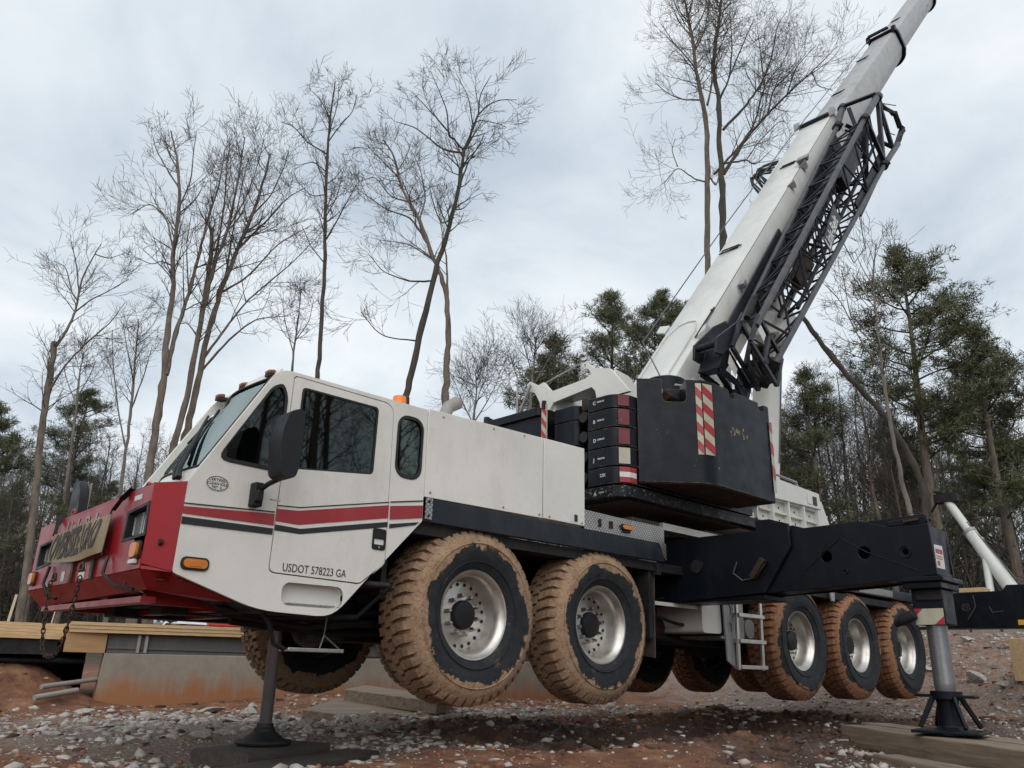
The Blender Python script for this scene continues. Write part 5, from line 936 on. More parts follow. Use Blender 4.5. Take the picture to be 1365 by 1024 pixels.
# foot of the jib with sheave
b = MB(); b.plate([(0,0)]*0 or [(0.0,0.0),(1,0),(1,1)], 0,0.001) if False else None
def nplate(sn, y0, y1, m, name='jib_plate', holes=()):
    n = len(sn); b = MB(); vs = [BP(s,y0,nn) for s, nn in sn] + [BP(s,y1,nn) for s, nn in sn]
    b.add(vs, [tuple(range(n)), tuple(range(2*n-1,n-1,-1))] + [(k,(k+1)%n,n+(k+1)%n,n+k) for k in range(n)]); return b.obj(name, m, jibE, 0.006)
nplate([(-1.10,0.10),(-0.9,0.22),(-0.2,0.10),(0.2,-0.05),(0.1,-0.2),(-0.5,-0.16),(-1.0,-0.05)], -0.78, -0.74, 'lattice'); nplate([(-1.12,0.12),(-0.9,0.24),(-0.2,0.06),(0.1,-0.1),(-0.5,-0.12),(-1.0,0.0)], -1.16, -1.12, 'lattice')
nplate([(-1.25,-0.05),(-0.80,0.02),(-0.82,-0.22),(-1.15,-0.20)], -1.14, -0.80, 'black')
for yy in (-1.12, -0.82):
    for p_, q_ in (((-1.2,-0.1),(-0.8,0.0)),((-0.8,0.0),(-0.78,-0.75)),((-0.78,-0.75),(-1.08,-0.82)),((-1.08,-0.82),(-1.0,-0.5)),((-1.0,-0.5),(-1.2,-0.1))): b = MB(); b.beam(BP(p_[0],yy,p_[1]), BP(q_[0],yy,q_[1]), 0.05, 0.09, BN); b.obj('foot_frame', 'black', jibE, 0.008)
nplate([(-1.08,-0.84),(-0.76,-0.78),(-0.76,-0.72),(-1.08,-0.78)], -1.14, -0.80, 'black')
for yy in (-1.50, -1.20):
    for p_, q_ in (((-0.75,-0.05),(-0.2,0.05)),((-0.2,0.05),(-0.2,-0.72)),((-0.2,-0.72),(-0.72,-0.86)),((-0.72,-0.86),(-0.75,-0.05)),((-0.75,-0.45),(-0.2,-0.3))): b = MB(); b.beam(BP(p_[0],yy,p_[1]), BP(q_[0],yy,q_[1]), 0.05, 0.07, BN); b.obj('foot_frame', 'lattice', jibE, 0.008)
nplate([(-0.6,-0.78),(-0.2,-0.70),(-0.2,-0.78),(-0.6,-0.88)], -1.50, -0.80, 'lattice')
b = MB(); c_ = BP(-0.60,-1.35,-0.48)
b.tube([c_ + BD*0.26*math.cos(t) + BN*0.26*math.sin(t) for t in np.linspace(0,2*math.pi,25)], 0.03, 6, cap=False); b.tube([c_ + Vector((0,-0.07,0)) + BD*0.24*math.cos(t) + BN*0.24*math.sin(t) for t in np.linspace(0,2*math.pi,25)], 0.022, 6, cap=False); b.tube([c_+Vector((0,-0.15,0)), c_+Vector((0,0.15,0))], 0.06, 10); b.tube([c_-BD*0.25, c_+BD*0.25], 0.03, 5); b.tube([c_-BN*0.25, c_+BN*0.25], 0.03, 5); b.obj('sheave', 'chassis', jibE)
b = MB(); b.tube([BP(-0.15,-1.30,0.05), BP(0.35,-1.3,0.10), BP(0.45,-1.2,-0.25)], 0.05, 8); b.obj('jib_fitting', 'chassis', jibE)
b = MB(); b.tube([BP(-0.4,-1.52,-0.62), BP(-0.55,-1.2,-0.9)], 0.09, 12); b.obj('jib_fitting', 'chassis', jibE)
b = MB(); b.tube([BP(-0.9,-0.76,0.15), BP(-0.9,-1.15,0.15)], 0.05, 10); b.obj('jib_pin', 'chassis', jibE)
b = MB(); b.add([BP(-1.0,-1.165,-0.15),BP(-0.84,-1.165,-0.10),BP(-0.86,-1.165,-0.36),BP(-1.02,-1.165,-0.40)],[(0,1,2,3)]); b.obj('sticker', 'label', jibE)
b = MB(); b.add([BP(-0.45,-1.5255,-0.05),BP(-0.30,-1.5255,-0.02),BP(-0.32,-1.5255,-0.22),BP(-0.47,-1.5255,-0.25)],[(0,1,2,3)]); b.obj('sticker', 'label', jibE)
nplate([(0.3,-0.16),(3.6,-0.10),(3.6,-0.22),(0.3,-0.30)], -0.70, -0.66, 'lattice')
for k in range(9):
    yy = -0.95 - 0.05*(k % 5); nn = -0.40 - 0.05*(k // 3); b = MB(); b.tube([BP(s, yy+0.03*math.sin(s*1.3+k), nn+0.04*math.sin(s*0.9+2*k)) for s in np.linspace(1.2+0.3*(k%3), 9.4-0.2*(k%4), 14)], 0.022, 5); b.obj('hose', 'chassis', jibE)
for s_ in (3.4, 4.8, 6.2, 7.6, 8.8):
    b = MB(); b.beam(BP(s_,-1.30,-0.22), BP(s_+0.3,-0.80,-0.80), 0.06, 0.09, BN); b.obj('strut', 'lattice', jibE, 0.005)
    b = MB(); b.beam(BP(s_,-0.80,-0.25), BP(s_+0.2,-1.30,-0.80), 0.05, 0.05, BN); b.obj('strut', 'lattice', jibE, 0.005)
nplate([(1.0,-0.30),(8.6,-0.15),(8.6,-0.62),(1.0,-0.70)], -0.66, -0.64, 'lattice')
# sign plate on the outer face
b = MB(); sg = [(2.98,-0.38),(4.10,-0.22),(4.10,-0.52),(2.98,-0.66)]; n = 4
b.add([BP(s,-1.565,nn) for s, nn in sg] + [BP(s,-1.58,nn) for s, nn in sg], [(0,1,2,3),(7,6,5,4),(0,4,5,1),(1,5,6,2),(2,6,7,3),(3,7,4,0)]); sign = b.obj('sign_plate', 'lattice', jibE)
sdir = (BP(4.10,0,-0.52)-BP(2.98,0,-0.66)).normalized(); sup = Vector((0,-1,0)).cross(sdir) * -1
if sup.dot(BN) < 0: sup = -sup
text('Link-Belt', 'sign_lettering', 0.30, 'label', sign, BP(3.02,-1.583,-0.61), sdir, sup, shear=0.0, bold=0.008, xscale=0.83)
b = MB(); b.tube([c2(3.9),c2(3.9)+Vector((0.4,0,-0.3)),c2(4.6)+Vector((0.55,0,-0.25)),c2(5.3)], 0.009, 5); b.obj('loose_cable', 'rope', jibE)
b = MB(); b.hexa([BP(2.4,-1.1,-0.9),BP(2.4,-0.95,-0.9),BP(3.3,-0.95,-0.9),BP(3.3,-1.1,-0.9),BP(2.4,-1.1,-0.62),BP(2.4,-0.95,-0.62),BP(3.3,-0.95,-0.55),BP(3.3,-1.1,-0.55)]); b.obj('spacer_board', 'rusty', jibE)
b = MB(); b.hexa([BP(1.3,-0.9,-1.35),BP(1.3,-0.45,-1.3),BP(2.1,-0.45,-1.3),BP(2.1,-0.9,-1.35),BP(1.3,-0.9,-1.0),BP(1.3,-0.45,-0.95),BP(2.1,-0.45,-0.95),BP(2.1,-0.9,-1.0)]); part(b, 'boom_pad_bracket', 'boomwhite', 0.02)
# ================================================================ things around the crane
# oversize banner hung on the nose
b = MB(); NYb, NZb = 24, 8; vs = []
for d in (0, 0.004):
    for j in range(NZb+1):
        for i in range(NYb+1):
            u, v = i/NYb, j/NZb
            y = (0.60 + (0.62-0.60)*(1-v))*(1-u) + (-0.715)*u; z = (1.385*(1-u)+1.365*u)*(1-v) + (1.61*(1-u)+1.645*u)*v - 0.02*math.sin(math.pi*u)*(1-v)*1.4
            x = -2.845 - 0.012*math.sin(u*9+v*3)*(1-v*0.4) - 0.03*math.sin(math.pi*v)*math.exp(-((u-0.85)/0.15)**2) - 0.012*(1-v) - d
            vs.append((x,y,z))
K = (NYb+1)*(NZb+1); fs = [(s_+j*(NYb+1)+i, s_+j*(NYb+1)+i+1, s_+(j+1)*(NYb+1)+i+1, s_+(j+1)*(NYb+1)+i) for s_ in (0,K) for j in range(NZb) for i in range(NYb)]
b.add(vs, fs, True)
ban = b.obj('banner', 'tan', None, label='tan cloth banner reading OVERSIZE LOAD strapped across the red nose of the crane', category='banner')
bt = text('OVERSIZE LOAD', 'lettering', 0.285, 'bannerink', ban, (-2.90,0.575,1.395), (0,-1,0.022), (0,0,1), extrude=0.0, bold=0.010, xscale=0.555)
bmt = bmesh.new(); bmt.from_mesh(bt.data); bmesh.ops.triangulate(bmt, faces=bmt.faces); bmesh.ops.subdivide_edges(bmt, edges=[e_ for e_ in bmt.edges if e_.calc_length() > 0.05], cuts=1); bmt.to_mesh(bt.data); bmt.free()
for v in bt.data.vertices:
    u = min(1, max(0, (0.61 - v.co.y)/1.325)); lo_ = 1.385*(1-u)+1.365*u; hi_ = 1.61*(1-u)+1.645*u; vv_ = min(1, max(0, (v.co.z-lo_)/(hi_-lo_)))
    v.co.x = -2.845 - 0.012*math.sin(u*9+vv_*3)*(1-vv_*0.4) - 0.03*math.sin(math.pi*vv_)*math.exp(-((u-0.85)/0.15)**2) - 0.012*(1-vv_) - 0.009
for y0, y1, z0, z1 in ((-0.92,-0.74,1.80,1.66),(0.70,0.62,1.785,1.62)):
    b = MB(); b.beam((-2.80,y0,z0),(-2.835,(y0+y1)/2,(z0+z1)/2),0.006,0.045,(1,0,0)); b.beam((-2.835,(y0+y1)/2,(z0+z1)/2),(-2.85,y1,z1),0.008,0.03,(1,0,0)); b.obj('strap', 'plastic', ban)
for y, z in ((-0.73,1.655),(0.63,1.62),(-0.715,1.36)): b = MB(); b.tube([(-2.86,y-0.02,z),(-2.86,y,z-0.02),(-2.86,y+0.02,z),(-2.86,y,z+0.02),(-2.86,y-0.02,z)],0.006,5,cap=False); b.obj('hook', 'rusty', ban)
# chain looped between the two tow shackles
ch = empty('tow_chain', (-2.86,0,1.2), 'rusty chain hanging in a long loop below the front bumper', 'chain')
pa, pb = Vector((-2.88,-0.39,1.22)), Vector((-2.86,0.34,1.19)); pts = []
def cat(t):
    k = (2*t-1); return Vector((-2.88, pa.y+(pb.y-pa.y)*t, 0.66 + (pa.z-0.66)*(0.12*abs(k)**2+0.88*abs(k)**5)))
T_ = [cat(t) for t in np.linspace(0,1,200)]; dist = [0]
for p, q_ in zip(T_, T_[1:]): dist.append(dist[-1]+(q_-p).length)
nl = int(dist[-1]/0.037)
lk = MB(); lk.tube([(0.014*math.cos(t), 0, 0.027*math.sin(t)) for t in np.linspace(0,2*math.pi,13)], 0.0052, 5, cap=False); lkm = lk.mesh('chain_link', 'rusty')
for k in range(nl):
    s_ = (k+0.5)*dist[-1]/nl; i = min(range(len(dist)), key=lambda j: abs(dist[j]-s_)); d = (T_[min(i+1,199)]-T_[max(i-1,0)]).normalized()
    o = bpy.data.objects.new('chain_link', lkm); col.objects.link(o); o.parent = ch; o.matrix_parent_inverse = Matrix.Translation((2.86,0,-1.2))
    o.rotation_mode = 'QUATERNION'; o.rotation_quaternion = d.to_track_quat('Z','Y') @ Matrix.Rotation(R(90*(k%2)+8),3,'Z').to_quaternion(); o.location = T_[i]
for p in (pa, pb):
    for nm, r_, tb in (('shackle',0.034,0.011),):
        b = MB(); b.tube([(p.x, p.y+r_*math.cos(t), p.z+0.045+r_*1.3*math.sin(t)) for t in np.linspace(-0.2,math.pi+0.2,13)], tb, 6); b.tube([(p.x,p.y-0.055,p.z+0.035),(p.x,p.y+0.055,p.z+0.035)],0.011,6)
        o = b.obj(nm, 'rusty', ch); o.matrix_parent_inverse = Matrix.Translation((2.86,0,-1.2))

# timbers
def timber(p, q, w, h, z, m, label, name='timber_mat', group=None, cat='timber', tilt=0.0):
    p, q = Vector((p[0],p[1],z)), Vector((q[0],q[1],z+tilt)); n = 14; d = (q-p); L_ = d.length; d.normalize(); a = Vector((d.y,-d.x,0))
    b = MB(); prof = roundpoly([(-w/2,0),(w/2,0),(w/2,h),(-w/2,h)], 0.018, 3); m_ = len(prof); vs = []
    for i in range(n+1):
        c = p + d*L_*i/n; jx_ = 0.002*math.sin(i*1.7+p.x*3); jz_ = 0.002*math.sin(i*2.3+p.y)
        for (x, zz) in prof: vs.append(Vector((0,0,0)) + d*L_*i/n + a*(x+jx_) + Vector((0,0,zz+jz_+tilt*i/n)))
    b.add(vs, [(i*m_+k,i*m_+(k+1)%m_,(i+1)*m_+(k+1)%m_,(i+1)*m_+k) for i in range(n) for k in range(m_)]); b.f.append(tuple(range(m_))); b.f.append(tuple(range(n*m_,n*m_+m_))); b.sm += [False]*2
    ang = math.atan2(d.y, d.x); rot = Matrix.Rotation(-ang,4,'Z'); b.v = [tuple(rot @ Vector(v)) for v in b.v]
    o = b.obj(name, m); o.location = p; o.rotation_euler = (0,0,ang); o['label'] = label; o['category'] = cat
    if group: o['group'] = group
    return o
timber((2.50,-4.98),(4.02,-2.87),0.36,0.20,0.0,'oldtimber','thick grey timber under the outrigger jack foot, the one nearer the camera')
timber((2.90,-5.20),(4.62,-2.80),0.34,0.20,0.0,'oldtimber','thick grey timber on the crane side, lying beside the first under the outrigger jack foot')
timber((1.95,-5.05),(2.93,-3.60),0.26,0.10,-0.06,'oldtimber','low sawn timber in front of the outrigger jack timbers at the frame corner')
timber((1.6,-4.85),(2.55,-3.75),0.20,0.06,-0.08,'darktimber','thin dark plank at the bottom edge in front of the jack timbers')
timber((-1.74,-0.60),(-0.80,-0.20),0.55,0.10,-0.075,'darktimber','black wet board under the round foot of the front jack')
timber((-2.60,-1.55),(-0.40,-0.50),0.34,0.14,-0.17,'darktimber','lower dark timber running out from below the front jack board')
b = MB(); P_ = [(0.75,2.55),(1.75,1.60),(2.75,2.35),(1.75,3.35)]; Z_ = [0.11,-0.02,0.05,0.20]
b.hexa([(p[0],p[1],z-0.10) for p, z in zip(P_, Z_)] + [(p[0],p[1],z) for p, z in zip(P_, Z_)]); b.obj('timber_mat', 'oldtimber', None, 0.01, label='dirty square timber mat tilted on the ground behind the front jack', category='timber')
b = MB(); P_ = [(1.75,3.2),(2.5,2.1),(3.1,2.5),(2.35,3.6)]; Z_ = [0.32,0.20,0.24,0.36]
b.hexa([(p[0],p[1],z-0.16) for p, z in zip(P_, Z_)] + [(p[0],p[1],z) for p, z in zip(P_, Z_)]); b.obj('timber_block', 'oldtimber', None, 0.01, label='weathered timber block lying on the tilted mat behind the front wheel', category='timber')

# concrete wall and building platform behind
u = Vector((0.978,-0.208,0)); v_ = Vector((0.208,0.978,0)); A0 = Vector((-0.65,5.65,0))
def W3(a, d, z): p = A0 + u*a + v_*d; return (p.x, p.y, z)
def wbox(b, a0, a1, d0, d1, z0, z1): return b.hexa([W3(a0,d0,z0),W3(a1,d0,z0),W3(a1,d1,z0),W3(a0,d1,z0),W3(a0,d0,z1),W3(a1,d0,z1),W3(a1,d1,z1),W3(a0,d1,z1)])
b = MB(); b.hexa([W3(-0.05,0,-0.3),W3(9.0,0,-0.3),W3(9.0,0.25,-0.3),W3(-0.05,0.25,-0.3),W3(0.0,0,0.695),W3(9.0,0,0.76),W3(9.0,0.25,0.76),W3(0.0,0.25,0.695)])
b.obj('concrete_wall', 'concrete', None, 0.01, label='low poured concrete foundation wall stained with red clay behind the front jack', category='wall')
b = MB(); b.hexa([W3(0.2,3.2,-0.3),W3(0.4,3.2,-0.3),W3(0.4,7,-0.3),W3(0.2,7,-0.3),W3(0.2,3.2,0.8),W3(0.4,3.2,0.8),W3(0.4,7,0.8),W3(0.2,7,0.8)])
PF = empty('building_platform', W3(0,0,0.7), 'new timber floor platform on a grey beam above the concrete wall', 'platform')
inv = Matrix.Translation(-Vector(W3(0,0,0.7)))
def pobj(b, name, m, **k): o = b.obj(name, m, PF, **k); o.matrix_parent_inverse = inv; return o
b = MB(); wbox(b, 0.03, 9.0, 0.04, 0.2, 0.76, 0.79); b.hexa([W3(0.02,0.06,0.698),W3(9,0.06,0.765),W3(9,0.2,0.765),W3(0.02,0.2,0.698),W3(0.02,0.06,0.955),W3(9,0.06,1.02),W3(9,0.2,1.02),W3(0.02,0.2,0.955)]); pobj(b, 'steel_beam', 'steelbeam')
b = MB(); wbox(b, 0.40, 0.44, 0.0, 0.055, 0.71, 0.95); wbox(b, 0.50, 0.54, 0.0, 0.055, 0.71, 0.95); pobj(b, 'beam_stiffener', 'galv')
for k in range(3):
    z = 0.962 + 0.047*k; b = MB(); b.hexa([W3(-0.5,-0.06-0.01*k,z),W3(9,-0.06-0.01*k,z+0.065),W3(9,5,z+0.065),W3(-0.5,5,z),W3(-0.5,-0.06-0.01*k,z+0.044),W3(9,-0.06-0.01*k,z+0.109),W3(9,5,z+0.109),W3(-0.5,5,z+0.044)]); pobj(b, 'plank', 'plank')
b = MB(); b.hexa([W3(-0.52,-0.03,0.70),W3(0.0,0.02,0.70),W3(0.0,0.10,0.70),W3(-0.52,0.05,0.70),W3(-0.52,-0.03,0.96),W3(0.0,0.02,0.957),W3(0.0,0.10,0.957),W3(-0.52,0.05,0.96)]); pobj(b, 'plywood_side', 'ply')
for k in range(5):
    z = 0.86 + 0.042*k; a1 = -0.55 + 0.0*k; b = MB(); wbox(b, -6, a1, 0.05+0.03*k, 5, z, z+0.039); pobj(b, 'plank', 'plank')
b = MB(); b.hexa([W3(-6,0.1,0.62),W3(-0.6,0.1,0.66),W3(-0.6,0.3,0.66),W3(-6,0.3,0.62),W3(-6,0.1,0.855),W3(-0.6,0.1,0.855),W3(-0.6,0.3,0.855),W3(-6,0.3,0.855)]); pobj(b, 'steel_beam', 'chassis')
b = MB(); wbox(b, -1.1, -0.95, 0.5, 0.65, 0.2, 0.66); wbox(b, -6, 0.0, 2.6, 2.8, -0.2, 0.86); pobj(b, 'support_post', 'chassis')
def thing_mesh(b, name, m, label, cat, **k): return b.obj(name, m, None, label=label, category=cat, **k)
b = MB(); b.tube([W3(-0.72,-0.5,0.265),W3(0.05,0.15,0.36)], 0.032, 12); thing_mesh(b, 'drain_pipe', 'pvc', 'upper grey plastic pipe poking out under the timber platform', 'pipe')
b = MB(); b.tube([W3(-0.78,-0.65,0.14),W3(-0.28,-0.3,0.22)], 0.036, 12); thing_mesh(b, 'drain_pipe', 'pvc', 'lower short grey pipe lying on the clay beside the concrete wall', 'pipe')
b = MB(); b.tube([W3(-2.2,0.2,0.58),W3(-0.2,0.35,0.58)], 0.04, 10); b.tube([W3(-1.25,0.3,0.56),W3(-1.3,0.25,0.38),W3(-1.3,0.2,0.3)], 0.04, 10); thing_mesh(b, 'drain_pipe', 'plastic', 'dark pipe with a down elbow under the left end of the platform', 'pipe')
for (a0, z0, a1, z1, r_, lb) in ((-1.60,1.06,-1.56,1.86,0.026,'tallest pale wooden stake standing at the left end of the platform'),(-1.24,1.07,-1.21,1.43,0.018,'short pale stake second from the left on the platform'),(-0.72,1.07,-0.70,1.25,0.008,'thin little stake on the platform near the chain'),(0.62,1.11,0.62,1.38,0.022,'pale stake behind the white plastic sheet'),(0.71,1.11,0.71,1.20,0.02,'stub of pale timber beside the white plastic sheet'),(1.9,1.19,1.9,1.34,0.014,'short pale peg in front of the red fuel box')):
    b = MB(); b.beam(W3(a0,0.2,z0), W3(a1,0.25,z1), r_*1.6, r_*1.2, (0,1,0)); thing_mesh(b, 'stake', 'stake', lb, 'stake')
b = MB(); vs = []; nx_, ny_ = 18, 8
for j in range(ny_):
    for i in range(nx_): vs.append(W3(0.72+0.62*i/(nx_-1), 0.1+0.45*j/(ny_-1), 1.14+0.045*math.sin(i*0.8+j)*math.sin(j*0.9)+0.09*math.exp(-((i-13)/4)**2)*math.sin(math.pi*j/(ny_-1))-0.05*(1 if i in (0,) else 0)))
b.add(vs, [(j*nx_+i,j*nx_+i+1,(j+1)*nx_+i+1,(j+1)*nx_+i) for j in range(ny_-1) for i in range(nx_-1)], True); thing_mesh(b, 'plastic_sheet', 'sheet', 'crumpled white plastic sheet lying on the platform edge', 'plastic sheet')
b = MB(); b.tube([W3(0.60,0.15,1.12),W3(0.72,0.2,1.13),W3(0.80,0.18,1.12)],0.022,8); thing_mesh(b, 'blue_wrap', 'blue', 'small roll of blue wrap on the platform beside the white sheet', 'wrap')
b = MB(); b.hexa([W3(1.45,0.5,1.14),W3(1.95,0.5,1.14),W3(1.95,0.85,1.14),W3(1.45,0.85,1.14),W3(1.47,0.52,1.385),W3(1.93,0.52,1.385),W3(1.93,0.83,1.385),W3(1.47,0.83,1.385)]); fb_ = b.obj('fuel_box', 'redplastic', None, 0.02, label='red plastic box with a yellow label standing on the platform', category='box')
b = MB(); b.hexa([W3(1.53,0.492,1.24),W3(1.77,0.492,1.24),W3(1.77,0.498,1.24),W3(1.53,0.498,1.24),W3(1.53,0.504,1.32),W3(1.77,0.504,1.32),W3(1.77,0.510,1.32),W3(1.53,0.510,1.32)]); b.obj('box_label', 'yellow', fb_)
lift = empty('platform_lift', W3(2.3,2.5,1.1), 'olive yellow work platform lift parked on the deck by the front tyre', 'lift')
inv2 = Matrix.Translation(-Vector(W3(2.3,2.5,1.1)))
for k in range(4):
    b = MB(); b.beam(W3(1.9,2.4,1.16+0.10*k), W3(2.9,2.4,1.24+0.09*k), 0.05, 0.035); o = b.obj('scissor_arm', 'machineyellow', lift); o.matrix_parent_inverse = inv2
b = MB(); wbox(b, 1.85, 2.95, 2.1, 2.9, 1.56, 1.64); o = b.obj('work_deck', 'machineyellow', lift, 0.01); o.matrix_parent_inverse = inv2
b = MB(); wbox(b, 1.9, 2.9, 2.2, 2.8, 1.08, 1.14); o = b.obj('lift_base', 'chassis', lift, 0.01); o.matrix_parent_inverse = inv2

# second machine behind the rear outrigger
base2 = Vector((20.15,-0.4,0))
m2 = empty('boom_truck', base2, 'white telescopic boom of a parked machine rising behind the rear outrigger', 'crane')
inv3 = Matrix.Translation(-base2)
def mob(b, name, m, **k): o = b.obj(name, m, m2, **k); o.matrix_parent_inverse = inv3; return o
tip, bot = Vector((21.36,1.56,5.75)), Vector((20.23,-0.13,2.86)); d_ = (bot-tip).normalized(); bot2 = bot + d_*1.2
b = MB(); b.tube([tip + d_*1.35, bot2], [0.17,0.22], 10, smooth=False); mob(b, 'boom_base', 'boomwhite')
b = MB(); b.tube([tip, tip + d_*1.5], 0.125, 10, smooth=False); mob(b, 'boom_section', 'boomwhite')
b = MB(); b.box(tuple(tip-Vector((0.2,0.35,0.1))), tuple(tip+Vector((0.1,0.3,0.16)))); b.tube([tip+Vector((0,-0.2,0.1)),tip+Vector((0.1,0.35,0.3))],0.05,6); b.tube([tip+Vector((-.1,.2,.0)),tip+Vector((-.1,.45,-.35))],0.04,6); mob(b, 'boom_head', 'chassis')
b = MB(); b.tube([tip + d_*1.3, tip + d_*1.40], 0.19, 10); mob(b, 'boom_collar', 'galv')
b = MB(); b.tube([Vector((20.79,0.60,4.45)),Vector((20.5,0.50,3.7))],0.055,8); mob(b, 'ram_rod', 'polished'); b = MB(); b.tube([Vector((20.55,0.52,3.8)),Vector((20.15,0.42,2.7))],0.10,10); mob(b, 'ram_cylinder', 'boomwhite')
b = MB(); b.tube([tip + d_*1.2+Vector((0,0,.2)), tip + d_*2.2+Vector((0,-.05,.28)), bot+Vector((0,-.1,.35))], 0.02, 5); mob(b, 'hose', 'rope')
zg = hz(20.2,-0.6); b = MB(); b.box((19.2,-1.6,zg+0.3),(21.4,1.4,zg+0.6)); b.box((19.7,-0.8,zg+0.6),(20.7,0.7,2.75)); mob(b, 'machine_body', 'chassis', bevel=0.05)
for x in (19.5, 21.1):
    for y in (-1.5, 1.3): b = MB(); b.lathe([(0,-0.15),(0.32,-0.15),(0.36,-0.1),(0.36,0.1),(0.32,0.15),(0,0.15)], 20, ctr=(x,y,zg+0.30)); mob(b, 'wheel', 'chassis')
def tbox(lo, hi, m, name, label, cat, bevel=0.008): b = MB(); b.box(lo, hi); return b.obj(name, m, None, bevel, label=label, category=cat)
tbox((11.9,-2.55,0.65),(12.25,-2.15,1.36),'plank','wood_block','orange timber block standing below the rear outrigger beam','block')
tbox((XR+0.05,-2.35,2.036),(XR+0.35,-1.95,2.11),'plank','wood_block','small pale timber block lying on top of the rear outrigger beam','block')
for k in range(4):
    b = MB(); x0 = 16.3+0.1*k; y0 = 0.55-0.62*k; b.box((x0,y0,hz(x0,y0)-0.1),(x0+0.4,y0+0.58,hz(x0,y0)+0.20)); b.obj('concrete_block', 'concrete', None, 0.03, label=['first grey concrete block behind the rear wheels','second grey concrete block in the row behind the rear jack','third grey concrete block in the row below the outrigger','last grey concrete block at the right frame edge'][k], category='block', group='concrete blocks behind the rear outrigger')

# ================================================================ stones
def rockmesh(seed, sub=1, flat=0.55):
    bm = bmesh.new(); bmesh.ops.create_icosphere(bm, subdivisions=sub, radius=1.0); rr = np.random.default_rng(seed); dirs = rr.normal(size=(10,3)); dirs /= np.linalg.norm(dirs,axis=1)[:,None]; cut = rr.uniform(0.32,0.75,10)
    V = []
    for v in bm.verts:
        p = np.array(v.co)
        for d, c in zip(dirs, cut):
            t = p @ d
            if t > c: p = p - d*(t-c)
        p = p*(1+rr.uniform(-0.07,0.07)); p[2] *= flat; V.append(p)
    F = [[v.index for v in f.verts] for f in bm.faces]; bm.free(); return np.array(V), np.array(F)
variants = [rockmesh(s, 1, f) for s, f in zip(range(8), (0.5,0.6,0.45,0.7,0.4,0.55,0.65,0.5))]
def gdens(x, y):
    d = 1.25*np.exp(-(((x+1.0)/2.2)**2+((y-1.1)/2.5)**2)**1.5) + 0.9*np.exp(-(((x-6.5)/4.8)**2+((y+4.4)/2.0)**2)) + 0.5*sstep(8.8,11,x)*(1-sstep(17,22,x)) + 0.9*np.exp(-(((x-4.5)/5)**2+((y-2.4)/1.6)**2)) + 0.8*np.exp(-(((x-3.0)/2.2)**2+((y+3.9)/0.8)**2)) + 0.08
    return d
n = 230000; px = rng.uniform(-6,18,n); py = rng.uniform(-7,9,n); keep = (rng.uniform(size=n) < gdens(px,py)*0.62) & ~((px>-0.9)&(py>5.45-0.21*px)); px, py = px[keep], py[keep]
cl = fbm(px, py, 1.1, 3, 21); k2 = rng.uniform(size=len(px)) < np.clip(0.5+cl*2.2, 0.05, 1); px, py = px[k2], py[k2]
size = 0.008 + 0.075*rng.uniform(size=len(px))**5.5 + 0.03*(rng.uniform(size=len(px)) > 0.985)
pz = height(px, py) + size*0.05
VV, FF = [], []; off = 0
for i in range(len(px)):
    V, F = variants[i % 8]; a = rng.uniform(0,6.28); sx = size[i]*rng.uniform(0.8,1.5); c, s_ = math.cos(a), math.sin(a)
    P = V*np.array([sx,size[i],size[i]*rng.uniform(.7,1.2)]); P = np.stack([P[:,0]*c-P[:,1]*s_, P[:,0]*s_+P[:,1]*c, P[:,2]],1) + np.array([px[i],py[i],pz[i]])
    VV.append(P); FF.append(F+off); off += len(V)
VV = np.concatenate(VV); FF = np.concatenate(FF); me = bpy.data.meshes.new('gravel'); me.vertices.add(len(VV)); me.vertices.foreach_set('co', VV.ravel()); me.loops.add(FF.size); me.loops.foreach_set('vertex_index', FF.ravel()); me.polygons.add(len(FF)); me.polygons.foreach_set('loop_start', np.arange(0,FF.size,3)); me.polygons.foreach_set('loop_total', np.full(len(FF),3)); me.update(calc_edges=True)
me.materials.append(MT['rock']); o = bpy.data.objects.new('gravel', me); col.objects.link(o); o['kind'] = 'stuff'; o['label'] = 'pale gravel and broken stone scattered over the red clay'
# crumbs of clay and mud
def scatter(name, m, label, n, dens_fn, s0, s1, p_, seed):
    rr = np.random.default_rng(seed); px = rr.uniform(-6,16,n); py = rr.uniform(-6.5,7.5,n); keep = (rr.uniform(size=n) < dens_fn(px,py)) & ~((px>-0.9)&(py>5.45-0.21*px)); px, py = px[keep], py[keep]
    size = s0 + s1*rr.uniform(size=len(px))**p_; pz = height(px, py) + size*0.05; VV, FF = [], []; off = 0
    for i in range(len(px)):
        V, F = variants[i % 8]; a = rr.uniform(0,6.28); sx = size[i]*rr.uniform(0.8,1.6); c, s_ = math.cos(a), math.sin(a)
        P = V*np.array([sx,size[i],size[i]*rr.uniform(.8,1.4)]); P = np.stack([P[:,0]*c-P[:,1]*s_, P[:,0]*s_+P[:,1]*c, P[:,2]],1) + np.array([px[i],py[i],pz[i]]); VV.append(P); FF.append(F+off); off += len(V)
    VV = np.concatenate(VV); FF = np.concatenate(FF); me = bpy.data.meshes.new(name); me.vertices.add(len(VV)); me.vertices.foreach_set('co', VV.ravel()); me.loops.add(FF.size); me.loops.foreach_set('vertex_index', FF.ravel()); me.polygons.add(len(FF)); me.polygons.foreach_set('loop_start', np.arange(0,FF.size,3)); me.polygons.foreach_set('loop_total', np.full(len(FF),3)); me.update(calc_edges=True)
    me.materials.append(MT[m]); o = bpy.data.objects.new(name, me); col.objects.link(o); o['kind'] = 'stuff'; o['label'] = label
def mz(x, y): return sstep(0.0,1.5,x)*(1-sstep(9.5,11,x))*sstep(-5.0,-3.4,y)*(1-sstep(0.2,1.6,y))
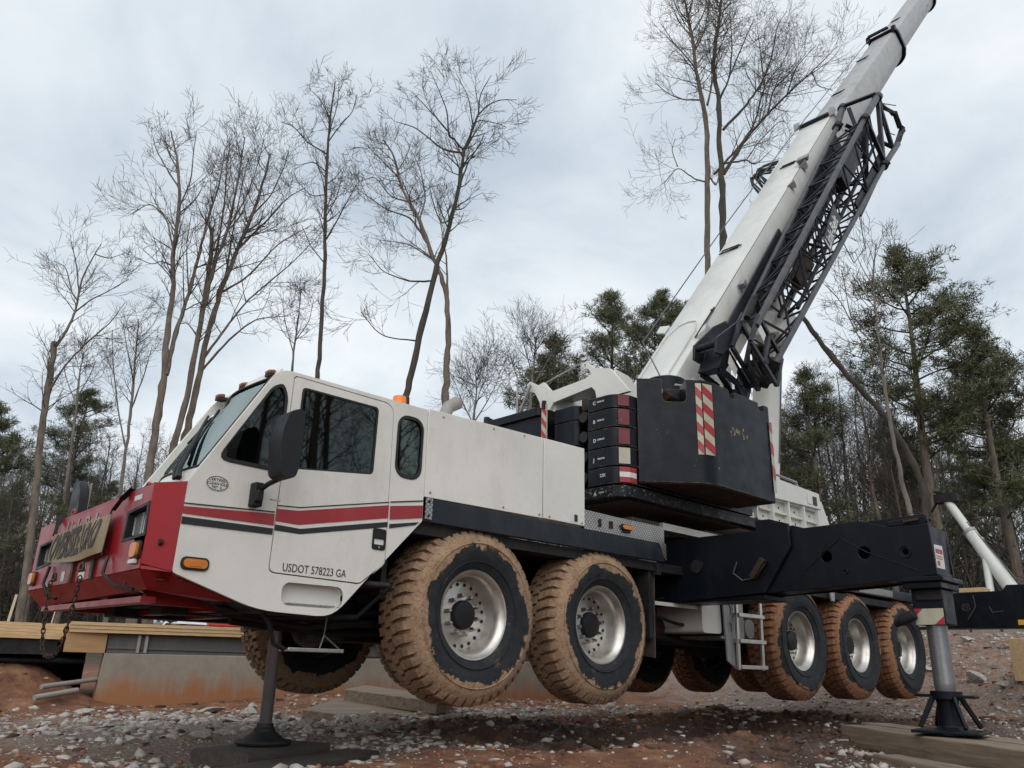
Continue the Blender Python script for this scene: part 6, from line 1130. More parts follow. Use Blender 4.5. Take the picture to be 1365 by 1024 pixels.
scatter('fine_gravel', 'rock', 'fine crushed stone between the larger pieces', 110000, lambda x, y: np.clip(gdens(x,y)*0.42,0,1), 0.005, 0.014, 2.0, 63)
scatter('mud_clods', 'mudclod', 'dark churned mud crumbs in the ruts under the crane', 42000, lambda x, y: 0.06+0.85*mz(x,y)*np.clip(0.55+fbm(x,y,1.3,3,44)*2.5,0,1), 0.010, 0.075, 4.0, 61)
scatter('clay_crumbs', 'clayclod', 'crumbs of red clay scattered over the ground', 26000, lambda x, y: np.clip(0.35+fbm(x,y,0.9,3,45)*2.2,0,1)*(1-0.6*mz(x,y)), 0.006, 0.045, 4.5, 62)
# larger stones
big = [rockmesh(40+s, 2, f) for s, f in zip(range(6),(0.5,0.6,0.5,0.45,0.65,0.55))]
bigm = []
for V, F in big:
    m_ = bpy.data.meshes.new('stone'); m_.from_pydata(V.tolist(), [], F.tolist()); m_.materials.append(MT['rock']); bigm.append(m_)
spots = [(-1.3,3.9,.13),(-0.9,3.0,.12),(-0.5,3.3,.10),(0.2,3.9,.17),(0.6,3.6,.12),(0.9,4.1,.10),(-0.3,2.3,.11),(0.4,2.6,.13),(-0.7,1.7,.10),(-1.7,2.0,.09),(-1.6,2.9,.10),(0.1,1.3,.12),(-2.4,1.2,.08),(-2.6,2.2,.07),(-3.1,1.6,.07),(-1.0,0.9,.10),(-0.2,0.75,.11),(0.8,1.7,.12),(-2.0,0.4,.10),(-1.4,0.55,.10),(5.4,-3.6,.10),(6.2,-4.3,.13),(4.9,-4.6,.09),(7.3,-3.9,.12),(8.3,-4.4,.14),(5.7,-5.3,.09),(13.0,-1.2,.34),(13.4,-0.2,.14),(12.2,-1.9,.14),(12.0,-0.9,.10),(14.8,-1.2,.16),(11.4,-1.3,.11),(15.3,-0.4,.18),(11.6,-2.4,.12)]
for k, (x, y, s_) in enumerate(spots):
    o = bpy.data.objects.new('stone', bigm[k % 6]); col.objects.link(o); o.location = (x, y, hz(x,y)+s_*0.16); s_ *= 1.25; o.scale = (s_*rng.uniform(.9,1.5), s_*rng.uniform(.7,1.1), s_*rng.uniform(.6,1.0)); o.rotation_euler = (rng.uniform(-.2,.2), rng.uniform(-.2,.2), rng.uniform(0,6.28))
    o['category'] = 'stone'
    if x < 3: o['group'] = 'pale stones in the gravel before the concrete wall'; o['label'] = 'pale angular stone lying in the gravel between the front jack and the concrete wall'
    elif x < 10: o['group'] = 'stones near the outrigger timber'; o['label'] = 'pale stone in the mud beside the outrigger jack timbers'
    else: o['group'] = 'stones beyond the outrigger jack'; o['label'] = 'pale stone on the red clay rise beyond the outrigger jack cylinder'
# clods of clay torn up beside the wheels
cl_ = [(4.6,-2.6,.22),(5.6,-3.0,.28),(3.6,-2.2,.16),(6.6,-2.8,.2),(2.2,-2.6,.15),(5.0,-3.4,.18),(7.6,-3.1,.2),(1.2,-2.3,.10)]
cm = bpy.data.meshes.new('clay_clod'); V, F = rockmesh(77,3,0.6); V = V*(1+0.12*rng.normal(size=(len(V),1))*0.5); cm.from_pydata(V.tolist(),[],F.tolist()); cm.materials.append(MT['clay'])
for k, (x, y, s_) in enumerate(cl_):
    o = bpy.data.objects.new('clay_clod', cm); col.objects.link(o); o.location = (x,y,hz(x,y)+s_*0.05); o.scale = (s_*1.4,s_*0.9,s_*0.7); o.rotation_euler = (0.1*k,0.2,k*1.3); o['category'] = 'clay lump'; o['group'] = 'clay lumps beside the wheel ruts'; o['label'] = 'lump of red clay torn up beside the ruts below the wheels'
TREES = {
  'T1': [[(3.3, 26.74, -0.3, 0.226),(2.95, 27.07, 5.4, 0.181),(2.78, 27.23, 7.04, 0.17),(2.57, 27.43, 9.32, 0.16),(2.53, 27.47, 10.74, 0.148),(2.43, 27.57, 12.42, 0.135)], [(2.45, 27.54, 12.13, 0.075),(2.77, 27.47, 13.09, 0.067),(2.92, 27.56, 13.93, 0.059),(2.93, 27.78, 14.82, 0.051),(2.99, 27.95, 15.71, 0.042),(3.23, 27.95, 16.83, 0.033),(3.41, 28.01, 17.44, 0.024)], [(2.53, 27.47, 10.24, 0.059),(2.8, 26.7, 11.37, 0.048),(3.18, 25.83, 12.17, 0.037),(3.58, 24.93, 12.8, 0.026),(3.79, 24.22, 13.57, 0.015)], [(2.84, 27.18, 13.79, 0.046),(3.1, 26.48, 14.15, 0.035),(3.5, 25.65, 14.42, 0.025),(3.91, 24.8, 14.81, 0.015)], [(2.81, 27.21, 14.29, 0.046),(2.69, 27.78, 14.74, 0.036),(2.4, 28.5, 16.11, 0.026),(2.08, 29.26, 16.54, 0.016)], [(2.81, 27.21, 14.59, 0.038),(2.54, 27.09, 15.51, 0.031),(2.23, 27.01, 16.23, 0.023),(2.04, 26.83, 16.53, 0.015)], [(3.02, 27.01, 16.4, 0.031),(3.61, 27.14, 16.46, 0.024),(4.18, 27.29, 16.99, 0.016)]],
  'T2': [[(5.07, 20.95, -0.3, 0.239),(4.82, 21.2, 6.05, 0.191),(4.78, 21.24, 6.67, 0.174),(4.75, 21.27, 8.24, 0.16),(4.76, 21.26, 10.02, 0.144),(4.6, 21.4, 11.54, 0.128),(4.58, 21.43, 13.31, 0.111),(4.36, 21.63, 15.11, 0.094),(4.32, 21.67, 17.02, 0.076),(4.03, 21.95, 18.97, 0.057),(3.66, 22.29, 20.39, 0.037)], [(4.77, 21.25, 10.11, 0.107),(4.92, 21.45, 11.83, 0.095),(5.18, 21.55, 13.56, 0.082),(5.37, 21.71, 15.54, 0.069),(5.51, 21.93, 16.84, 0.054),(5.79, 22.0, 18.84, 0.039),(5.87, 22.27, 20.63, 0.023)], [(4.45, 21.55, 14.42, 0.042),(3.99, 21.53, 14.45, 0.032),(3.64, 21.4, 14.11, 0.023),(3.04, 21.5, 14.26, 0.014)], [(4.36, 21.63, 15.11, 0.042),(4.17, 22.5, 16.77, 0.034),(3.77, 23.56, 17.72, 0.025),(3.44, 24.55, 17.48, 0.015)], [(4.32, 21.67, 17.02, 0.043),(4.39, 21.15, 17.95, 0.034),(4.19, 20.88, 19.07, 0.024),(4.06, 20.54, 19.69, 0.014)], [(4.19, 21.8, 17.81, 0.044),(3.85, 22.57, 18.87, 0.035),(3.54, 23.32, 19.96, 0.025),(3.44, 23.87, 20.91, 0.015)], [(5.0, 21.03, 13.33, 0.042),(4.44, 20.53, 14.81, 0.027),(4.16, 19.77, 15.78, 0.014)]],
  'T3': [[(5.96, 22.18, -0.3, 0.221),(5.85, 22.29, 7.41, 0.177),(5.84, 22.3, 7.83, 0.158),(5.98, 22.17, 9.71, 0.142),(6.01, 22.15, 12.18, 0.126),(6.01, 22.14, 14.79, 0.109),(5.9, 22.24, 16.9, 0.09)], [(6.02, 22.13, 12.81, 0.101),(5.98, 21.83, 14.67, 0.082),(6.17, 21.31, 16.7, 0.063),(6.13, 21.0, 18.96, 0.043),(6.01, 20.77, 20.56, 0.023)], [(6.08, 22.08, 14.8, 0.059),(6.24, 22.27, 16.54, 0.049),(6.31, 22.55, 18.61, 0.039),(6.28, 22.92, 20.59, 0.028),(6.37, 23.17, 21.91, 0.016)], [(6.37, 21.81, 16.99, 0.045),(6.56, 20.94, 18.19, 0.035),(6.54, 20.28, 19.44, 0.025),(6.39, 19.73, 20.15, 0.015)], [(6.01, 22.15, 12.18, 0.043),(5.83, 23.0, 13.0, 0.029),(5.76, 23.75, 13.14, 0.015)]],
  'T4': [[(6.08, 22.78, -0.3, 0.226),(6.29, 22.57, 8.17, 0.181),(6.31, 22.55, 8.66, 0.164),(6.4, 22.46, 10.57, 0.148),(6.43, 22.44, 12.39, 0.132),(6.61, 22.27, 14.3, 0.115),(6.91, 21.98, 16.25, 0.098),(7.22, 21.7, 17.9, 0.079),(7.4, 21.53, 19.56, 0.06),(7.46, 21.46, 20.85, 0.04)], [(6.44, 22.43, 10.99, 0.065),(6.87, 21.34, 12.15, 0.048),(7.3, 20.25, 12.81, 0.031),(7.97, 18.93, 12.75, 0.014)], [(6.43, 22.44, 11.46, 0.072),(7.07, 22.35, 12.95, 0.059),(7.75, 22.22, 14.38, 0.046),(9.07, 21.5, 16.26, 0.031),(9.95, 21.19, 17.78, 0.016)], [(6.61, 22.27, 14.3, 0.06),(7.2, 21.25, 14.86, 0.044),(7.78, 20.25, 16.21, 0.03),(8.53, 19.09, 16.9, 0.015)], [(6.91, 21.98, 16.25, 0.061),(7.69, 21.71, 17.61, 0.047),(8.52, 21.39, 19.21, 0.032),(9.17, 21.24, 19.89, 0.016)], [(7.22, 21.7, 17.9, 0.046),(7.55, 20.93, 18.64, 0.036),(7.68, 20.35, 19.87, 0.026),(7.58, 19.98, 20.36, 0.015)], [(6.7, 22.18, 14.83, 0.052),(6.89, 22.69, 17.32, 0.041),(7.15, 23.13, 19.8, 0.03),(7.4, 23.58, 21.47, 0.017)]],
  'T5': [[(8.8, 17.46, -0.3, 0.158),(8.7, 17.56, 9.7, 0.126),(8.69, 17.57, 10.29, 0.11),(8.61, 17.64, 13.14, 0.097),(8.45, 17.79, 16.21, 0.082),(8.26, 17.97, 19.5, 0.067),(8.22, 18.01, 21.21, 0.049),(8.24, 17.99, 23.0, 0.031)], [(8.26, 17.97, 19.5, 0.044),(7.81, 18.85, 20.27, 0.035),(7.47, 19.63, 21.29, 0.026),(7.22, 20.32, 21.73, 0.016)], [(8.52, 17.73, 15.73, 0.043),(8.63, 16.94, 16.71, 0.028),(8.69, 16.2, 17.55, 0.014)], [(8.24, 17.99, 20.06, 0.037),(8.73, 17.99, 21.21, 0.03),(9.19, 18.01, 22.03, 0.023),(9.44, 18.24, 23.24, 0.016)], [(8.32, 17.92, 18.67, 0.029),(7.66, 17.85, 18.83, 0.022),(7.07, 17.72, 18.31, 0.014)], [(8.22, 18.01, 21.24, 0.03),(8.05, 18.86, 22.6, 0.023),(7.94, 19.64, 23.44, 0.016)], [(8.33, 17.9, 17.66, 0.029),(8.19, 18.72, 17.89, 0.022),(7.93, 19.66, 18.95, 0.015)], [(8.43, 17.82, 16.67, 0.029),(8.94, 18.02, 17.92, 0.022),(9.28, 18.39, 19.54, 0.015)], [(8.53, 17.72, 14.74, 0.028),(7.89, 17.63, 15.09, 0.021),(7.32, 17.48, 15.73, 0.014)], [(8.23, 18.0, 20.41, 0.03),(8.15, 17.39, 21.47, 0.022),(7.88, 16.96, 22.07, 0.015)]],
  'T6': [[(8.88, 13.3, -0.3, 0.191),(9.27, 12.91, 8.41, 0.153),(9.29, 12.89, 8.68, 0.137),(9.5, 12.69, 10.56, 0.124),(9.75, 12.46, 12.93, 0.111),(10.08, 12.15, 14.76, 0.096),(10.25, 11.99, 16.35, 0.081),(10.3, 11.94, 17.7, 0.064),(10.63, 11.63, 19.26, 0.047)], [(10.63, 11.63, 19.26, 0.04),(11.08, 11.67, 19.95, 0.032),(11.63, 11.61, 20.47, 0.023),(12.31, 11.43, 20.75, 0.014)], [(10.63, 11.63, 19.26, 0.034),(10.49, 11.42, 19.97, 0.024),(10.6, 10.97, 20.59, 0.013)], [(10.49, 11.76, 18.86, 0.033),(10.67, 12.28, 20.39, 0.024),(10.6, 13.03, 21.89, 0.014)], [(10.3, 11.94, 17.7, 0.053),(9.91, 12.04, 18.06, 0.045),(9.66, 12.0, 18.0, 0.037),(9.45, 11.92, 18.91, 0.029),(9.08, 11.99, 19.63, 0.021),(8.72, 12.06, 20.26, 0.013)], [(10.3, 11.94, 17.6, 0.053),(10.0, 12.77, 18.01, 0.04),(9.49, 13.8, 19.24, 0.028),(9.16, 14.65, 19.76, 0.014)], [(9.92, 12.3, 18.43, 0.04),(9.05, 12.29, 18.83, 0.026),(8.19, 12.28, 19.18, 0.013)], [(9.76, 12.45, 12.6, 0.043),(9.34, 13.3, 12.74, 0.034),(8.88, 14.19, 13.22, 0.023),(8.64, 14.87, 14.1, 0.013)], [(9.51, 12.68, 10.45, 0.03),(8.54, 13.14, 10.41, 0.024),(8.07, 13.12, 10.52, 0.018),(7.53, 13.17, 10.97, 0.012)], [(10.25, 11.99, 16.35, 0.039),(10.59, 11.99, 17.45, 0.031),(11.03, 11.9, 18.42, 0.023),(11.25, 12.01, 18.92, 0.014)], [(10.14, 12.09, 15.03, 0.038),(9.7, 12.19, 14.59, 0.029),(9.32, 12.22, 15.3, 0.021),(9.06, 12.15, 15.88, 0.013)], [(10.49, 11.76, 18.86, 0.027),(10.47, 11.33, 18.78, 0.022),(10.73, 10.62, 18.39, 0.017),(10.7, 10.19, 17.99, 0.013)]],
  'T7': [[(11.64, 13.52, -0.3, 0.206),(11.45, 13.61, 8.56, 0.165),(11.43, 13.62, 9.13, 0.15),(11.41, 13.64, 10.73, 0.137),(11.42, 13.63, 11.83, 0.123),(11.27, 13.78, 13.4, 0.109),(10.93, 14.09, 14.41, 0.093),(10.47, 14.52, 16.06, 0.078),(9.91, 15.06, 17.44, 0.062),(9.62, 15.32, 18.89, 0.046),(9.3, 15.63, 19.51, 0.029)], [(10.73, 14.29, 15.1, 0.055),(10.04, 14.47, 15.98, 0.041),(9.2, 14.81, 16.06, 0.027),(8.2, 15.29, 16.69, 0.013)], [(11.35, 13.7, 12.87, 0.053),(11.48, 14.04, 14.54, 0.041),(11.49, 14.48, 16.0, 0.028),(11.52, 14.92, 17.46, 0.014)], [(10.47, 14.52, 16.06, 0.041),(10.79, 14.68, 17.3, 0.033),(10.77, 15.16, 18.74, 0.024),(10.66, 15.72, 19.82, 0.015)], [(10.14, 14.83, 16.81, 0.042),(9.81, 15.61, 17.25, 0.033),(9.52, 16.33, 18.34, 0.024),(9.39, 16.91, 18.38, 0.015)], [(10.93, 14.09, 14.41, 0.034),(10.52, 15.17, 15.36, 0.024),(9.97, 16.37, 15.76, 0.014)], [(9.78, 15.18, 17.93, 0.035),(8.84, 15.37, 18.55, 0.024),(8.35, 15.14, 18.51, 0.014)]],
  'T8': [[(23.86, 11.58, -0.3, 0.235),(24.26, 11.18, 17.26, 0.188),(24.32, 11.12, 18.84, 0.173),(24.47, 10.98, 22.59, 0.161),(24.58, 10.88, 26.01, 0.148),(24.48, 10.98, 27.48, 0.131),(24.32, 11.12, 29.31, 0.114),(24.26, 11.18, 31.34, 0.096),(24.11, 11.32, 32.94, 0.078),(24.02, 11.41, 34.28, 0.059)], [(24.32, 11.12, 29.31, 0.066),(24.28, 11.62, 30.43, 0.051),(24.17, 12.18, 31.44, 0.036),(23.92, 12.88, 33.21, 0.02)], [(24.48, 10.98, 27.48, 0.056),(23.48, 11.46, 27.18, 0.043),(22.67, 11.76, 27.24, 0.031),(21.95, 11.98, 27.61, 0.018)], [(24.65, 10.81, 27.17, 0.074),(25.29, 10.81, 28.91, 0.057),(25.85, 10.87, 31.4, 0.039),(26.56, 10.8, 34.37, 0.02)], [(24.45, 11.0, 22.71, 0.054),(23.75, 11.2, 22.63, 0.041),(22.89, 11.55, 23.09, 0.029),(22.12, 11.82, 21.9, 0.017)], [(24.26, 11.18, 31.34, 0.058),(24.21, 11.91, 32.76, 0.039),(24.39, 12.43, 34.5, 0.02)], [(24.5, 10.96, 23.17, 0.054),(25.23, 10.96, 22.76, 0.036),(25.86, 11.05, 24.18, 0.019)], [(24.28, 11.16, 30.39, 0.057),(24.31, 10.45, 31.37, 0.038),(24.08, 9.98, 32.82, 0.019)], [(23.46, 11.93, 23.55, 0.036),(23.49, 12.25, 24.66, 0.028),(23.85, 12.25, 25.5, 0.019)]],
  'T9': [[(23.48, 10.57, -0.3, 0.251),(23.94, 10.11, 17.89, 0.201),(23.99, 10.06, 19.07, 0.184),(24.1, 9.96, 21.94, 0.169),(24.08, 9.98, 24.42, 0.153),(24.22, 9.85, 26.7, 0.136),(24.02, 10.03, 28.47, 0.117),(24.25, 9.81, 30.45, 0.098),(24.45, 9.63, 31.88, 0.078),(24.57, 9.52, 33.33, 0.057)], [(24.26, 9.81, 24.97, 0.089),(25.35, 9.06, 26.64, 0.076),(26.15, 8.58, 28.12, 0.063),(26.78, 8.26, 29.88, 0.049),(27.3, 8.05, 32.12, 0.035),(27.92, 7.75, 33.22, 0.02)], [(24.15, 9.91, 22.51, 0.105),(24.71, 8.98, 24.23, 0.088),(25.27, 8.04, 25.43, 0.071),(25.72, 7.2, 26.37, 0.053),(26.36, 6.19, 27.45, 0.035),(27.05, 5.13, 28.72, 0.018)], [(24.22, 9.84, 23.09, 0.061),(25.31, 9.28, 23.58, 0.047),(25.87, 9.21, 23.48, 0.033),(26.84, 8.76, 24.64, 0.018)], [(23.84, 10.2, 22.5, 0.087),(25.04, 9.59, 24.17, 0.072),(26.07, 9.13, 25.9, 0.055),(26.91, 8.86, 28.6, 0.038),(28.22, 8.15, 30.61, 0.019)], [(24.2, 9.86, 26.7, 0.072),(24.33, 9.29, 27.76, 0.054),(24.19, 8.96, 29.4, 0.036),(23.9, 8.78, 31.15, 0.018)], [(25.84, 8.32, 25.9, 0.054),(26.44, 8.22, 27.64, 0.043),(27.36, 7.81, 28.85, 0.031),(28.48, 7.22, 30.58, 0.019)], [(26.6, 7.61, 27.11, 0.045),(26.51, 7.01, 28.3, 0.032),(26.84, 6.02, 29.23, 0.018)], [(25.01, 9.11, 23.37, 0.035),(25.73, 8.88, 24.55, 0.03),(26.92, 8.23, 26.14, 0.024),(27.5, 8.14, 26.19, 0.018)], [(24.64, 9.45, 28.18, 0.055),(25.65, 9.19, 30.49, 0.038),(26.63, 8.95, 32.66, 0.019)], [(27.58, 6.69, 28.5, 0.037),(27.98, 6.66, 27.86, 0.028),(28.76, 6.27, 27.87, 0.019)], [(25.84, 8.33, 27.66, 0.055),(26.29, 8.59, 29.59, 0.038),(26.73, 8.86, 31.94, 0.019)]],
  'T10': [[(18.51, 1.37, -0.3, 0.116),(18.41, 1.58, 4.7, 0.093),(18.4, 1.6, 4.99, 0.082),(18.29, 1.69, 6.44, 0.073),(18.23, 1.75, 8.01, 0.063),(18.23, 1.75, 9.27, 0.052),(18.25, 1.73, 10.96, 0.041),(18.29, 1.69, 12.14, 0.029),(18.48, 1.52, 13.32, 0.017)], [(18.23, 1.75, 9.8, 0.033),(18.26, 2.18, 10.41, 0.026),(18.37, 2.53, 11.05, 0.019),(18.64, 2.74, 12.93, 0.012)], [(18.23, 1.75, 9.09, 0.033),(17.54, 1.94, 9.76, 0.026),(16.84, 2.15, 11.03, 0.018),(16.22, 2.27, 11.34, 0.011)], [(18.25, 1.73, 10.96, 0.023),(18.29, 1.35, 11.77, 0.017),(18.26, 1.04, 12.41, 0.011)], [(18.27, 1.72, 11.89, 0.023),(18.33, 2.0, 12.65, 0.017),(18.5, 2.19, 13.31, 0.012)]],
  'T11': [[(20.79, 2.14, -0.3, 0.169),(20.86, 2.03, 5.19, 0.135),(20.88, 2.0, 6.08, 0.129),(20.68, 2.2, 7.15, 0.123),(20.2, 2.65, 8.47, 0.118),(19.61, 3.2, 9.42, 0.111),(19.13, 3.65, 10.4, 0.105),(18.54, 4.21, 11.74, 0.098)]],
  'S1': [[(6.85, 28.87, -0.3, 0.139),(6.5, 29.22, 6.76, 0.111),(6.46, 29.26, 7.24, 0.094),(6.36, 29.36, 10.2, 0.079),(6.22, 29.49, 12.26, 0.062),(6.09, 29.61, 13.95, 0.044),(6.0, 29.7, 15.25, 0.026)], [(6.4, 29.32, 9.05, 0.049),(6.04, 30.12, 10.83, 0.039),(5.6, 30.99, 13.44, 0.029),(5.49, 31.54, 15.06, 0.018)], [(6.32, 29.4, 10.92, 0.05),(6.36, 28.67, 12.34, 0.033),(6.28, 28.06, 13.58, 0.017)], [(6.22, 29.49, 12.26, 0.034),(6.0, 30.38, 13.76, 0.026),(5.85, 31.21, 15.27, 0.018)]],
  'S2': [[(11.26, 23.36, -0.3, 0.101),(10.9, 23.72, 11.67, 0.081),(10.83, 23.79, 13.06, 0.061),(10.85, 23.77, 14.85, 0.041),(10.83, 23.79, 16.51, 0.02)], [(10.82, 23.8, 13.41, 0.033),(10.67, 24.63, 15.05, 0.025),(10.7, 25.29, 16.39, 0.017)], [(10.83, 23.79, 13.94, 0.033),(10.97, 22.97, 14.65, 0.025),(10.79, 22.46, 15.51, 0.016)]],
  'S3': [[(15.98, 17.65, -0.3, 0.096),(16.04, 17.53, 9.6, 0.077),(16.05, 17.51, 10.57, 0.058),(16.11, 17.46, 11.56, 0.039),(16.05, 17.52, 12.23, 0.019)], [(16.04, 17.52, 10.08, 0.039),(15.97, 18.28, 11.21, 0.028),(16.1, 18.85, 12.05, 0.016)], [(16.04, 17.52, 10.08, 0.039),(16.12, 16.77, 10.92, 0.027),(15.99, 16.2, 11.41, 0.015)], [(16.03, 17.53, 10.41, 0.031),(16.37, 17.56, 11.65, 0.024),(16.71, 17.59, 12.25, 0.016)]],
  'S4': [[(19.71, 18.21, -0.3, 0.128),(19.85, 18.07, 11.21, 0.102),(19.88, 18.04, 12.65, 0.078),(19.96, 17.96, 14.14, 0.052),(20.02, 17.9, 15.35, 0.027)], [(19.86, 18.05, 11.93, 0.051),(19.76, 18.83, 13.36, 0.035),(19.82, 19.46, 14.68, 0.018)], [(19.88, 18.04, 12.65, 0.052),(19.94, 17.29, 13.59, 0.034),(19.95, 16.6, 14.33, 0.017)], [(19.87, 18.05, 11.57, 0.043),(19.52, 19.06, 12.61, 0.031),(19.54, 19.73, 13.33, 0.018)], [(19.92, 18.0, 13.39, 0.043),(19.3, 17.9, 14.49, 0.03),(18.87, 17.62, 14.84, 0.017)], [(19.88, 18.03, 12.29, 0.043),(20.77, 17.61, 13.15, 0.031),(21.37, 17.46, 14.03, 0.018)]],
  'S5': [[(5.7, 32.74, -0.3, 0.088),(5.15, 33.24, 10.91, 0.07),(5.03, 33.35, 12.38, 0.054),(4.94, 33.44, 13.5, 0.038),(4.96, 33.42, 14.27, 0.022)], [(5.09, 33.3, 11.64, 0.035),(4.74, 34.31, 12.9, 0.027),(4.62, 35.11, 13.84, 0.018)], [(5.06, 33.32, 12.0, 0.035),(5.19, 32.51, 12.97, 0.026),(5.15, 31.87, 13.54, 0.017)]],
}
# ================================================================ trees
class Segs:
    def __init__(s): s.a = []
    def add(s, p, q, r0, r1): s.a.append((p.x,p.y,p.z,q.x,q.y,q.z,r0,r1))
    def obj(s, name, m, parent=None, mesh_only=False):
        A = np.array(s.a); P, Q = A[:,:3], A[:,3:6]; d = Q-P; d /= np.maximum(1e-6, np.linalg.norm(d,axis=1))[:,None]
        up = np.where(np.abs(d[:,2:3])<0.9, np.array([[0,0,1.0]]), np.array([[1.0,0,0]])); a = np.cross(d, up); a /= np.linalg.norm(a,axis=1)[:,None]; b = np.cross(a, d)
        ring = [(math.cos(t), math.sin(t)) for t in (0, 2.094, 4.189)]
        V = np.stack([P + (a*c+b*s_)*A[:,6:7] for c, s_ in ring] + [Q + (a*c+b*s_)*A[:,7:8] for c, s_ in ring], 1).reshape(-1,3)
        n = len(A); base = (np.arange(n)*6)[:,None]; F = np.concatenate([base+np.array([[k,(k+1)%3,3+(k+1)%3,3+k]]) for k in range(3)], 0)
        me = bpy.data.meshes.new(name); me.vertices.add(len(V)); me.vertices.foreach_set('co', V.ravel()); me.loops.add(F.size); me.loops.foreach_set('vertex_index', F.ravel()); me.polygons.add(len(F)); me.polygons.foreach_set('loop_start', np.arange(0,F.size,4)); me.polygons.foreach_set('loop_total', np.full(len(F),4)); me.polygons.foreach_set('use_smooth', np.ones(len(F),bool)); me.update(calc_edges=True)
        me.materials.append(MT[m])
        if mesh_only: return me
        o = bpy.data.objects.new(name, me); col.objects.link(o)
        if parent: o.parent = parent
        return o
def rv(s=1.0): return Vector((random.gauss(0,s), random.gauss(0,s), random.gauss(0,s)))
def branch(S, P, d, length, r, level, maxl, trop=0.07, wob=0.10, dens=1.0):
    nseg = (6,5,4,3)[min(level,3)]; pts = [P.copy()]; dd = d.normalized(); st = length/nseg; r1 = r
    rs = [r]
    for i in range(nseg):
        dd = (dd + rv(wob) + Vector((0,0,trop))).normalized(); q = pts[-1] + dd*st; r2 = max(0.0055, r*(1-(i+1)/nseg*0.8))
        S.add(pts[-1], q, rs[-1], r2); pts.append(q); rs.append(r2)
    if level >= maxl: return
    nc = int((4.8,4.4,3.8)[min(level,2)]*dens*random.uniform(.8,1.25)); 
    for k in range(nc):
        t = random.uniform(0.15, 1.0); f = t*nseg; i = min(int(f), nseg-1); b = pts[i].lerp(pts[i+1], f-i)
        seg = (pts[i+1]-pts[i]).normalized(); side = seg.cross(rv()).normalized(); ang = R(random.uniform(28,58))
        nd = seg*math.cos(ang) + side*math.sin(ang); branch(S, b, nd, length*random.uniform(.42,.72)*(1.15-0.45*t), max(0.006, rs[i]*0.55), level+1, maxl, trop, wob, dens)
def limb_tree(name, L_, label, kind='bark', dens=1.0, tl=1.0, maxl=2, group=None, twig=True):
    base = Vector(L_[0][0][:3]); t = empty(name, base, label, 'tree', group); inv = Matrix.Translation(-base)
    b = MB()
    S = Segs()
    for li, lb in enumerate(L_):
        pts = [Vector(p[:3]) for p in lb]; rs = [p[3]*0.78 for p in lb]
        # resample with knobbly wobble
        P2, R2 = [], []
        for i in range(len(pts)-1):
            m_ = 5
            for k in range(m_): f = k/m_; P2.append(pts[i].lerp(pts[i+1], f)); R2.append(rs[i]*(1-f)+rs[i+1]*f)
        P2.append(pts[-1]); R2.append(rs[-1])
        for _ in range(2):
            P2 = [P2[0]] + [P2[i-1]*0.25+P2[i]*0.5+P2[i+1]*0.25 for i in range(1,len(P2)-1)] + [P2[-1]]
        P2 = [P2[0]] + [p + rv(min(r,0.09)*0.20) for p, r in zip(P2[1:], R2[1:])]; R2 = [r*random.uniform(.93,1.10)*(1.22 if random.random() < 0.10 else 1) for r in R2]
        b.tube(P2, R2, 9 if li == 0 else 6)
        # side shoots
        n = len(P2); ln = sum((P2[i+1]-P2[i]).length for i in range(n-1)); start = 0.55 if li == 0 else 0.18
        if twig and ln > 0:
            cnt = int(ln*(1.5 if li == 0 else 2.6)*dens)
            for _ in range(cnt):
                t_ = start + (1-start)*random.random()**0.85; f = t_*(n-1); i = min(int(f), n-2); p = P2[i].lerp(P2[i+1], f-i); sg = (P2[i+1]-P2[i]).normalized(); side = sg.cross(rv()).normalized(); ang = R(random.uniform(30,62)); L1 = tl*random.uniform(0.9,2.3)*(1.15-0.5*t_)
                branch(S, p, sg*math.cos(ang)+side*math.sin(ang), L1, max(0.006, min(R2[i]*0.5, 0.03)), 0, maxl)
    o = b.obj('trunk', kind, t); o.matrix_parent_inverse = inv
    if S.a: o = S.obj('crown', 'twig', t); o.matrix_parent_inverse = inv
    return t
LAB = {
 'T1': ('leaning bare tree with a broken stub and a small round crown at the far left', 'bark', 1.0, 1.0),
 'T2': ('tall bare tree with a forked trunk, left one of the trees behind the cab', 'bark', 1.0, 1.1),
 'T3': ('bare tree with a snapped off leader rising between its thinner limbs', 'bark', 1.0, 1.1),
 'T4': ('tall bare tree with wide arching limbs behind the cab windshield', 'bark', 1.1, 1.2),
 'T5': ('slim straight bare tree with a narrow crown above the cab door', 'barkdark', 1.1, 0.75),
 'T6': ('dark trunked bare tree leaning right above the orange beacon', 'barkdark', 1.1, 0.9),
 'T7': ('grey knobbly bare tree leaning left above the exhaust pipe', 'bark', 1.1, 0.95),
 'T8': ('tall bare tree with pale trunk, left of the pair beside the boom', 'bark', 1.2, 1.3),
 'T9': ('tall bare tree with dark trunk, right of the pair beside the boom', 'barkdark', 1.3, 1.4),
 'T10': ('slender pale bare tree in front of the big pine at the right', 'barkpale', 0.9, 0.9),
 'T11': ('thick dark trunk leaning steeply left behind the lattice jib', 'barkdark', 0.0, 1.0),
 'S1': ('small pale bare tree left of the forked tree', 'barkpale', 1.0, 1.0),
 'S2': ('thin bare tree just left of the slim straight tree', 'barkpale', 0.9, 0.8),
 'S3': ('low bushy bare tree behind the engine cabinet', 'barkpale', 1.8, 1.2),
 'S4': ('round bare tree behind the counterweight slabs', 'barkpale', 1.5, 1.2),
 'S5': ('thin bare tree behind the leaning tree at the far left', 'barkpale', 1.0, 0.8)}
for k, L_ in TREES.items():
    lb, kd, dn, tl = LAB[k]; limb_tree('bare_tree', L_, lb, kd, dn*0.74, tl*1.1, 2, twig=dn > 0)

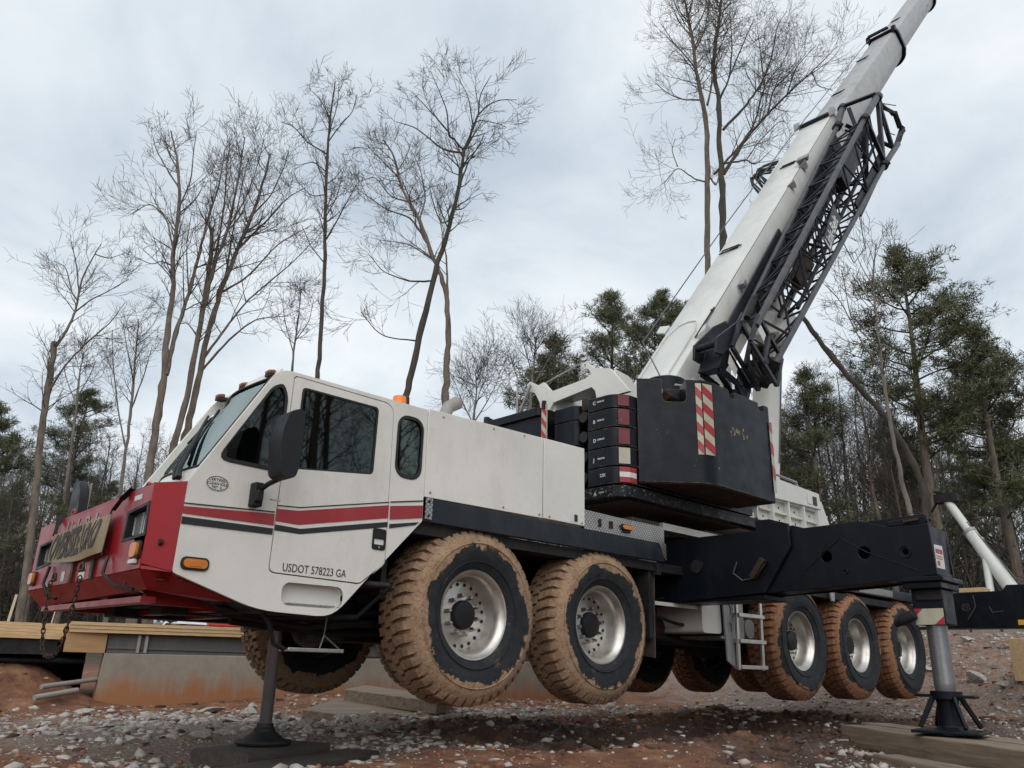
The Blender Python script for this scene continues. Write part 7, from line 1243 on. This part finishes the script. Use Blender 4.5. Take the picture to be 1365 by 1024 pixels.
# ---- pines
def pine_meshes(H, crown0, spread, seed, n_b=46, tufts=26, trunk_r=0.22, lean=(0,0)):
    random.seed(seed); b = MB(); S = Segs(); tuft = []
    tp = [Vector((lean[0]*z/H + 0.08*math.sin(z*0.7), lean[1]*z/H + 0.08*math.cos(z*0.5), z)) for z in np.linspace(-0.4, H, 12)]
    b.tube(tp, [trunk_r*(1-0.9*i/11)+0.01 for i in range(12)], 9)
    for k in range(n_b):
        t = (k+random.random())/n_b; z = H*(crown0 + (1-crown0)*t); f = (z+0.4)/(H+0.4)*11; i = min(int(f),10); p = tp[i].lerp(tp[i+1], f-i)
        prof = (math.sin(math.pi*min(1,(0.22+t*0.80)))**0.8)*random.uniform(.6,1.15); ln = max(0.35, spread*prof); a = random.uniform(0,6.283) ; d = Vector((math.cos(a), math.sin(a), 0.12+0.35*t)).normalized()
        if random.random() < 0.12: continue
        pts = [p]; dd = d.copy()
        for j in range(5): dd = (dd + rv(0.13) + Vector((0,0,0.07))).normalized(); pts.append(pts[-1] + dd*ln/5)
        for j in range(5): S.add(pts[j], pts[j+1], 0.05*(1-j/6), 0.05*(1-(j+1)/6))
        for _ in range(int(1.35*tufts*(0.35+0.65*ln/spread))):
            u_ = random.uniform(0.3,1.0)**0.8; f = u_*5; j = min(int(f),4); q = pts[j].lerp(pts[j+1], f-j); off_ = rv(0.30*(0.45+ln/spread)); off_.z = abs(off_.z)*0.7
            S.add(q, q+off_, 0.012, 0.006); tuft.append((q+off_, off_.normalized() if off_.length > 0.01 else Vector((0,0,1))))
    V, F = [], []; i0 = 0; rr = np.random.default_rng(seed)
    C = np.array([tuple(c) for c, d in tuft]); Dn = np.array([tuple(d) for c, d in tuft]); nt_ = len(C); per = 17
    dirs = rr.normal(size=(nt_, per, 3)) + Dn[:,None,:]*0.7 + np.array([0,0,0.25]); dirs /= np.linalg.norm(dirs,axis=2)[...,None]
    ln = rr.uniform(0.14, 0.28, (nt_, per, 1)); side = np.cross(dirs, rr.normal(size=(nt_,per,3))); side /= np.linalg.norm(side,axis=2)[...,None]
    w = rr.uniform(0.010,0.020,(nt_,per,1)); base = C[:,None,:] + rr.normal(size=(nt_,per,3))*0.09
    V = np.stack([base - side*w, base + side*w, base + dirs*ln + side*w*0.4, base + dirs*ln - side*w*0.4], 2).reshape(-1,3)
    n = nt_*per; F = np.arange(n*4).reshape(-1,4)
    me = bpy.data.meshes.new('needles'); me.vertices.add(len(V)); me.vertices.foreach_set('co', V.ravel()); me.loops.add(F.size); me.loops.foreach_set('vertex_index', F.ravel()); me.polygons.add(len(F)); me.polygons.foreach_set('loop_start', np.arange(0,F.size,4)); me.polygons.foreach_set('loop_total', np.full(len(F),4)); me.update(calc_edges=True); me.materials.append(MT['needles'])
    return b.mesh('trunk', 'bark'), S.obj('boughs', 'barkdark', mesh_only=True), me
def put(meshes_, name, names, loc, rz, sc, label, group=None, cat='tree'):
    r = bpy.data.objects.new(name, None); col.objects.link(r); r.location = loc; r.rotation_euler = (0,0,rz); r.scale = sc if isinstance(sc, tuple) else (sc,sc,sc); r['label'] = label; r['category'] = cat
    if group: r['group'] = group
    for m_, nm in zip(meshes_, names):
        o = bpy.data.objects.new(nm, m_); col.objects.link(o); o.parent = r
    return r
PN = ('trunk', 'boughs', 'needles')
pA = pine_meshes(15, 0.42, 2.9, 3, 46, 30); pB = pine_meshes(18, 0.5, 3.2, 4, 44, 30); pC = pine_meshes(12, 0.35, 2.5, 5, 40, 26); pD = pine_meshes(19.5, 0.42, 4.6, 11, 58, 44, 0.35)
put(pD, 'pine_tree', PN, (27.0,15.9,hz(27,15.9)), 0.6, 0.86, 'big dark pine behind the boom foot above the counterweights')
put(pC, 'pine_tree', PN, (23.2,19.6,hz(23.2,19.6)), 2.6, 1.18, 'dense pine standing just left of the big pine behind the counterweights')
put(pB, 'pine_tree', PN, (25.2,17.6,hz(25.2,17.6)), 1.9, 0.93, 'pine standing between the big pine and the dense pine behind the counterweights')
put(pB, 'pine_tree', PN, (6.0,35.2,hz(6,35)), 1.2, (0.80,0.80,0.65), 'round topped pine standing behind the leaning bare tree on the left')
put(pC, 'pine_tree', PN, (1.3,29.0,hz(1.3,29)), 0.4, 0.75, 'pine cut by the left frame edge')
put(pA, 'pine_tree', PN, (23.4,2.6,hz(23.4,2.6)), 3.6, (0.92,0.92,0.90), 'tall pine with long side boughs, the highest at the right')
put(pC, 'pine_tree', PN, (24.9,1.0,hz(24.9,1)), 5.1, 0.86, 'pine with a low spreading crown just right of the tall pine')
put(pA, 'pine_tree', PN, (29.2,2.2,hz(29,2)), 1.1, 0.72, 'dark pine half hidden right of the spreading pine')
put(pC, 'pine_tree', PN, (20.9,5.4,hz(20.9,5.4)), 0.3, 0.72, 'small pine showing below the lattice jib')

# ---- the woods: bare trees and pines, each its own thing
def bare_meshes(H, seed, r0, crown0=0.4, dens=1.0, kind='bark', spread=0.30):
    random.seed(seed); b = MB(); S = Segs(); lean = rv(0.06*H/2); tp = [Vector((lean.x*(z/H)**1.5 + 0.12*math.sin(z*.6+seed), lean.y*(z/H)**1.5 + .12*math.cos(z*.5+seed), z)) for z in np.linspace(-0.4, H, 14)]
    b.tube(tp, [r0*(1-0.93*i/13)+0.008 for i in range(14)], 7)
    for k in range(int(26*dens)):
        t = crown0 + (1-crown0)*((k+random.random())/26/dens); f = t*13; i = min(int(f),12); p = tp[i].lerp(tp[i+1], f-i); a = random.uniform(0,6.283); d = Vector((math.cos(a), math.sin(a), random.uniform(.5,1.3))).normalized()
        branch(S, p, d, H*spread*(1.15-t)*random.uniform(.6,1.2)+0.4, 0.05*(1.2-t), 0, 2, 0.07, 0.11, 1.15)
    return b.mesh('trunk', kind), S.obj('crown', 'twig', mesh_only=True)
BV = [bare_meshes(15,21,.15,.35), bare_meshes(17,22,.18,.45), bare_meshes(12,23,.10,.3,1.1,'barkpale'), bare_meshes(18,24,.20,.5,.9), bare_meshes(9,25,.07,.2,1.2,'barkpale'), bare_meshes(14,26,.12,.35,1.0,'barkdark')]
random.seed(99)
CAMP = Vector((-4.726,-6.871,0.689)); YAW = 0.7539
def polar(az, d): a = YAW + R(az); return CAMP.x + d*math.sin(a), CAMP.y + d*math.cos(a)
cnt = 0
for i in range(250):
    az = random.uniform(-37, 37); u_ = random.random()
    right = az > 14; left = az < -17
    d = (26 + 50*u_) if right else ((36 + 45*u_) if left else (46 + 45*u_))
    x, y = polar(az, d)
    # keep tops below the measured skyline
    top = (0.31 if right else (0.22 if left else 0.17))*d*random.uniform(.72,1.0)
    if az > 27: top *= 0.82
    pine = random.random() < (0.14 if right else (0.14 if left else 0.08))
    side_ = 'behind the outrigger at right' if right else ('behind the red nose at left' if left else 'behind the crane'); near_ = 'near edge' if u_ < 0.33 else ('middle' if u_ < 0.66 else 'depths')
    SL = f'slim bare tree in the {near_} of the woods {side_}'; SP = f'dark pine in the {near_} of the woods {side_}'
    if pine:
        k = random.randrange(3); H = (15,18,12)[k]; s_ = top*0.82/H; put((pA,pB,pC)[k], 'pine_tree', PN, (x,y,hz(x,y)), random.uniform(0,6.28), (max(s_,.55),max(s_,.55),s_), SP, 'pines in the woods behind the site')
    else:
        k = random.randrange(6); H = (15,17,12,18,9,14)[k]; s_ = top/H; put(BV[k], 'bare_tree', ('trunk','crown'), (x,y,hz(x,y)), random.uniform(0,6.28), (max(s_,.6),max(s_,.6),s_), SL, 'bare trees in the woods behind the site')
# trees on the camera's side of the site, seen mirrored in the cab windows
for i, (x, y, k, s_) in enumerate(((-9,-22,0,1.0),(-4,-25,1,1.0),(1,-21,3,.9),(5,-24,5,1.1),(9,-20,1,.9),(-14,-18,3,.9),(12,-26,0,1.1),(-1,-28,3,1.1),(-18,-12,1,.9),(-21,-6,0,1.0),(4,-30,2,1.3),(-7,-31,5,1.2),(16,-19,3,1.0),(-24,0,5,1.1),(-12,-27,1,1.1),(7,-17,3,.8),(10,-23,0,.9),(13,-17,5,.9),(15,-24,1,1.0),(18,-14,0,.8),(20,-22,3,1.0),(11,-29,1,1.2),(6,-20,1,.8),(17,-28,0,1.2),(22,-17,5,1.1),(14,-21,3,.9),(8,-26,5,1.2))):
    put(BV[k], 'bare_tree', ('trunk','crown'), (x,y,hz(x,y)), i*1.3, s_, 'bare tree behind the photographer, mirrored in the cab windows', 'bare trees behind the photographer')
# low brush and young stems in the far woods: one mass
rb = np.random.default_rng(5); S = Segs(); n = 18000; az = rb.uniform(-40,40,n); dd = rb.uniform(30,88,n); aa = YAW + np.radians(az); bx = CAMP.x + dd*np.sin(aa); by = CAMP.y + dd*np.cos(aa); bz = height(bx, by)
for i in range(n):
    if -17 < az[i] < 14 and dd[i] < 48: continue
    if az[i] <= -17 and dd[i] < 38: continue
    h_ = rb.uniform(1.0, 5.5)*(0.6 + 0.4*dd[i]/60); p = Vector((bx[i],by[i],bz[i]-.1)); q = p + Vector((rb.normal()*h_*0.16, rb.normal()*h_*0.16, h_*0.55)); e_ = q + Vector((rb.normal()*h_*0.2, rb.normal()*h_*0.2, h_*0.4)); r_ = 0.014+0.005*h_
    S.add(p, q, r_*1.6, r_); S.add(q, e_, r_, 0.008); e2 = q + Vector((rb.normal()*h_*0.3, rb.normal()*h_*0.3, h_*0.22)); S.add(q, e2, r_*.7, 0.008)
br = S.obj('underbrush', 'twig'); br['kind'] = 'stuff'; br['label'] = 'grey brown underbrush filling the far woods'
n = 90000; az = rb.uniform(-40,40,n); dd = rb.uniform(40,92,n)**1.0; aa = YAW+np.radians(az); bx = CAMP.x+dd*np.sin(aa); by = CAMP.y+dd*np.cos(aa); bz = height(bx,by) + rb.beta(1.2,3.2,n)*7.5
cc = np.stack([bx,by,bz],1); clump = fbm(bx, by, 0.16, 3, 8); ok = (clump > -0.04); cc = cc[ok]; n = len(cc)
a_ = rb.normal(size=(n,3)); a_ /= np.linalg.norm(a_,axis=1)[:,None]; b_ = np.cross(a_, rb.normal(size=(n,3))); b_ /= np.linalg.norm(b_,axis=1)[:,None]; s_ = rb.uniform(0.07,0.20,(n,1))
V = np.stack([cc-a_*s_, cc+b_*s_*0.7, cc+a_*s_, cc-b_*s_*0.7],1).reshape(-1,3); F = np.arange(n*4).reshape(-1,4)
me = bpy.data.meshes.new('undergrowth_leaves'); me.vertices.add(len(V)); me.vertices.foreach_set('co', V.ravel()); me.loops.add(F.size); me.loops.foreach_set('vertex_index', F.ravel()); me.polygons.add(len(F)); me.polygons.foreach_set('loop_start', np.arange(0,F.size,4)); me.polygons.foreach_set('loop_total', np.full(len(F),4)); me.update(calc_edges=True)
me.materials.append(MT['needles']); me.materials.append(MT['deadleaf']); me.polygons.foreach_set('material_index', (rb.uniform(size=n) < 0.74).astype(np.int32)); o = bpy.data.objects.new('undergrowth_leaves', me); col.objects.link(o); o['kind'] = 'stuff'; o['label'] = 'evergreen and dry leaves of the undergrowth in the far woods'
